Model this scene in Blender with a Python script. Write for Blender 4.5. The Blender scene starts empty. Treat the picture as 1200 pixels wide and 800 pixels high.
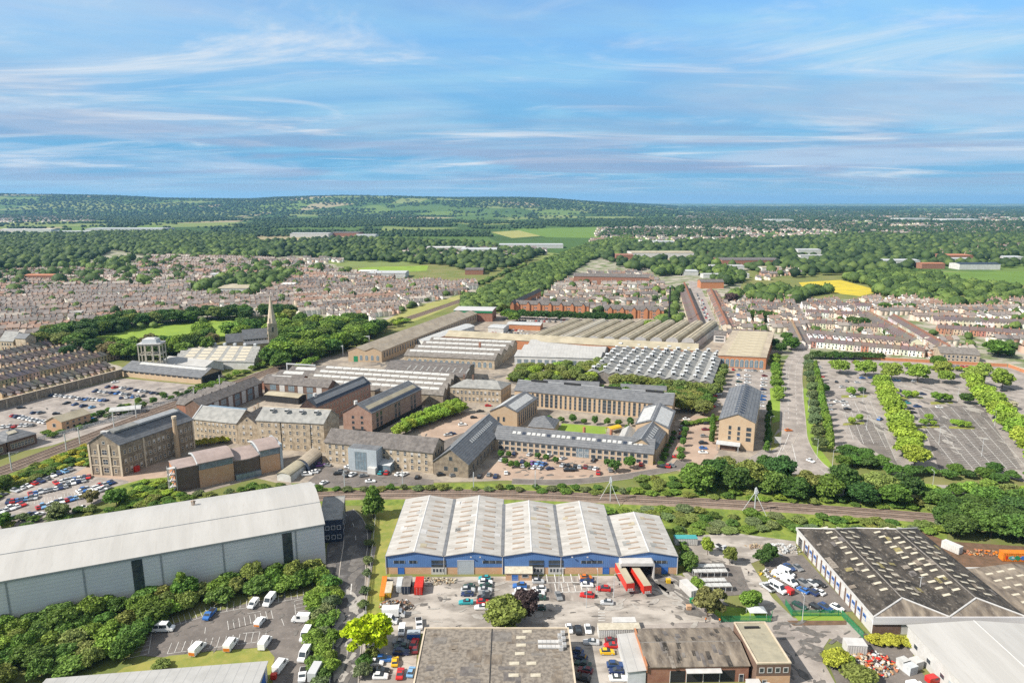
import bpy, bmesh, math, random
import numpy as np
from mathutils import Vector, Matrix, Euler
SC = bpy.context.scene
COL = SC.collection
rng = random.Random(7)
PI = math.pi

# ------------------------------------------------------------------ survey
# The site was surveyed from the photograph: a mark on the photograph (1200x800) is turned into the
# place on the ground (or at height z) where it stands, for a camera 120 m up with a 24 mm lens.
CAM_H, FPX, YH = 120.0, 800.0, 235.5
PITCH = math.atan((400 - YH) / FPX)
SA, CA = math.sin(PITCH), math.cos(PITCH)
def P(px, py, z=0.0):
    u = (px - 600) / FPX; v = (py - 400) / FPX
    t = (CAM_H - z) / (SA + v * CA)
    return Vector((u * t, (CA - v * SA) * t, z))
def proj(x, y, z):
    dz = z - CAM_H; d = y * CA - dz * SA
    if d < 1: return (-9999, -9999)
    return (600 + FPX * x / d, 400 - FPX * (y * SA + dz * CA) / d)
def G(px, py, z=0.0):
    p = P(px, py, z); return Vector((p.x, p.y))

# ------------------------------------------------------------------ tags
def tag(o, label=None, cat=None, group=None, kind=None):
    if label: o['label'] = label
    if cat: o['category'] = cat
    if group: o['group'] = group
    if kind: o['kind'] = kind
    return o
ORD = ['zeroth','first','second','third','fourth','fifth','sixth','seventh','eighth','ninth','tenth','eleventh','twelfth']
def ordinal(n):
    if n <= 12: return ORD[n]
    s = 'th' if 10 <= n % 100 <= 20 else {1:'st',2:'nd',3:'rd'}.get(n % 10, 'th')
    return f'{n}{s}'

# ------------------------------------------------------------------ materials
MAT = {}
def mat(name, c1, c2=None, scale=0.25, lo=0.38, hi=0.62, rough=0.85, spec=0.3, world=False, detail=6,
        stripe=None, c3=None, scale3=2.0, amt3=0.5, objcol=False, island=0.0, metal=0.0, brick=None, bump=0.0,
        stretch=None, transl=None):
    m = bpy.data.materials.new(name); m.use_nodes = True
    nt = m.node_tree; N = nt.nodes; Lk = nt.links
    b = N['Principled BSDF']; b.inputs['Roughness'].default_value = rough
    b.inputs['Specular IOR Level'].default_value = spec; b.inputs['Metallic'].default_value = metal
    if world:
        src = N.new('ShaderNodeNewGeometry').outputs['Position']
    else:
        src = N.new('ShaderNodeTexCoord').outputs['Object']
    raw = src
    if stretch:
        mp = N.new('ShaderNodeMapping'); mp.inputs['Scale'].default_value = stretch
        Lk.new(src, mp.inputs['Vector']); src = mp.outputs['Vector']
    if objcol:
        col = N.new('ShaderNodeObjectInfo').outputs['Color']
    else:
        r = N.new('ShaderNodeRGB'); r.outputs[0].default_value = (*c1, 1); col = r.outputs[0]
    def mixin(col, other, fac, mode='MIX'):
        mx = N.new('ShaderNodeMix'); mx.data_type = 'RGBA'; mx.blend_type = mode
        Lk.new(fac, mx.inputs['Factor']) if not isinstance(fac, float) else setattr(mx.inputs['Factor'], 'default_value', fac)
        Lk.new(col, mx.inputs[6])
        if isinstance(other, tuple): mx.inputs[7].default_value = (*other, 1)
        else: Lk.new(other, mx.inputs[7])
        return mx.outputs[2]
    def noise(sc, lo, hi, det=detail):
        n = N.new('ShaderNodeTexNoise'); n.inputs['Scale'].default_value = sc; n.inputs['Detail'].default_value = det
        n.inputs['Roughness'].default_value = 0.6
        Lk.new(src, n.inputs['Vector'])
        mr = N.new('ShaderNodeMapRange'); mr.inputs[1].default_value = lo; mr.inputs[2].default_value = hi
        Lk.new(n.outputs['Fac'], mr.inputs[0]); return mr.outputs[0]
    if brick:
        bw, bh, mortar, var = brick
        bt = N.new('ShaderNodeTexBrick'); bt.inputs['Scale'].default_value = 1.0
        bt.inputs['Brick Width'].default_value = bw; bt.inputs['Row Height'].default_value = bh
        bt.inputs['Mortar Size'].default_value = 0.02
        bt.inputs['Color1'].default_value = (*c1, 1); bt.inputs['Color2'].default_value = (*[x * var for x in c1], 1)
        bt.inputs['Mortar'].default_value = (*mortar, 1)
        cx = N.new('ShaderNodeSeparateXYZ'); Lk.new(raw, cx.inputs[0])
        ad = N.new('ShaderNodeMath'); ad.operation = 'ADD'; Lk.new(cx.outputs[0], ad.inputs[0]); Lk.new(cx.outputs[1], ad.inputs[1])
        cb = N.new('ShaderNodeCombineXYZ'); Lk.new(ad.outputs[0], cb.inputs[0]); Lk.new(cx.outputs[2], cb.inputs[1])
        Lk.new(cb.outputs[0], bt.inputs['Vector']); col = bt.outputs['Color']
    if c2 is not None: col = mixin(col, c2, noise(scale, lo, hi))
    if c3 is not None:
        f = noise(scale3, 0.55, 0.72); mu = N.new('ShaderNodeMath'); mu.operation = 'MULTIPLY'; mu.inputs[1].default_value = amt3
        Lk.new(f, mu.inputs[0]); col = mixin(col, c3, mu.outputs[0])
    if stripe:                                   # (axis, period, duty, colour): ribs, seams, boards
        ax, per, duty, sc_ = stripe
        cx = N.new('ShaderNodeSeparateXYZ'); Lk.new(raw, cx.inputs[0])
        d = N.new('ShaderNodeMath'); d.operation = 'DIVIDE'; d.inputs[1].default_value = per; Lk.new(cx.outputs[ax], d.inputs[0])
        fr = N.new('ShaderNodeMath'); fr.operation = 'FRACT'; Lk.new(d.outputs[0], fr.inputs[0])
        lt = N.new('ShaderNodeMath'); lt.operation = 'LESS_THAN'; lt.inputs[1].default_value = duty; Lk.new(fr.outputs[0], lt.inputs[0])
        col = mixin(col, sc_, lt.outputs[0])
    if island:
        g = N.new('ShaderNodeNewGeometry')
        mr = N.new('ShaderNodeMapRange'); mr.inputs[3].default_value = 1 - island; mr.inputs[4].default_value = 1 + island
        Lk.new(g.outputs['Random Per Island'], mr.inputs[0])
        vm = N.new('ShaderNodeVectorMath'); vm.operation = 'SCALE'; Lk.new(col, vm.inputs[0]); Lk.new(mr.outputs[0], vm.inputs['Scale']); col = vm.outputs[0]
    Lk.new(col, b.inputs['Base Color'])
    if bump:
        bp = N.new('ShaderNodeBump'); bp.inputs['Strength'].default_value = bump; bp.inputs['Distance'].default_value = 0.3
        Lk.new(noise(scale3, 0.2, 0.8), bp.inputs['Height']); Lk.new(bp.outputs[0], b.inputs['Normal'])
    if transl:
        tr = N.new('ShaderNodeBsdfTranslucent'); Lk.new(col, tr.inputs['Color'])
        ms = N.new('ShaderNodeMixShader'); ms.inputs[0].default_value = transl
        Lk.new(b.outputs[0], ms.inputs[1]); Lk.new(tr.outputs[0], ms.inputs[2])
        Lk.new(ms.outputs[0], N['Material Output'].inputs['Surface'])
    MAT[name] = m
    return m

mat('stone', (.46,.38,.28), (.26,.21,.15), 0.45, c3=(.52,.44,.32), scale3=2.2, amt3=.65, detail=10)
mat('grey_stone', (.28,.23,.17), (.16,.13,.098), 0.5, c3=(.36,.30,.225), scale3=2.4, amt3=.65, detail=10)
mat('pale_stone', (.55,.47,.36), (.46,.38,.28), 0.4)
mat('tan_brick', (.50,.37,.24), (.43,.31,.20), 0.4, brick=(0.6,0.22,(.46,.38,.28),.8))
mat('peach_brick', (.55,.34,.20), (.48,.29,.17), 0.5, brick=(0.6,0.22,(.5,.4,.3),.8))
mat('red_brick', (.32,.145,.09), (.24,.11,.075), 0.5, brick=(0.6,0.25,(.34,.24,.19),.8))
mat('orange_brick', (.46,.19,.085), (.40,.16,.075), 0.6, brick=(0.6,0.25,(.45,.3,.2),.85))
mat('brown_brick', (.17,.105,.075), (.13,.08,.06), 0.6, brick=(0.6,0.25,(.22,.17,.14),.8))
mat('pink_brick', (.36,.235,.18), (.29,.18,.14), 0.5, c3=(.42,.31,.25), scale3=1.5)
mat('slate', (.165,.170,.178), (.115,.12,.128), 0.4, c3=(.20,.20,.205), scale3=1.5, amt3=.5, rough=.6, stripe=(2,.7,.12,(.06,.065,.075)))
mat('slate_light', (.29,.288,.272), (.195,.196,.188), 0.4, c3=(.38,.365,.325), scale3=1.6, amt3=.65, rough=.7)
mat('slate_warm', (.155,.14,.13), (.09,.081,.076), 0.5, c3=(.23,.21,.19), scale3=1.8, amt3=.6, rough=.75)
mat('slate_old', (.20,.183,.165), (.125,.112,.10), 0.45, c3=(.29,.265,.22), scale3=1.2, amt3=.6, rough=.8)
mat('roof_white', (.44,.425,.40), (.315,.30,.275), 0.45, c3=(.27,.245,.21), scale3=1.6, amt3=.7, rough=.7, stripe=(1,1.6,.10,(.40,.385,.355)), stretch=(.35,1,1), detail=9)
mat('roof_shed', (.42,.41,.39), (.37,.36,.34), 0.10, c3=(.29,.275,.25), scale3=.6, amt3=.35, rough=.6, stripe=(0,3.1,.04,(.41,.395,.365)), stretch=(2,.25,1), detail=9)
mat('roof_panel', (.40,.395,.38), (.34,.335,.32), 0.2, c3=(.36,.35,.33), scale3=.7, amt3=.5, rough=.5, stripe=(0,2.4,.06,(.27,.27,.27)))
mat('roof_tan', (.40,.355,.26), (.30,.265,.19), 0.12, c3=(.33,.27,.19), scale3=.4, amt3=.6, rough=.8)
mat('roof_tan_dark', (.36,.31,.24), (.27,.23,.18), 0.15, c3=(.2,.17,.13), scale3=.5, amt3=.6, rough=.8)
mat('asbestos', (.080,.069,.058), (.030,.027,.024), 0.30, lo=.38, hi=.58, c3=(.24,.215,.18), scale3=1.1, amt3=.75, rough=.95, stretch=(1,.5,1), detail=12)
mat('asbestos_brown', (.25,.21,.165), (.085,.07,.058), 0.55, lo=.35, hi=.62, c3=(.34,.30,.25), scale3=1.1, amt3=.6, rough=.95, detail=9, stretch=(1,.35,.35))
mat('felt', (.235,.205,.17), (.13,.113,.096), 1.1, lo=.42, hi=.58, c3=(.37,.335,.285), scale3=2.2, amt3=.75, rough=.95, detail=12)
mat('lichen', (.30,.26,.09), (.14,.12,.08), .9, detail=10)
mat('felt_green', (.33,.30,.22), (.26,.24,.18), 0.3, c3=(.19,.17,.13), scale3=.8, amt3=.6)
mat('copper', (.33,.265,.24), (.27,.215,.195), 0.3, rough=.6, stripe=(0,1.6,.05,(.27,.20,.18)))
mat('white_metal', (.50,.49,.475), (.43,.42,.405), 0.5, rough=.5)
mat('pale_clad', (.63,.615,.62), (.58,.565,.57), 0.1, rough=.5, stripe=(2,1.2,.16,(.52,.515,.51)))
mat('pale_wall', (.55,.55,.53), (.45,.44,.42), 0.25, c3=(.36,.33,.29), scale3=.9, amt3=.5)
mat('blue_clad', (.10,.20,.42), (.085,.17,.36), 0.3, rough=.5, stripe=(0,0.6,.2,(.07,.145,.31)))
mat('navy_clad', (.03,.04,.065), (.025,.035,.055), 0.5, rough=.5)
mat('blue_paint', (.045,.15,.45), (.035,.12,.38), 1.0, rough=.45)
mat('grey_blue', (.36,.40,.43), (.32,.36,.39), 0.4, rough=.4, stripe=(0,1.5,.04,(.25,.28,.3)))
mat('timber_dark', (.15,.115,.09), (.11,.085,.068), 0.6, stripe=(0,.5,.15,(.085,.065,.05)))
mat('glass_dark', (.035,.045,.055), (.05,.06,.07), 0.7, rough=.12, spec=.6)
mat('glass_sky', (.19,.25,.29), (.12,.16,.19), 0.6, rough=.1, spec=.7)
mat('rooflight_pale', (.52,.475,.38), (.39,.35,.27), 1.2, rough=.5)
mat('rooflight_brown', (.33,.25,.185), (.27,.21,.16), 0.8, rough=.5)
mat('rooflight_white', (.50,.50,.485), (.37,.37,.355), 0.7, rough=.4)
mat('grey_metal', (.30,.31,.32), (.25,.26,.27), 0.5, rough=.45)
mat('galv', (.50,.52,.53), (.42,.44,.45), 0.8, rough=.4)
mat('dark', (.022,.022,.024), (.03,.03,.03), 0.5, rough=.8)
mat('rubber', (.022,.022,.022), (.03,.03,.03), 2, rough=.9)
mat('lead', (.35,.36,.37), (.28,.29,.30), 0.6, rough=.6)
mat('terracotta', (.40,.17,.09), (.30,.13,.075), 2, rough=.9)
mat('green_paint', (.02,.22,.09), (.02,.18,.08), 1)
mat('teal_paint', (.06,.30,.30), (.05,.25,.26), 1)
mat('yellow_paint', (.62,.40,.02), (.55,.34,.02), 1, rough=.5)
mat('orange_paint', (.62,.20,.02), (.5,.15,.02), 1, rough=.5)
mat('red_paint', (.55,.035,.02), (.45,.03,.02), 1, rough=.4)
mat('any_paint', (.5,.5,.5), objcol=True, rough=.3, spec=.5)
mat('any_matt', (.5,.5,.5), objcol=True, rough=.8, spec=.2)
mat('white_line', (.58,.57,.54), (.40,.39,.37), .8, world=True)
mat('wood', (.36,.26,.16), (.28,.2,.12), 1.5)
mat('bark', (.12,.09,.065), (.07,.055,.04), 1.5)

# ------------------------------------------------------------------ mesh helpers
def mk(name, verts, faces, mats=None, fm=None, smooth=False):
    me = bpy.data.meshes.new(name); me.from_pydata([tuple(v) for v in verts], [], faces)
    for m in (mats or []): me.materials.append(MAT[m] if isinstance(m, str) else m)
    if fm: me.polygons.foreach_set('material_index', fm)
    if smooth: me.polygons.foreach_set('use_smooth', [True] * len(me.polygons))
    me.update(); return me
class MB:
    """collects shapes into one mesh with several materials"""
    def __init__(s): s.v = []; s.f = []; s.m = []; s.mats = []
    def mi(s, m):
        if m not in s.mats: s.mats.append(m)
        return s.mats.index(m)
    def add(s, vs, fs, m):
        o = len(s.v); s.v += [tuple(v) for v in vs]; k = s.mi(m)
        for f in fs: s.f.append([i + o for i in f]); s.m.append(k)
        return s
    def box(s, x0, x1, y0, y1, z0, z1, m, top=None, sk=0.0):
        t = top or (0, 0)
        vs = [(x0,y0,z0),(x1,y0,z0),(x1,y1,z0),(x0,y1,z0),(x0+t[0],y0+t[1],z1),(x1-t[0],y0+t[1],z1),(x1-t[0],y1-t[1],z1),(x0+t[0],y1-t[1],z1)]
        vs = [(x + sk * y, y, z) for x, y, z in vs]
        return s.add(vs, [[3,2,1,0],[4,5,6,7],[0,1,5,4],[1,2,6,5],[2,3,7,6],[3,0,4,7]], m)
    def prism(s, prof, axis, a, b, m, sk=0.0):
        """closed profile [(u,z)] swept along axis ('x' or 'y') from a to b"""
        n = len(prof); vs = []
        for t in (a, b):
            for u, z in prof:
                x, y = (t, u) if axis == 'x' else (u, t)
                vs.append((x + sk * y, y, z))
        fs = [[i, (i+1) % n, n + (i+1) % n, n + i] for i in range(n)]
        fs += [list(range(n))[::-1], list(range(n, 2*n))]
        return s.add(vs, fs, m)
    def cyl(s, p0, p1, r0, r1, m, n=8):
        p0 = Vector(p0); p1 = Vector(p1); d = (p1 - p0).normalized()
        a = d.orthogonal().normalized(); b = d.cross(a)
        vs = [p0 + r0 * (a*math.cos(2*PI*i/n) + b*math.sin(2*PI*i/n)) for i in range(n)]
        vs += [p1 + r1 * (a*math.cos(2*PI*i/n) + b*math.sin(2*PI*i/n)) for i in range(n)]
        fs = [[i, (i+1)%n, n+(i+1)%n, n+i] for i in range(n)] + [list(range(n))[::-1], list(range(n,2*n))]
        return s.add(vs, fs, m)
    def quad(s, pts, m): return s.add(pts, [list(range(len(pts)))], m)
    def mesh(s, name, fix=True):
        me = mk(name, s.v, s.f, s.mats, s.m)
        if fix:
            bm = bmesh.new(); bm.from_mesh(me); bmesh.ops.recalc_face_normals(bm, faces=bm.faces); bm.to_mesh(me); bm.free()
        return me
def obj(name, me, parent=None, loc=(0,0,0), rot=0.0, color=None):
    o = bpy.data.objects.new(name, me); COL.objects.link(o)
    o.location = loc
    if isinstance(rot, (int, float)):
        if rot: o.rotation_euler = (0, 0, rot)
    else: o.rotation_euler = rot
    if parent: o.parent = parent
    if color: o.color = (*color, 1) if len(color) == 3 else color
    return o
def empty(name, loc, rot=0.0):
    o = bpy.data.objects.new(name, None); COL.objects.link(o); o.location = loc; o.rotation_euler = (0,0,rot)
    o.empty_display_size = 1; return o
def struct(name, me, loc=(0,0,0)):
    return tag(obj(name, me, loc=loc), kind='structure')

# ------------------------------------------------------------------ building kit
WM = {}
def win_mesh(w, h, style):
    k = (round(w,2), round(h,2), style)
    if k in WM: return WM[k]
    b = MB(); x0, x1 = -w/2, w/2
    if style == 'sash':                          # pale stone surround, dark panes, white bars
        f = 0.22
        b.box(x0-f, x1+f, -.10, .02, -f, 0, 'pale_stone'); b.box(x0-f, x1+f, -.08, .02, h, h+f, 'pale_stone')
        b.box(x0-f, x0, -.08, .02, 0, h, 'pale_stone'); b.box(x1, x1+f, -.08, .02, 0, h, 'pale_stone')
        b.box(x0, x1, -.02, .02, 0, h, 'glass_dark')
        b.box(x0, x1, -.05, -.02, h*.46, h*.54, 'white_metal'); b.box(-.05, .05, -.045, -.02, 0, h, 'white_metal')
    elif style == 'blind':                       # sash with its white blind down
        f = 0.22
        b.box(x0-f, x1+f, -.10, .02, -f, 0, 'pale_stone'); b.box(x0-f, x1+f, -.08, .02, h, h+f, 'pale_stone')
        b.box(x0-f, x0, -.08, .02, 0, h, 'pale_stone'); b.box(x1, x1+f, -.08, .02, 0, h, 'pale_stone')
        b.box(x0, x1, -.02, .02, 0, h*.35, 'glass_dark'); b.box(x0, x1, -.025, .02, h*.35, h, 'white_metal')
    elif style == 'white':                       # white frame, dark pane
        f = .16
        b.box(x0-f, x1+f, -.08, .02, -f, 0, 'white_metal'); b.box(x0-f, x1+f, -.08, .02, h, h+f, 'white_metal')
        b.box(x0-f, x0, -.08, .02, 0, h, 'white_metal'); b.box(x1, x1+f, -.08, .02, 0, h, 'white_metal')
        b.box(x0, x1, -.02, .02, 0, h, 'glass_dark')
    elif style == 'dark':                        # deep dark slot with thin bars
        b.box(x0, x1, -.03, .02, 0, h, 'glass_dark')
        n = max(1, int(h / 1.6))
        for i in range(1, n): b.box(x0, x1, -.07, -.03, h*i/n-.07, h*i/n+.07, 'grey_metal')
        b.box(x0-.08, x0, -.08, .02, 0, h, 'grey_metal'); b.box(x1, x1+.08, -.08, .02, 0, h, 'grey_metal')
    elif style == 'sky':                         # big glazed bay
        b.box(x0, x1, -.03, .02, 0, h, 'glass_sky')
        n = max(2, int(w / 1.2))
        for i in range(n+1): b.box(x0+w*i/n-.05, x0+w*i/n+.05, -.09, -.03, 0, h, 'grey_metal')
        for z in (0.02, h*.5, h-.08): b.box(x0, x1, -.085, -.03, z-.05, z+.05, 'grey_metal')
    elif style == 'arch':                        # round headed window in pale surround
        n = 8; pr = [(x0-.25, 0), (x1+.25, 0)] + [((w/2+.25)*math.cos(PI*i/n), h-w/2+(w/2+.25)*math.sin(PI*i/n)) for i in range(n+1)]
        b.prism([(u, z) for u, z in pr], 'y', -.06, .02, 'pale_stone')
        pr = [(x0, .1), (x1, .1)] + [(w/2*math.cos(PI*i/n), h-w/2+w/2*math.sin(PI*i/n)) for i in range(n+1)]
        b.prism(pr, 'y', -.10, .02, 'glass_sky')
        b.box(-.06, .06, -.14, -.10, .1, h-.05, 'white_metal')
    elif style == 'blue':
        b.box(x0-.12, x1+.12, -.08, .02, -.12, h+.12, 'blue_paint'); b.box(x0, x1, -.11, -.08, 0, h*.45, 'white_metal'); b.box(x0+.3, x1-.3, -.11, -.08, h*.6, h-.15, 'glass_dark')
    elif style == 'strip':                       # row of small panes in blue frame
        b.box(x0, x1, -.05, .02, 0, h, 'glass_dark')
        n = max(2, int(w / 1.7))
        for i in range(n+1): b.box(x0+w*i/n-.07, x0+w*i/n+.07, -.09, .02, 0, h, 'grey_blue')
    me = b.mesh('window_' + style); WM[k] = me; return me
def door_mesh(w, h, m, fr='white_metal'):
    k = ('door', round(w,2), round(h,2), m)
    if k in WM: return WM[k]
    b = MB(); b.box(-w/2, w/2, -.05, .02, 0.01, h, m)
    b.box(-w/2-.12, -w/2, -.1, .02, 0.01, h, fr); b.box(w/2, w/2+.12, -.1, .02, 0.01, h, fr); b.box(-w/2-.12, w/2+.12, -.1, .02, h, h+.14, fr)
    for i in range(1, int(h/.55)): b.box(-w/2, w/2, -.065, -.05, i*.55-.025, i*.55+.025, fr)
    me = b.mesh('door'); WM[k] = me; return me

class Bld:
    """A building: Empty at its front left corner, x along the front, y away from the viewer's side.
    C is its back right corner (ground plan may be a skewed parallelogram)."""
    def __init__(s, name, label, cat, A, B, C, h, group=None, z0=0.0):
        A = Vector(A[:2]); B = Vector(B[:2]); d = B - A
        s.L = d.length; s.ang = math.atan2(d.y, d.x); s.h = h
        if isinstance(C, (int, float)): s.D = float(C); s.k = 0.0
        else:
            e = Vector(C[:2]) - B; ux = d.normalized(); uy = Vector((-ux.y, ux.x))
            s.D = e.dot(uy); s.k = e.dot(ux) / s.D
        s.root = empty(name, (A.x, A.y, z0), s.ang); tag(s.root, label, cat, group)
    def part(s, name, mb, parent=None, loc=(0,0,0), rot=0.0, color=None):
        me = mb.mesh(name) if isinstance(mb, MB) else mb
        return obj(name, me, parent or s.root, loc, rot, color)
    def face(s, f, t, z, y=0.0):
        """place on a wall: f = front/right/back/left, t metres along it"""
        sd = math.atan2(1, s.k)
        if f == 'front': return (t + s.k*y, y, z), 0.0
        if f == 'right': return (s.L + t*math.cos(sd), t*math.sin(sd), z), sd
        if f == 'left': return (t*math.cos(sd), t*math.sin(sd), z), sd + PI
        return (s.k*s.D + t, s.D, z), PI
    def flen(s, f): return s.L if f in ('front', 'back') else s.D / math.sin(math.atan2(1, s.k))
    def wins(s, f, n, rows, w, h, style='sash', a=None, b=None, alt=None, name='window', seed=1):
        r = random.Random(seed + len(s.root.name)); Lf = s.flen(f); a = 1.5 if a is None else a; b = Lf - 1.5 if b is None else b
        for z in rows:
            for i in range(n):
                t = a + (b - a) * (i + .5) / n
                st = alt if (alt and r.random() < .35) else style
                loc, rot = s.face(f, t, z); obj(name, win_mesh(w, h, st), s.root, loc, rot)
    def door(s, f, t, w, h, m='blue_paint', fr='white_metal', z=0.0, name='door'):
        loc, rot = s.face(f, t, z); return obj(name, door_mesh(w, h, m, fr), s.root, loc, rot)
    # walls and roofs ---------------------------------------------------
    def walls(s, m, kind='gable', axis='x', rise=4.0, mat2=None, z2=None, nb=1):
        b = MB(); L, D, h = s.L, s.D, s.h
        if kind == 'gable':
            W = D if axis == 'x' else L; E = L if axis == 'x' else D; bw = W / nb
            for i in range(nb):
                u0, u1 = i*bw, (i+1)*bw
                b.prism([(u0,0),(u1,0),(u1,h),((u0+u1)/2,h+rise),(u0,h)], axis, 0, E, m, s.k)
        else: b.box(0, L, 0, D, 0, h, m, sk=s.k)
        s.part('wall', b)
    def roof(s, m, kind='gable', axis='x', rise=4.0, o=.4, t=.25, hip=None, nb=1, trim=None):
        L, D, h = s.L, s.D, s.h; W = D if axis == 'x' else L; E = L if axis == 'x' else D; bw = W / nb
        s.axis, s.rise, s.nb, s.bw, s.E = axis, rise, nb, bw, E
        out = []
        for i in range(nb):
            b = MB(); u0, u1 = i*bw, (i+1)*bw; um = (u0+u1)/2; sl = rise / (bw/2)
            oo = o if nb == 1 else (o if i == 0 else .0); o2 = o if (nb == 1 or i == nb-1) else .0
            e = .02
            if hip is None:
                b.prism([(u0-oo, h-oo*sl+e), (um, h+rise+e), (u1+o2, h-o2*sl+e), (u1+o2, h-o2*sl+t+e), (um, h+rise+t+e), (u0-oo, h-oo*sl+t+e)], axis, -o, E+o, m, s.k)
            else:
                z = h + e
                pts = [(u0-oo,-o,z),(u1+o2,-o,z),(u1+o2,E+o,z),(u0-oo,E+o,z),(um,-o+hip,z+rise),(um,E+o-hip,z+rise)]
                pts = [(p[0],p[1],p[2]) if axis == 'y' else (p[1],p[0],p[2]) for p in pts]
                pts = [(x + s.k*y, y, zz) for x, y, zz in pts]
                b.add(pts, [[0,1,4],[1,2,5,4],[2,3,5],[3,0,4,5],[3,2,1,0]], m)
            if trim:                              # ridge cap and verges
                b.prism([(um-.25,h+rise+t-.06),(um,h+rise+t+.12),(um+.25,h+rise+t-.06)], axis, -o-.02+(hip or 0), E+o+.02-(hip or 0), trim, s.k)
            out.append(s.part('roof', b))
        s.t = t; s.roofs = out
        return out
    def flat(s, m, par='pale_stone', ph=.5, pw=.3):
        b = MB(); L, D, h = s.L, s.D, s.h
        b.box(.02, L-.02, .02, D-.02, h, h+.12, m, sk=s.k); r = s.part('roof', b)
        b = MB()
        b.box(-.05, L+.05, -.05, pw, h, h+ph, par, sk=s.k); b.box(-.05, L+.05, D-pw, D+.05, h, h+ph, par, sk=s.k)
        b.box(-.05, pw, pw, D-pw, h, h+ph, par, sk=s.k); b.box(L-pw, L+.05, pw, D-pw, h, h+ph, par, sk=s.k)
        s.part('parapet', b); s.roofs = [r]; return r
    def slope(s, bay, side, along, v):
        """point and rotation on a roof slope; v 0 at eave, 1 at ridge"""
        u0, u1 = bay*s.bw, (bay+1)*s.bw; um = (u0+u1)/2
        u = u0 + (um-u0)*v if side == 0 else u1 + (um-u1)*v
        z = s.h + s.rise*v + s.t + .03; an = math.atan2(s.rise, s.bw/2)
        if s.axis == 'y':
            sk = math.atan(s.k); an = math.atan2(s.rise, s.bw/2*math.cos(sk))
            return (u + s.k*along, along, z), (0, -an if side == 0 else an, -sk)
        return (along + s.k*u, u, z), (an if side == 0 else -an, 0, 0)
    def skylight(s, bay, side, along, v, la, lv, m='rooflight_pale', name='rooflight', th=.10):
        k = ('sky', s.axis, round(la,2), round(lv,2), m)
        if k not in WM:
            b = MB()
            if s.axis == 'y': b.box(-lv/2, lv/2, -la/2, la/2, -.02, th, m)
            else: b.box(-la/2, la/2, -lv/2, lv/2, -.02, th, m)
            WM[k] = b.mesh('rooflight')
        loc, rot = s.slope(bay, side, along, v)
        return obj(name, WM[k], s.root, loc, rot)
    def chimney(s, x, y, z, h=1.8, w=.9, m='stone', d=.6):
        b = MB(); b.box(-w/2, w/2, -d/2, d/2, -1.2, h, m); b.box(-w/2-.08, w/2+.08, -d/2-.08, d/2+.08, h-.3, h-.1, m)
        for i in (-1, 1): b.cyl((i*w*.25, 0, h), (i*w*.25, 0, h+.5), .13, .11, 'terracotta', 6)
        s.part('chimney', b, loc=(x + s.k*y, y, z))
    def vent(s, x, y, z, w=1.2, m='galv'):
        b = MB(); b.box(-w/2, w/2, -w/2, w/2, -.4, w*.7, m); b.box(-w*.65, w*.65, -w*.65, w*.65, w*.7, w*.95, m, top=(w*.3, w*.3))
        s.part('roof_vent', b, loc=(x + s.k*y, y, z))

def strip(s, bay, side, v, lv, m, a=1.5, b=1.5, name='roof_strip', th=.07):
    """one long strip of another roofing along a slope"""
    Lr = (s.E - a - b)/math.cos(math.atan(s.k)) if s.axis == 'y' else s.E - a - b
    return s.skylight(bay, side, a + (s.E-a-b)/2, v, Lr, lv, m, name, th)
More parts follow.
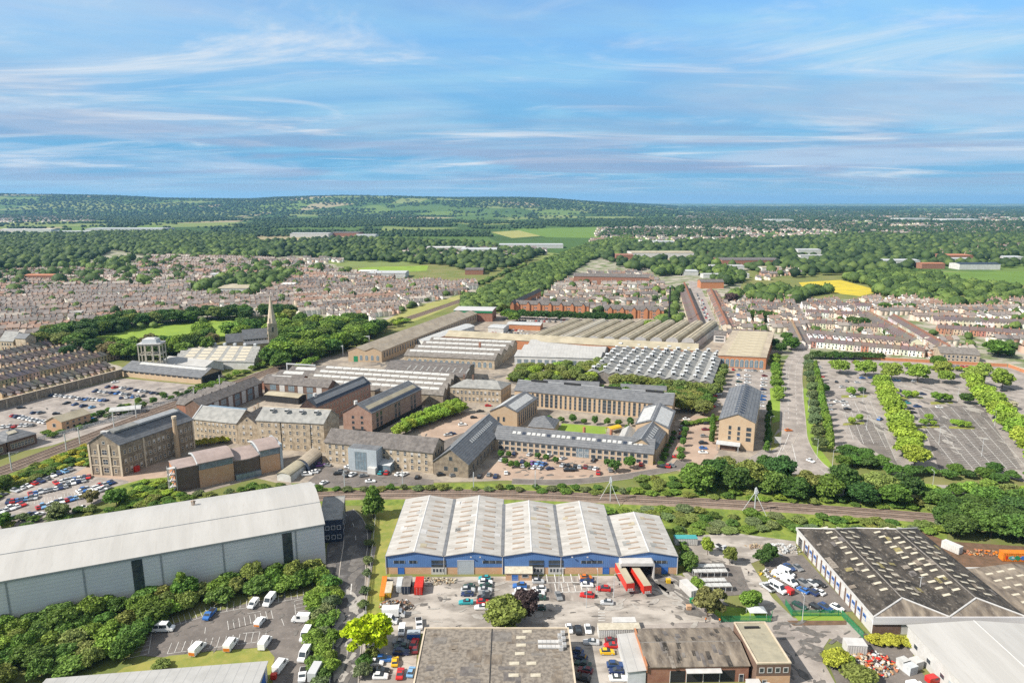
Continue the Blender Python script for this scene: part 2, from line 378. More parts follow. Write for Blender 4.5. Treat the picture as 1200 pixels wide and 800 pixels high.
# =================================================================== FOREGROUND BUILDINGS
# big pale shed with a shallow curved roof (left)
def big_shed():
    A = G(-60, 748); B = G(382, 660)
    s = Bld('big_shed', 'huge pale grey metal shed with a shallow curved white roof, above the bushy thicket', 'warehouse', A, B, 37.0, 14.2)
    L, D, h = s.L, s.D, s.h
    prof = lambda o, dz: [(-o + (D+2*o)*i/14, h + dz + 4.6*math.sin(PI*(.04+.92*i/14)) - 4.6*math.sin(PI*.04)) for i in range(15)]
    b = MB(); b.prism([(0,0),(D,0)] + prof(0,0)[::-1], 'x', 0, L, 'pale_clad'); s.part('wall', b)
    b = MB(); up = prof(.5,.45); dn = prof(.5,.03); b.prism(up + dn[::-1], 'x', -.5, L+.4, 'roof_shed')
    rf = s.part('roof', b)
    b = MB(); b.box(-.5, L+.4, -.08, .14, -.10, .12, 'grey_metal')
    for k in (4, ): s.part('roof_seam', b, parent=rf, loc=(0, up[k][0], up[k][1]+.02))
    b = MB(); b.box(0, L, -.5, -.2, h-.25, h+.1, 'grey_metal'); s.part('gutter', b)
    ux = Vector((B-A)).normalized()
    for px, py in ((12, 700), (99, 690), (189, 680), (263, 668), (350, 652)):
        t = (G(px, py, 8) - A).dot(ux)
        b = MB(); b.box(-.22, .22, -.16, .02, 0, h-.3, 'grey_metal'); s.part('downpipe', b, loc=(t, 0, 0))
    for px, w in ((165.5, 2.9), (341, 3.0)):
        t = (G(px, 660, 8) - A).dot(ux)
        b = MB(); b.box(-w/2, w/2, -.12, .02, .0, h-.6, 'glass_dark')
        for z in (3.2, 6.6, 10): b.box(-w/2, w/2, -.16, -.12, z, z+.12, 'dark')
        s.part('window_strip', b, loc=(t, 0, 0))
    t = (G(227, 593, 18) - A).dot(ux)
    z = up[9][1]
    b = MB()
    for i, (dx, dy, hh) in enumerate(((-.5,0,1.3),(.3,.4,1.0),(0,-.6,1.6))):
        b.cyl((dx,dy,0), (dx,dy,hh), .18, .18, 'rooflight_brown'); b.cyl((dx,dy,hh), (dx,dy,hh+.35), .45, .3, 'rooflight_brown')
    s.part('roof_vent', b, loc=(t, up[9][0], z))
    # two storey dark office at its end
    A2 = G(383, 638); B2 = G(402.5, 634)
    o = Bld('site_office', 'dark navy two storey office with six white framed windows beside the shed', 'office', A2 - Vector((2.5,-1.0)), B2, 20.0, 8.6)
    o.walls('navy_clad', kind='flat'); o.flat('slate_light', par='slate_light', ph=.25, pw=.25)
    o.wins('front', 3, (1.4, 5.0), 1.1, 1.3, 'white', a=1.6, b=o.L-.3); o.wins('right', 4, (1.4, 5.0), 1.1, 1.3, 'white')
big_shed()

# blue fronted warehouse with five gabled bays
def blue_warehouse():
    A = Vector((-41.4, 204.4)); NB = 5; W = 19.14; L = W*NB; D = 42.6; h = 6.5; rise = 1.55
    s = Bld('blue_warehouse', 'blue fronted warehouse with five white gabled roof bays and a brick base', 'warehouse', A, A + Vector((L,0)), D, h)
    b = MB(); DD = (42.6, 42.6, 38.0, 37.6, 28.2)
    for i in range(NB):
        d = DD[i]
        b.prism([(i*W,0),(i*W+W,0),(i*W+W,2.5),(i*W,2.5)], 'y', 0, d, 'peach_brick')
        b.prism([(i*W-.04,2.5),(i*W+W+.04,2.5),(i*W+W+.04,h),(i*W+W/2,h+rise),(i*W-.04,h)], 'y', -.06, d, 'blue_clad')
    s.part('wall', b)
    s.axis, s.rise, s.nb, s.bw, s.E, s.t = 'y', rise, NB, W, D, .25
    rg = random.Random(5)
    for i in range(NB):
        d = DD[i]
        b = MB(); u0, um, u1 = i*W, i*W+W/2, i*W+W
        b.prism([(u0+.12,h+.03),(um,h+rise+.03),(u1-.12,h+.03),(u1-.12,h+.25),(um,h+rise+.28),(u0+.12,h+.25)], 'y', -.5, d+.4, 'roof_white')
        r = s.part('roof', b)
        b = MB(); b.prism([(um-.35,h+rise+.22),(um,h+rise+.40),(um+.35,h+rise+.22)], 'y', -.52, d+.42, 'white_metal'); s.part('ridge_cap', b, parent=r)
        if i < 4:
            b = MB(); b.box(u1-.55, u1+.55, -.3, min(d,DD[i+1]), h+.0, h+.42, 'slate'); s.part('valley_gutter', b, parent=r)
        for sd in (0, 1):
            n = 10 if i < 4 else 7
            for k in range(n):
                if i == 3 and k > 4 and rg.random() < .6: continue
                v = .55 if sd == 0 else .52
                s.skylight(i, sd, 3.2 + (d-6) * k/(n-.6), v, .75, 4.0, 'rooflight_brown')
    for i in range(26):
        bay = rg.randrange(5); s.skylight(bay, rg.randrange(2), rg.uniform(3, DD[bay]-3), rg.choice((.2,.35,.75,.88)), rg.uniform(1.5,3.2), rg.uniform(1.6,2.6), rg.choice(('roof_panel','white_metal','slate_light','roof_tan')), 'replaced_sheet', .035)
    # front: bays left to right
    for t, w in ((4.5,3.6),(9.0,2.6),(35.0,6.4),(67.5,7.0),(89.5,5.2)):
        loc, rot = s.face('front', t, 3.9); obj('window', win_mesh(w, 1.0, 'strip'), s.root, (loc[0], -.07, loc[2]), 0)
    for t, h2 in ((5.0,2.2),(39.5,2.3),(72.2,2.3),(91.5,2.4)): s.door('front', t, 1.9, h2, 'blue_paint', 'blue_paint')
    loc, _ = s.face('front', 26.2, 0); d = s.door('front', 26.2, 5.2, 4.9, 'grey_blue', 'white_metal'); d.location.y = -.07; d.name = 'roller_door'
    for t in (19.0-1.6, 49.4, 55.8):
        b = MB(); b.box(-2.4, 2.4, -.16, .0, 2.5, 5.0, 'glass_dark'); b.box(-2.5, 2.5, -.2, .0, .01, 2.5, 'white_metal')
        for x in (-1.6,-.55,.55,1.6): b.box(x-.3, x+.3, -.24, -.2, .9, 2.0, 'glass_dark')
        b.box(-2.5, 2.5, -.2, -.16, 3.7, 3.8, 'blue_clad'); s.part('loading_bay', b, loc=(t, 0, 0))
    for x in (0.15, W, 2*W, 3*W, 4*W, L-.15):
        b = MB(); b.cyl((0,-.2,0), (0,-.2,h-.1), .11, .11, 'white_metal', 6); s.part('downpipe', b, loc=(x,0,0))
    for x in (28, 31, 61, 66):
        b = MB(); b.cyl((0,-.05,6.3), (0,-.6,6.5), .05, .05, 'galv', 5); b.box(-.25,.25,-.9,-.55,6.35,6.6,'white_metal'); s.part('floodlight', b, loc=(x,0,0))
    # dock canopy
    b = MB(); b.prism([(76.3,4.9),(87.4,4.9),(87.4,5.6),(86.9,5.95),(76.8,5.95),(76.3,5.6)], 'y', -3.6, -.1, 'white_metal')
    b.box(76.3, 76.7, -3.6, -.1, 0, 4.9, 'white_metal'); b.box(87.0, 87.4, -3.6, -.1, 0, 4.9, 'white_metal'); b.box(76.7, 87.0, -.35, -.1, 0, 4.9, 'dark')
    s.part('dock_canopy', b)
    # small brick lodge in front
    o = Bld('gate_lodge', 'small peach brick lodge with a pale roof against the blue warehouse front', 'lodge', G(592.5, 680), G(623, 680), 4.0, 2.7)
    o.walls('peach_brick', 'gable', 'x', 1.0); o.roof('rooflight_pale', 'gable', 'x', 1.0, o=.3, t=.15); o.door('front', 3.0, 2.0, 2.1, 'blue_paint')
    loc, rot = o.face('front', 6.3, 1.2); obj('window', win_mesh(1.8, .9, 'white'), o.root, loc, rot)
blue_warehouse()

# grey felt roofed workshop, bottom centre
def felt_workshop():
    A = Vector((-23.8, 138)); s = Bld('felt_roof_workshop', 'flat workshop with a grey mottled felt roof at the bottom centre', 'workshop', A, A + Vector((39.2, 0)), 28.5, 6.0)
    s.walls('peach_brick', 'flat'); s.flat('felt', par='pale_stone', ph=.35, pw=.35)
    rg = random.Random(3)
    for x, y in ((26.2,24.4),(26.2,21.2),(25.8,17.8),(24.4,14.0),(28.7,14.0),(24.2,9.6),(29.6,9.6),(27.9,27.0)):
        b = MB(); b.box(-1.25,1.25,-.6,.6,.06,.16,'rooflight_pale'); s.part('rooflight', b, loc=(x,y,s.h+.06))
    for i in range(22):
        x = rg.choice((3.2, 8.6, 15.2, 35)) + rg.uniform(-.6,.6); y = 4 + 22*rg.random()
        b = MB(); b.box(-.9,.9,-.5,.5,.05,.1,'asbestos_brown'); s.part('faded_rooflight', b, loc=(x,y,s.h+.07))
    for i in range(40):
        w, d = rg.uniform(.5,2.4), rg.uniform(.5,2.2); b = MB(); b.box(-w,w,-d,d,0,.012,rg.choice(('asbestos_brown','felt','slate_warm','slate_old')),top=(.2,.2)); s.part('roof_stain', b, loc=(rg.uniform(3,36),rg.uniform(3,25),s.h+.122+.0006*i))
    b = MB(); b.box(-.12,.12,0,27.8,0,.1,'dark'); s.part('roof_joint', b, loc=(18.4,.35,s.h+.1))
    for y in (22.2, 20.2):
        b = MB(); b.box(0, 5.6, -.6, .6, .15, .5, 'white_metal')
        for i in range(1,5): b.box(i*1.12-.03, i*1.12+.03, -.62, .62, .5, .53, 'grey_metal')
        s.part('air_duct', b, loc=(30.6,y,s.h+.08))
    for i in range(6):
        b = MB(); b.box(-.55,.55,-.45,.45,0,1.1,'white_metal'); b.cyl((0,0,1.1),(0,0,1.16),.38,.38,'grey_metal',8)
        s.part('air_conditioner', b, loc=(36.5 + .9*(i%2), 19.2+i*1.25, s.h+.12))
felt_workshop()

# brick workshop with a stained corrugated roof and its two neighbours
def brick_workshop():
    A = Vector((34.2, 152.6)); s = Bld('brick_workshop', 'red brick workshop with open bays under a stained corrugated roof', 'workshop', A, A + Vector((26.0, .6)), 15.4, 4.6)
    s.walls('red_brick', 'gable', 'x', 1.4); s.roof('asbestos_brown', 'gable', 'x', 1.4, o=.3, t=.2, trim='slate_old')
    rg = random.Random(8)
    for i in range(26): s.skylight(0, rg.randrange(2), rg.uniform(2,24), rg.uniform(.15,.9), rg.uniform(.8,1.2), rg.uniform(1.5,4), rg.choice(('asbestos','slate_old','felt','slate_warm','asbestos')), 'stained_sheet', .03)
    for t, w in ((7.9,3.8),(12.2,4.0),(16.6,4.2),(20.6,3.8)):
        b = MB(); b.box(-w/2, w/2, -.04, .03, 0, 3.4, 'dark'); b.box(-w/2-.14, -w/2, -.12, .03, 0, 3.4, 'pale_wall'); s.part('open_bay', b, loc=(t,0,0))
    b = MB(); b.prism([(-1.3,3.5),(-.03,3.9),(-.03,4.05),(-1.3,3.65)], 'x', 9.8, 18.8, 'white_metal'); s.part('canopy', b)
    s.door('front', 24.2, 1.0, 2.1, 'navy_clad')
    s2 = Bld('lean_to', 'long narrow lean-to with a white sheet roof beside the red brick workshop', 'lean-to', Vector((29.3,152.3)), Vector((33.9,152.4)), 15.0, 3.4)
    s2.walls('galv', 'flat')
    b = MB(); b.prism([(-.3,3.42),(s2.L+.1,3.95),(s2.L+.1,4.1),(-.3,3.57)], 'y', -.3, 15.2, 'roof_panel'); s2.part('roof', b)
    b = MB(); b.box(-.3,.0,-.2,15.3,3.4,5.4,'orange_brick'); s2.part('parapet', b, loc=(s2.L+.35,0,0))
    A = Vector((61.3, 151.0)); s = Bld('brick_office', 'two storey brown brick office with white windows and a flat olive roof', 'office', A, A + Vector((8.6, .2)), 17.0, 6.6)
    s.walls('brown_brick', 'flat'); s.flat('felt_green', par='pale_stone', ph=.4, pw=.3)
    b = MB(); b.box(.0, s.L, -.05, .0, 0, 3.2, 'peach_brick'); s.part('brick_base', b)
    s.wins('front', 4, (4.3,), 1.0, 1.2, 'white', a=.3, b=s.L-.2); s.door('front', 2.2, 1.0, 2.1, 'dark')
    b = MB(); b.box(0,3.2,-1.6,-.06,0,2.4,'pale_wall'); b.box(-.1,3.3,-1.8,-.06,2.4,2.6,'white_metal'); s.part('porch', b, loc=(-2.6,0,0))
    b = MB(); b.box(-2,2,-.25,.25,0,.5,'dark'); s.part('roof_box', b, loc=(4,14.5,6.72))
brick_workshop()

# dark asbestos roofed factory, right
def dark_factory():
    A = Vector((101.8, 172.6)); D = 52.6; W = 21.3
    s = Bld('dark_roof_factory', 'low factory with a dark mossy roof dotted with pale rooflights', 'factory', A, A + Vector((2*W, 0)), D, 5.6)
    L, h, rise = s.L, s.h, 2.4
    b = MB(); b.box(0, L, 0, D, 0, h, 'pale_wall'); s.part('wall', b)
    s.axis, s.rise, s.nb, s.bw, s.E, s.t = 'y', rise, 2, W, D, .2
    rg = random.Random(11)
    for i in range(2):
        u0, u1 = i*W, (i+1)*W; um = (u0+u1)/2; z = h+.02; hp = 5.2
        pts = [(u0-.3,-.4,z),(u1+.3*(i==1),-.4,z),(u1+.3*(i==1),D+.3,z),(u0-.3,D+.3,z),(um,hp,z+rise),(um,D-hp,z+rise)]
        b = MB(); b.add(pts, [[1,2,5,4],[3,0,4,5],[3,2,1,0]], 'asbestos'); b.add([pts[i] for i in (0,1,4)], [[0,1,2]], 'asbestos_brown'); b.add([pts[i] for i in (2,3,5)], [[0,1,2]], 'asbestos')
        r = s.part('roof', b)
        for p, q in ((pts[0],pts[4]),(pts[1],pts[4]),(pts[2],pts[5]),(pts[3],pts[5])): b = MB(); b.cyl((p[0],p[1],p[2]+.08),(q[0],q[1],q[2]+.1),.24,.24,'white_metal',6); s.part('hip_cap', b, parent=r)
        b = MB(); b.cyl((um,hp,z+rise+.02),(um,D-hp,z+rise+.02),.22,.22,'slate_old',6); s.part('ridge_cap', b, parent=r)
        for sd in (0,1):
            for col in (0,1):
                n = 12
                for k in range(n):
                    y = 9 + (D-14)*k/(n-1) + (1.5 if col else 0) + rg.uniform(-.25,.25)
                    if rg.random() < .07 or (i == 0 and sd == 0 and col == 0): continue
                    s.skylight(i, sd, y, .42 + .34*col, 1.0, 2.2, 'rooflight_pale', th=.06)
    for i in range(40):
        s.skylight(rg.randrange(2), rg.randrange(2), rg.uniform(9,D-9), rg.uniform(.08,.92), rg.uniform(1,3.4), rg.uniform(.9,2.4), rg.choice(('asbestos_brown','asbestos_brown','slate_warm','felt','lichen')), 'stained_sheet', .03)
    b = MB(); b.box(-.35, -.03, -.45, D+.3, h-.7, h+.12, 'white_metal'); s.part('fascia', b)
    b = MB(); b.box(-.3, L+.4, -.5, -.03, h-2.2, h+.1, 'pale_clad'); s.part('fascia', b)
    b = MB(); b.box(-.02, 8.0, -.07, -.02, 0, h-2.2, 'brown_brick'); s.part('brick_panel', b)
    n = 13
    for i in range(n):
        t = 4.5 + (D-13)*i/(n-1); loc, rot = s.face('left', t, 1.6)
        if i in (4, 9): obj('door', door_mesh(1.6, 3.0, 'white_metal'), s.root, (loc[0],loc[1],0), rot)
        else: obj('window', win_mesh(1.5, 1.7, 'blue'), s.root, loc, rot)
        b = MB(); b.box(-.35,.35,-.14,.0,0,h-.7,'brown_brick'); loc, rot = s.face('left', t+1.7, 0); s.part('pier', b, loc=loc, rot=rot)
    for t, w in ((2.4, 3.4), (D-3.5, 3.0), (D-8.5, 2.2)): s.door('left', D-t if False else t, w, 3.6, 'white_metal' if t < 5 else 'dark', 'white_metal')
    b = MB(); b.cyl((0,0,0),(0,0,3.4),.09,.07,'galv',6); b.cyl((-.8,0,3.2),(.8,0,3.2),.05,.05,'galv',5); s.part('flue', b, loc=(21.5,14.5,h+.3))
    # lower bay to its right
    A = Vector((101.8+2*W+.6, 168.0)); s = Bld('side_bay_factory', 'mossy dark roofed lower factory bay at the right edge', 'factory', A, A + Vector((30,0)), 31.5, 4.2)
    s.walls('pale_wall', 'gable', 'y', 2.2); s.roof('asbestos_brown', 'gable', 'y', 2.2, o=.2, t=.2)
    for col in (.35,.6,.85):
        for k in range(7): s.skylight(0, 0, 4 + 23*k/6 + 2*col, col, .9, 2.2, 'rooflight_pale', th=.06)
    b = MB(); b.box(0,30,31.75,32.2,0,4.9,'pale_wall'); s.part('parapet', b)
dark_factory()

def white_shed():
    A = Vector((108.6, 136)); s = Bld('white_roof_shed', 'pale walled shed with a low white roof at the bottom right corner', 'warehouse', A, A + Vector((36, 0)), 31.6, 6.0)
    s.walls('white_metal', 'gable', 'y', 1.3); s.roof('roof_shed', 'gable', 'y', 1.3, o=.3, t=.2, trim='white_metal')
    for t in (4, 9.5): s.door('left', s.D - t - 16, 3.2, 3.6, 'grey_blue')
    s.wins('left', 5, (2.0,), 1.6, 1.2, 'white')
    A = G(30, 829, 5); B = G(302, 806, 5)
    s = Bld('panel_roof_unit', 'unit with a pale ribbed panel roof at the bottom left edge', 'warehouse', A, B, 9.5, 5.0)
    s.walls('pale_wall', 'flat')
    b = MB(); b.prism([(-.3,5.9),(9.8,5.0),(9.8,5.25),(-.3,6.15)], 'x', -.4, s.L+.4, 'roof_panel'); s.part('roof', b)
    b = MB(); b.box(s.L+.02, s.L+.12, 3, 7, 1, 4, 'blue_paint'); s.part('door', b)
white_shed()

# =================================================================== RAILWAY WORKS
def simple(name, label, cat, A, B, C, h, wm, rm, axis='x', rise=4.0, nb=1, hip=None, o=.4, trim=None, t=.25, group=None):
    s = Bld(name, label, cat, A, B, C, h, group)
    s.walls(wm, 'gable' if hip is None else 'flat', axis, rise, nb=nb); s.roof(rm, 'gable', axis, rise, o=o, t=t, nb=nb, hip=hip, trim=trim)
    return s

def works():
    # M1 four storey grey stone block, gable to the left
    A, B, C = G(108,556), G(144,558), G(225.7,491.5,14.7)
    s = simple('stone_workshop', 'long grey stone block with a pale quoined gable beside the packed car park', 'works building', A, B, C, 14.7, 'grey_stone', 'slate', 'y', 5.0, trim='lead')
    s.wins('right', 15, (1.4, 5.4, 9.8), 1.0, 1.9, 'sash', a=1, b=s.flen('right')-1, alt='blind')
    s.wins('front', 1, (1.4, 5.3, 9.8), 2.4, 2.3, 'sash', a=s.L*.36, b=s.L*.64); s.wins('front', 1, (1.4,5.3,9.8), 1.2, 2.0, 'sash', a=1.6, b=4.2); s.wins('front', 1, (1.4,5.3,9.8), 1.2, 2.0, 'sash', a=s.L-4.2, b=s.L-1.6)
    s.wins('front', 1, (14.9,), 1.0, 1.0, 'white', a=6, b=s.L-6)
    for x in (.1, s.L*.32, s.L*.66, s.L-.1):
        b = MB(); b.box(-.45,.45,-.28,-.0,0,14.6,'pale_stone'); s.part('pilaster', b, loc=(x,0,0))
    for z in (4.5, 8.9):
        b = MB(); b.box(.4, s.L-.4, -.16, 0, z, z+.35, 'pale_stone'); s.part('string_course', b)
    for fr in (.30, .99):
        loc, rot = s.face('right', fr*s.flen('right'), 0); b = MB(); b.box(-.4,.4,-.25,0,0,14.4,'pale_stone'); s.part('pilaster', b, loc=loc, rot=rot)
    for y0, y1 in ((3,14),(14.5,s.D-2)):
        b = MB(); W = 2.6; b.prism([(s.L/2-W,s.h+4.3),(s.L/2+W,s.h+4.3),(s.L/2+W,s.h+5.1),(s.L/2,s.h+6.0),(s.L/2-W,s.h+5.1)], 'y', y0, y1, 'slate_light' if y0 < 5 else 'lead', s.k); s.part('roof_lantern', b)
    b = MB(); b.box(-1.6,1.6,-.8,.8,0,1.0,'white_metal'); s.part('roof_vent', b, loc=(s.L*.42+s.k*2.6,2.2,s.h+4.4))
    loc, rot = s.face('right', 6.5, 0); b = MB(); b.box(-1.2,1.2,-1.2,0,0,2.6,'red_paint'); s.part('porch', b, loc=loc, rot=rot)
    p = G(208.5, 535)
    t = empty('chimney_stack', (p.x, p.y, 0)); tag(t, 'tall pale brick chimney between the stone block and the copper roofed hall', 'chimney')
    b = MB(); b.cyl((0,0,0),(0,0,19.5),1.3,.95,'tan_brick',10); obj('shaft', b.mesh('shaft'), t); b = MB(); b.cyl((0,0,19.2),(0,0,20.3),1.2,1.15,'pale_stone',10); obj('cap', b.mesh('cap'), t)
    # M2 wing and its gable
    s = simple('stone_wing', 'three storey tan stone wing with a pale slate roof behind the yellow shrubs', 'works building', G(226.7,490.7,10.8), G(277,496,10.8), 15.0, 10.8, 'stone', 'slate_light', 'x', 4.6, trim='lead')
    s.wins('front', 10, (1.2, 4.6, 8.0), 1.0, 1.7, 'sash', a=.8, b=s.L-.5, alt='blind')
    b = MB(); b.box(2, s.L-1, 8.2, 10.6, s.h+4.0, s.h+4.6, 'glass_sky'); s.part('roof_glazing', b)
    b = MB(); b.prism([(-.8,s.h-.1),(7.5,s.h+5.3),(16,s.h-.1)], 'x', -.9, -.2, 'lead'); s.part('firewall', b)
    s = simple('gabled_wing', 'tan stone wing whose pointed gable faces the copper roofed hall', 'works building', G(277.5,496,11.2), G(301,497,11.2), G(318,487,11.2), 11.2, 'stone', 'slate_warm', 'y', 4.4)
    s.wins('front', 2, (5.2, 8.4), 1.1, 1.9, 'blind'); s.wins('front', 3, (1.4,), 1.1, 1.8, 'sash'); s.wins('front', 1, (12.6,), .8, .9, 'dark', a=4, b=s.L-4)
    s.chimney(s.L/2-1.0, s.D-1, s.h+4.3, 2.2, 1.0); s.chimney(s.L*.3, s.D-2.5, s.h+3.0, 2.0, .9)
    # M3 main block
    s = simple('main_stone_block', 'tall four storey tan stone block with pale slate roof and rooflight boxes', 'works building', G(303,525.5), G(381,530), G(397,487.5,14.8), 14.8, 'stone', 'slate_light', 'x', 5.0, trim='pale_stone')
    s.wins('front', 9, (1.2, 4.7, 8.2, 11.6), 1.05, 1.8, 'sash', a=1.0, b=s.L-1.0, alt='blind'); s.wins('right', 3, (4.7, 8.2), 1.0, 1.7, 'sash', a=2, b=s.flen('right')-2)
    for fr in (.36, .80):
        b = MB(); b.cyl((0,-.15,0),(0,-.15,14.6),.12,.12,'dark',6); s.part('downpipe', b, loc=(fr*s.L,0,0))
    for fr in (.2,.42,.64,.86):
        b = MB(); b.box(-.9,.9,-.9,.9,-.6,.8,'white_metal'); b.box(-.8,.8,-.96,-.9,-.2,.6,'glass_dark'); s.part('rooflight_box', b, loc=(fr*s.L, s.D*.5-2.6, s.h+4.4))
    b = MB(); b.box(-1.4,1.4,-.06,.0,0,3.4,'dark'); s.part('archway', b, loc=(s.L*.14,0,0))
    # M5 long low office with a grey glazed entrance tower
    s = simple('long_stone_office', 'long three storey tan office with a dark slate roof and grey entrance tower', 'office', G(382,541), G(507.5,554.5), 14.5, 9.9, 'stone', 'slate_warm', 'x', 4.2, o=.5)
    s.wins('front', 15, (.8, 3.9, 7.0), 1.25, 2.0, 'sash', a=.8, b=s.L-1.4, alt='blind'); s.wins('right', 3, (.8,3.9,7.0), 1.1, 1.8, 'dark')
    d = G(508,560)-G(382,545)
    b = MB(); b.box(15.2, 29.2, -6.2, -.03, 0, 10.6, 'grey_blue'); b.box(15.5, 28.9, -5.9, -.3, 10.6, 10.75, 'slate'); s.part('entrance_tower', b)
    loc = (21.4, -6.22, .8); obj('window', win_mesh(5.6, 8.6, 'sky'), s.root, loc, 0)
    b = MB(); b.box(29.3, 35.0, -4.6, -.03, 0, 3.4, 'glass_sky', top=(.0,.0)); b.prism([(-4.8,3.4),(-.03,3.9),(-.03,4.6),(-4.8,3.6)], 'x', 29.25, 35.1, 'galv'); s.part('conservatory', b)
    b = MB(); b.box(25.5,29.4,-8.2,-6.25,0,3.0,'pale_wall'); s.part('porch', b)
    # M6 gabled stone hall
    s = simple('gabled_stone_hall', 'gabled stone hall with a dark slate roof and a row of small rooflights', 'hall', G(508,556), G(549,560), G(591,502,5.6), 6.4, 'grey_stone', 'slate', 'y', 6.2, trim='lead')
    s.wins('front', 2, (2.6,), 1.6, 1.9, 'dark', a=3.6, b=s.L-3.6); s.wins('front', 1, (7.4,), 1.4, 1.8, 'dark', a=5, b=s.L-5)
    for i in range(14): s.skylight(0, 1, 18 + i*2.2, .62, 1.0, 1.9, 'rooflight_white')
    s.wins('right', 9, (1.6,), 1.2, 2.6, 'dark', a=4, b=s.flen('right')-3)
    # M7 brick and stone warehouse offices
    s = simple('pink_brick_warehouse', 'four storey pink brick warehouse with barn doors, left of the lime avenue', 'works building', G(403,508), G(436.5,509.5), G(493.7,455.7,11.9), 11.9, 'pink_brick', 'slate', 'y', 4.6, trim='lead')
    for z in (2.9, 5.7, 8.6): s.wins('front', 2, (z,), 1.2, 1.5, 'dark', a=3, b=s.L-3)
    b = MB(); b.box(-3.2,3.2,-.9,0,2.6,3.0,'dark'); b.box(-2,2,-.07,0,0,2.6,'white_metal'); s.part('shop_front', b, loc=(s.L*.55,0,0))
    for f in (.1,.17,.45,.52,.78,.85):
        s.wins('right', 1, (2.8, 5.6, 8.4), 1.9, 2.3, 'dark', a=f*s.flen('right')-1, b=f*s.flen('right')+1)
    b = MB(); b.box(-.02,.14,0,s.D,0,2.6,'dark',sk=s.k); s.part('arcade', b, loc=(s.L,0,0))
    strip(s, 0, 1, .42, 2.6, 'roof_tan'); strip(s, 0, 1, .12, 1.6, 'navy_clad', .5, .5); strip(s, 0, 0, .5, 3.0, 'roof_tan')
    b = MB(); b.cyl((0,0,0),(0,0,2.0),1.1,1.0,'white_metal',8); s.part('roof_vent', b, loc=(s.L*.3+s.k*4,4,s.h+3.2))
    # M8
    s = simple('long_brick_warehouse', 'long brick warehouse with one broad pale roof strip, behind the main stone block', 'works building', G(351,478,12), G(371,476.5,12), G(434,449,12), 12.0, 'pink_brick', 'slate', 'y', 4.6, trim='lead')
    s.wins('right', 16, (1.4, 5.0, 8.4), 1.0, 1.6, 'sash', a=2, b=s.flen('right')-2)
    strip(s, 0, 1, .44, 3.0, 'roof_panel'); strip(s, 0, 1, .10, 1.4, 'navy_clad', .5, .5)
    b = MB(); b.cyl((0,0,0),(0,0,2.0),1.1,1.0,'white_metal',8); s.part('roof_vent', b, loc=(s.L*.5+s.k*5,5,s.h+4.2))
    # M9 long dark terrace of offices
    for nm, lb, a_, b_, D in (('courtyard_range', 'dark slate roofed range with white panels, running beside the main railway', (236,477,8), (307,449,8), 11), ('courtyard_range', 'dark slate roofed range with white panels, across the back of the hidden courtyard', (309.5,449.2,8), (384.5,454.8,8), 11)):
        s = simple(nm, lb, 'works building', G(*a_), G(*b_), D, 8.4, 'brown_brick', 'slate_warm', 'x', 3.2)
        n = int(s.L/6.4)
        for i in range(n):
            t = 3 + (s.L-6)*(i+.5)/n
            if i % 2: b = MB(); b.box(-1.8,1.8,-.14,0,.5,8.0,'white_metal'); s.part('panel', b, loc=(t,0,0))
            else: s.wins('front', 1, (.6, 4.4), 4.2, 3.2, 'sky', a=t-2, b=t+2)
    A, B = G(236,477,8), G(307,449,8); d = (B-A).normalized(); n = Vector((-d.y,d.x))
    s = simple('red_gable_store', 'row of small red brick gables behind the diagonal dark range beside the railway', 'store', A+d*4+n*11.8, B-d*6+n*11.8, 9, 7.0, 'red_brick', 'slate_warm', 'y', 3.0, nb=6)
    s = simple('courtyard_market', 'low open fronted building with a tan roof in the courtyard', 'market hall', G(311,470), G(350,474), 8, 4.2, 'dark', 'roof_tan', 'x', .8)
    # M10 north light works
    s = simple('striped_roof_works', 'wide works with four grey roof bays striped by long white rooflights', 'works building', G(352,451,7), G(519,463,7), G(534,441,7), 7.0, 'grey_stone', 'slate_old', 'x', 3.0, nb=4)
    for i in range(4):
        n = 14
        for k in range(n): s.skylight(i, 0, 3 + (s.L-6)*(k+.5)/n, .78, (s.L-6)/n*.94, 2.0, 'rooflight_white')
    s.wins('right', 4, (1.5,), 2.0, 3.0, 'dark')
    s = simple('dark_roof_works', 'dark roofed works hall with pale cross strips, behind the striped roof works', 'works building', G(449,436,8), G(545,442,8), G(556,427,8), 8.0, 'grey_stone', 'slate_warm', 'x', 3.6)
    for k in range(10): s.skylight(0, 0, 16 + k*4.6, .5, 1.0, 7.0, 'slate_light')
    s = simple('sawtooth_works', 'three stepped dark roof bays with red brick gable ends and white rooflights', 'works building', G(306,446,6), G(350,448,6), G(392,433,6), 6.0, 'red_brick', 'slate_warm', 'x', 2.8, nb=3)
    for i in range(3):
        for k in range(4): s.skylight(i, 0, 4 + (s.L-12)*(k+.5)/4, .62, (s.L-12)/4, 3.0, 'rooflight_white')
    s = simple('stone_store', 'small pale gabled store with a teal door beside the striped roof works', 'store', G(494,470), G(506,472), G(518,462), 5.5, 'pale_wall', 'slate_old', 'y', 2.4)
    s.door('front', s.L/2, 2.6, 3.6, 'teal_paint')
    # M11 long twin span train shed
    s = simple('train_shed', 'very long pale roofed brick shed running away towards the railway cutting', 'train shed', G(408.5,423.5), G(447.5,424.5), G(559,377), 8.6, 'tan_brick', 'roof_tan_dark', 'y', 2.6, nb=2)
    for i in range(2):
        for k in range(20):
            if (k*7+i) % 3: s.skylight(i, 0 if i == 0 else 0, 8 + (s.D-14)*k/19, .6, 5.0, 3.0, 'roof_panel', th=.06)
    s.wins('right', 44, (3.2,), 1.6, 4.0, 'dark', a=2, b=s.flen('right')-2)
    b = MB(); b.box(-1.6,1.6,-.1,0,0,4.4,'green_paint'); s.part('door', b, loc=(s.L*.22,0,0))
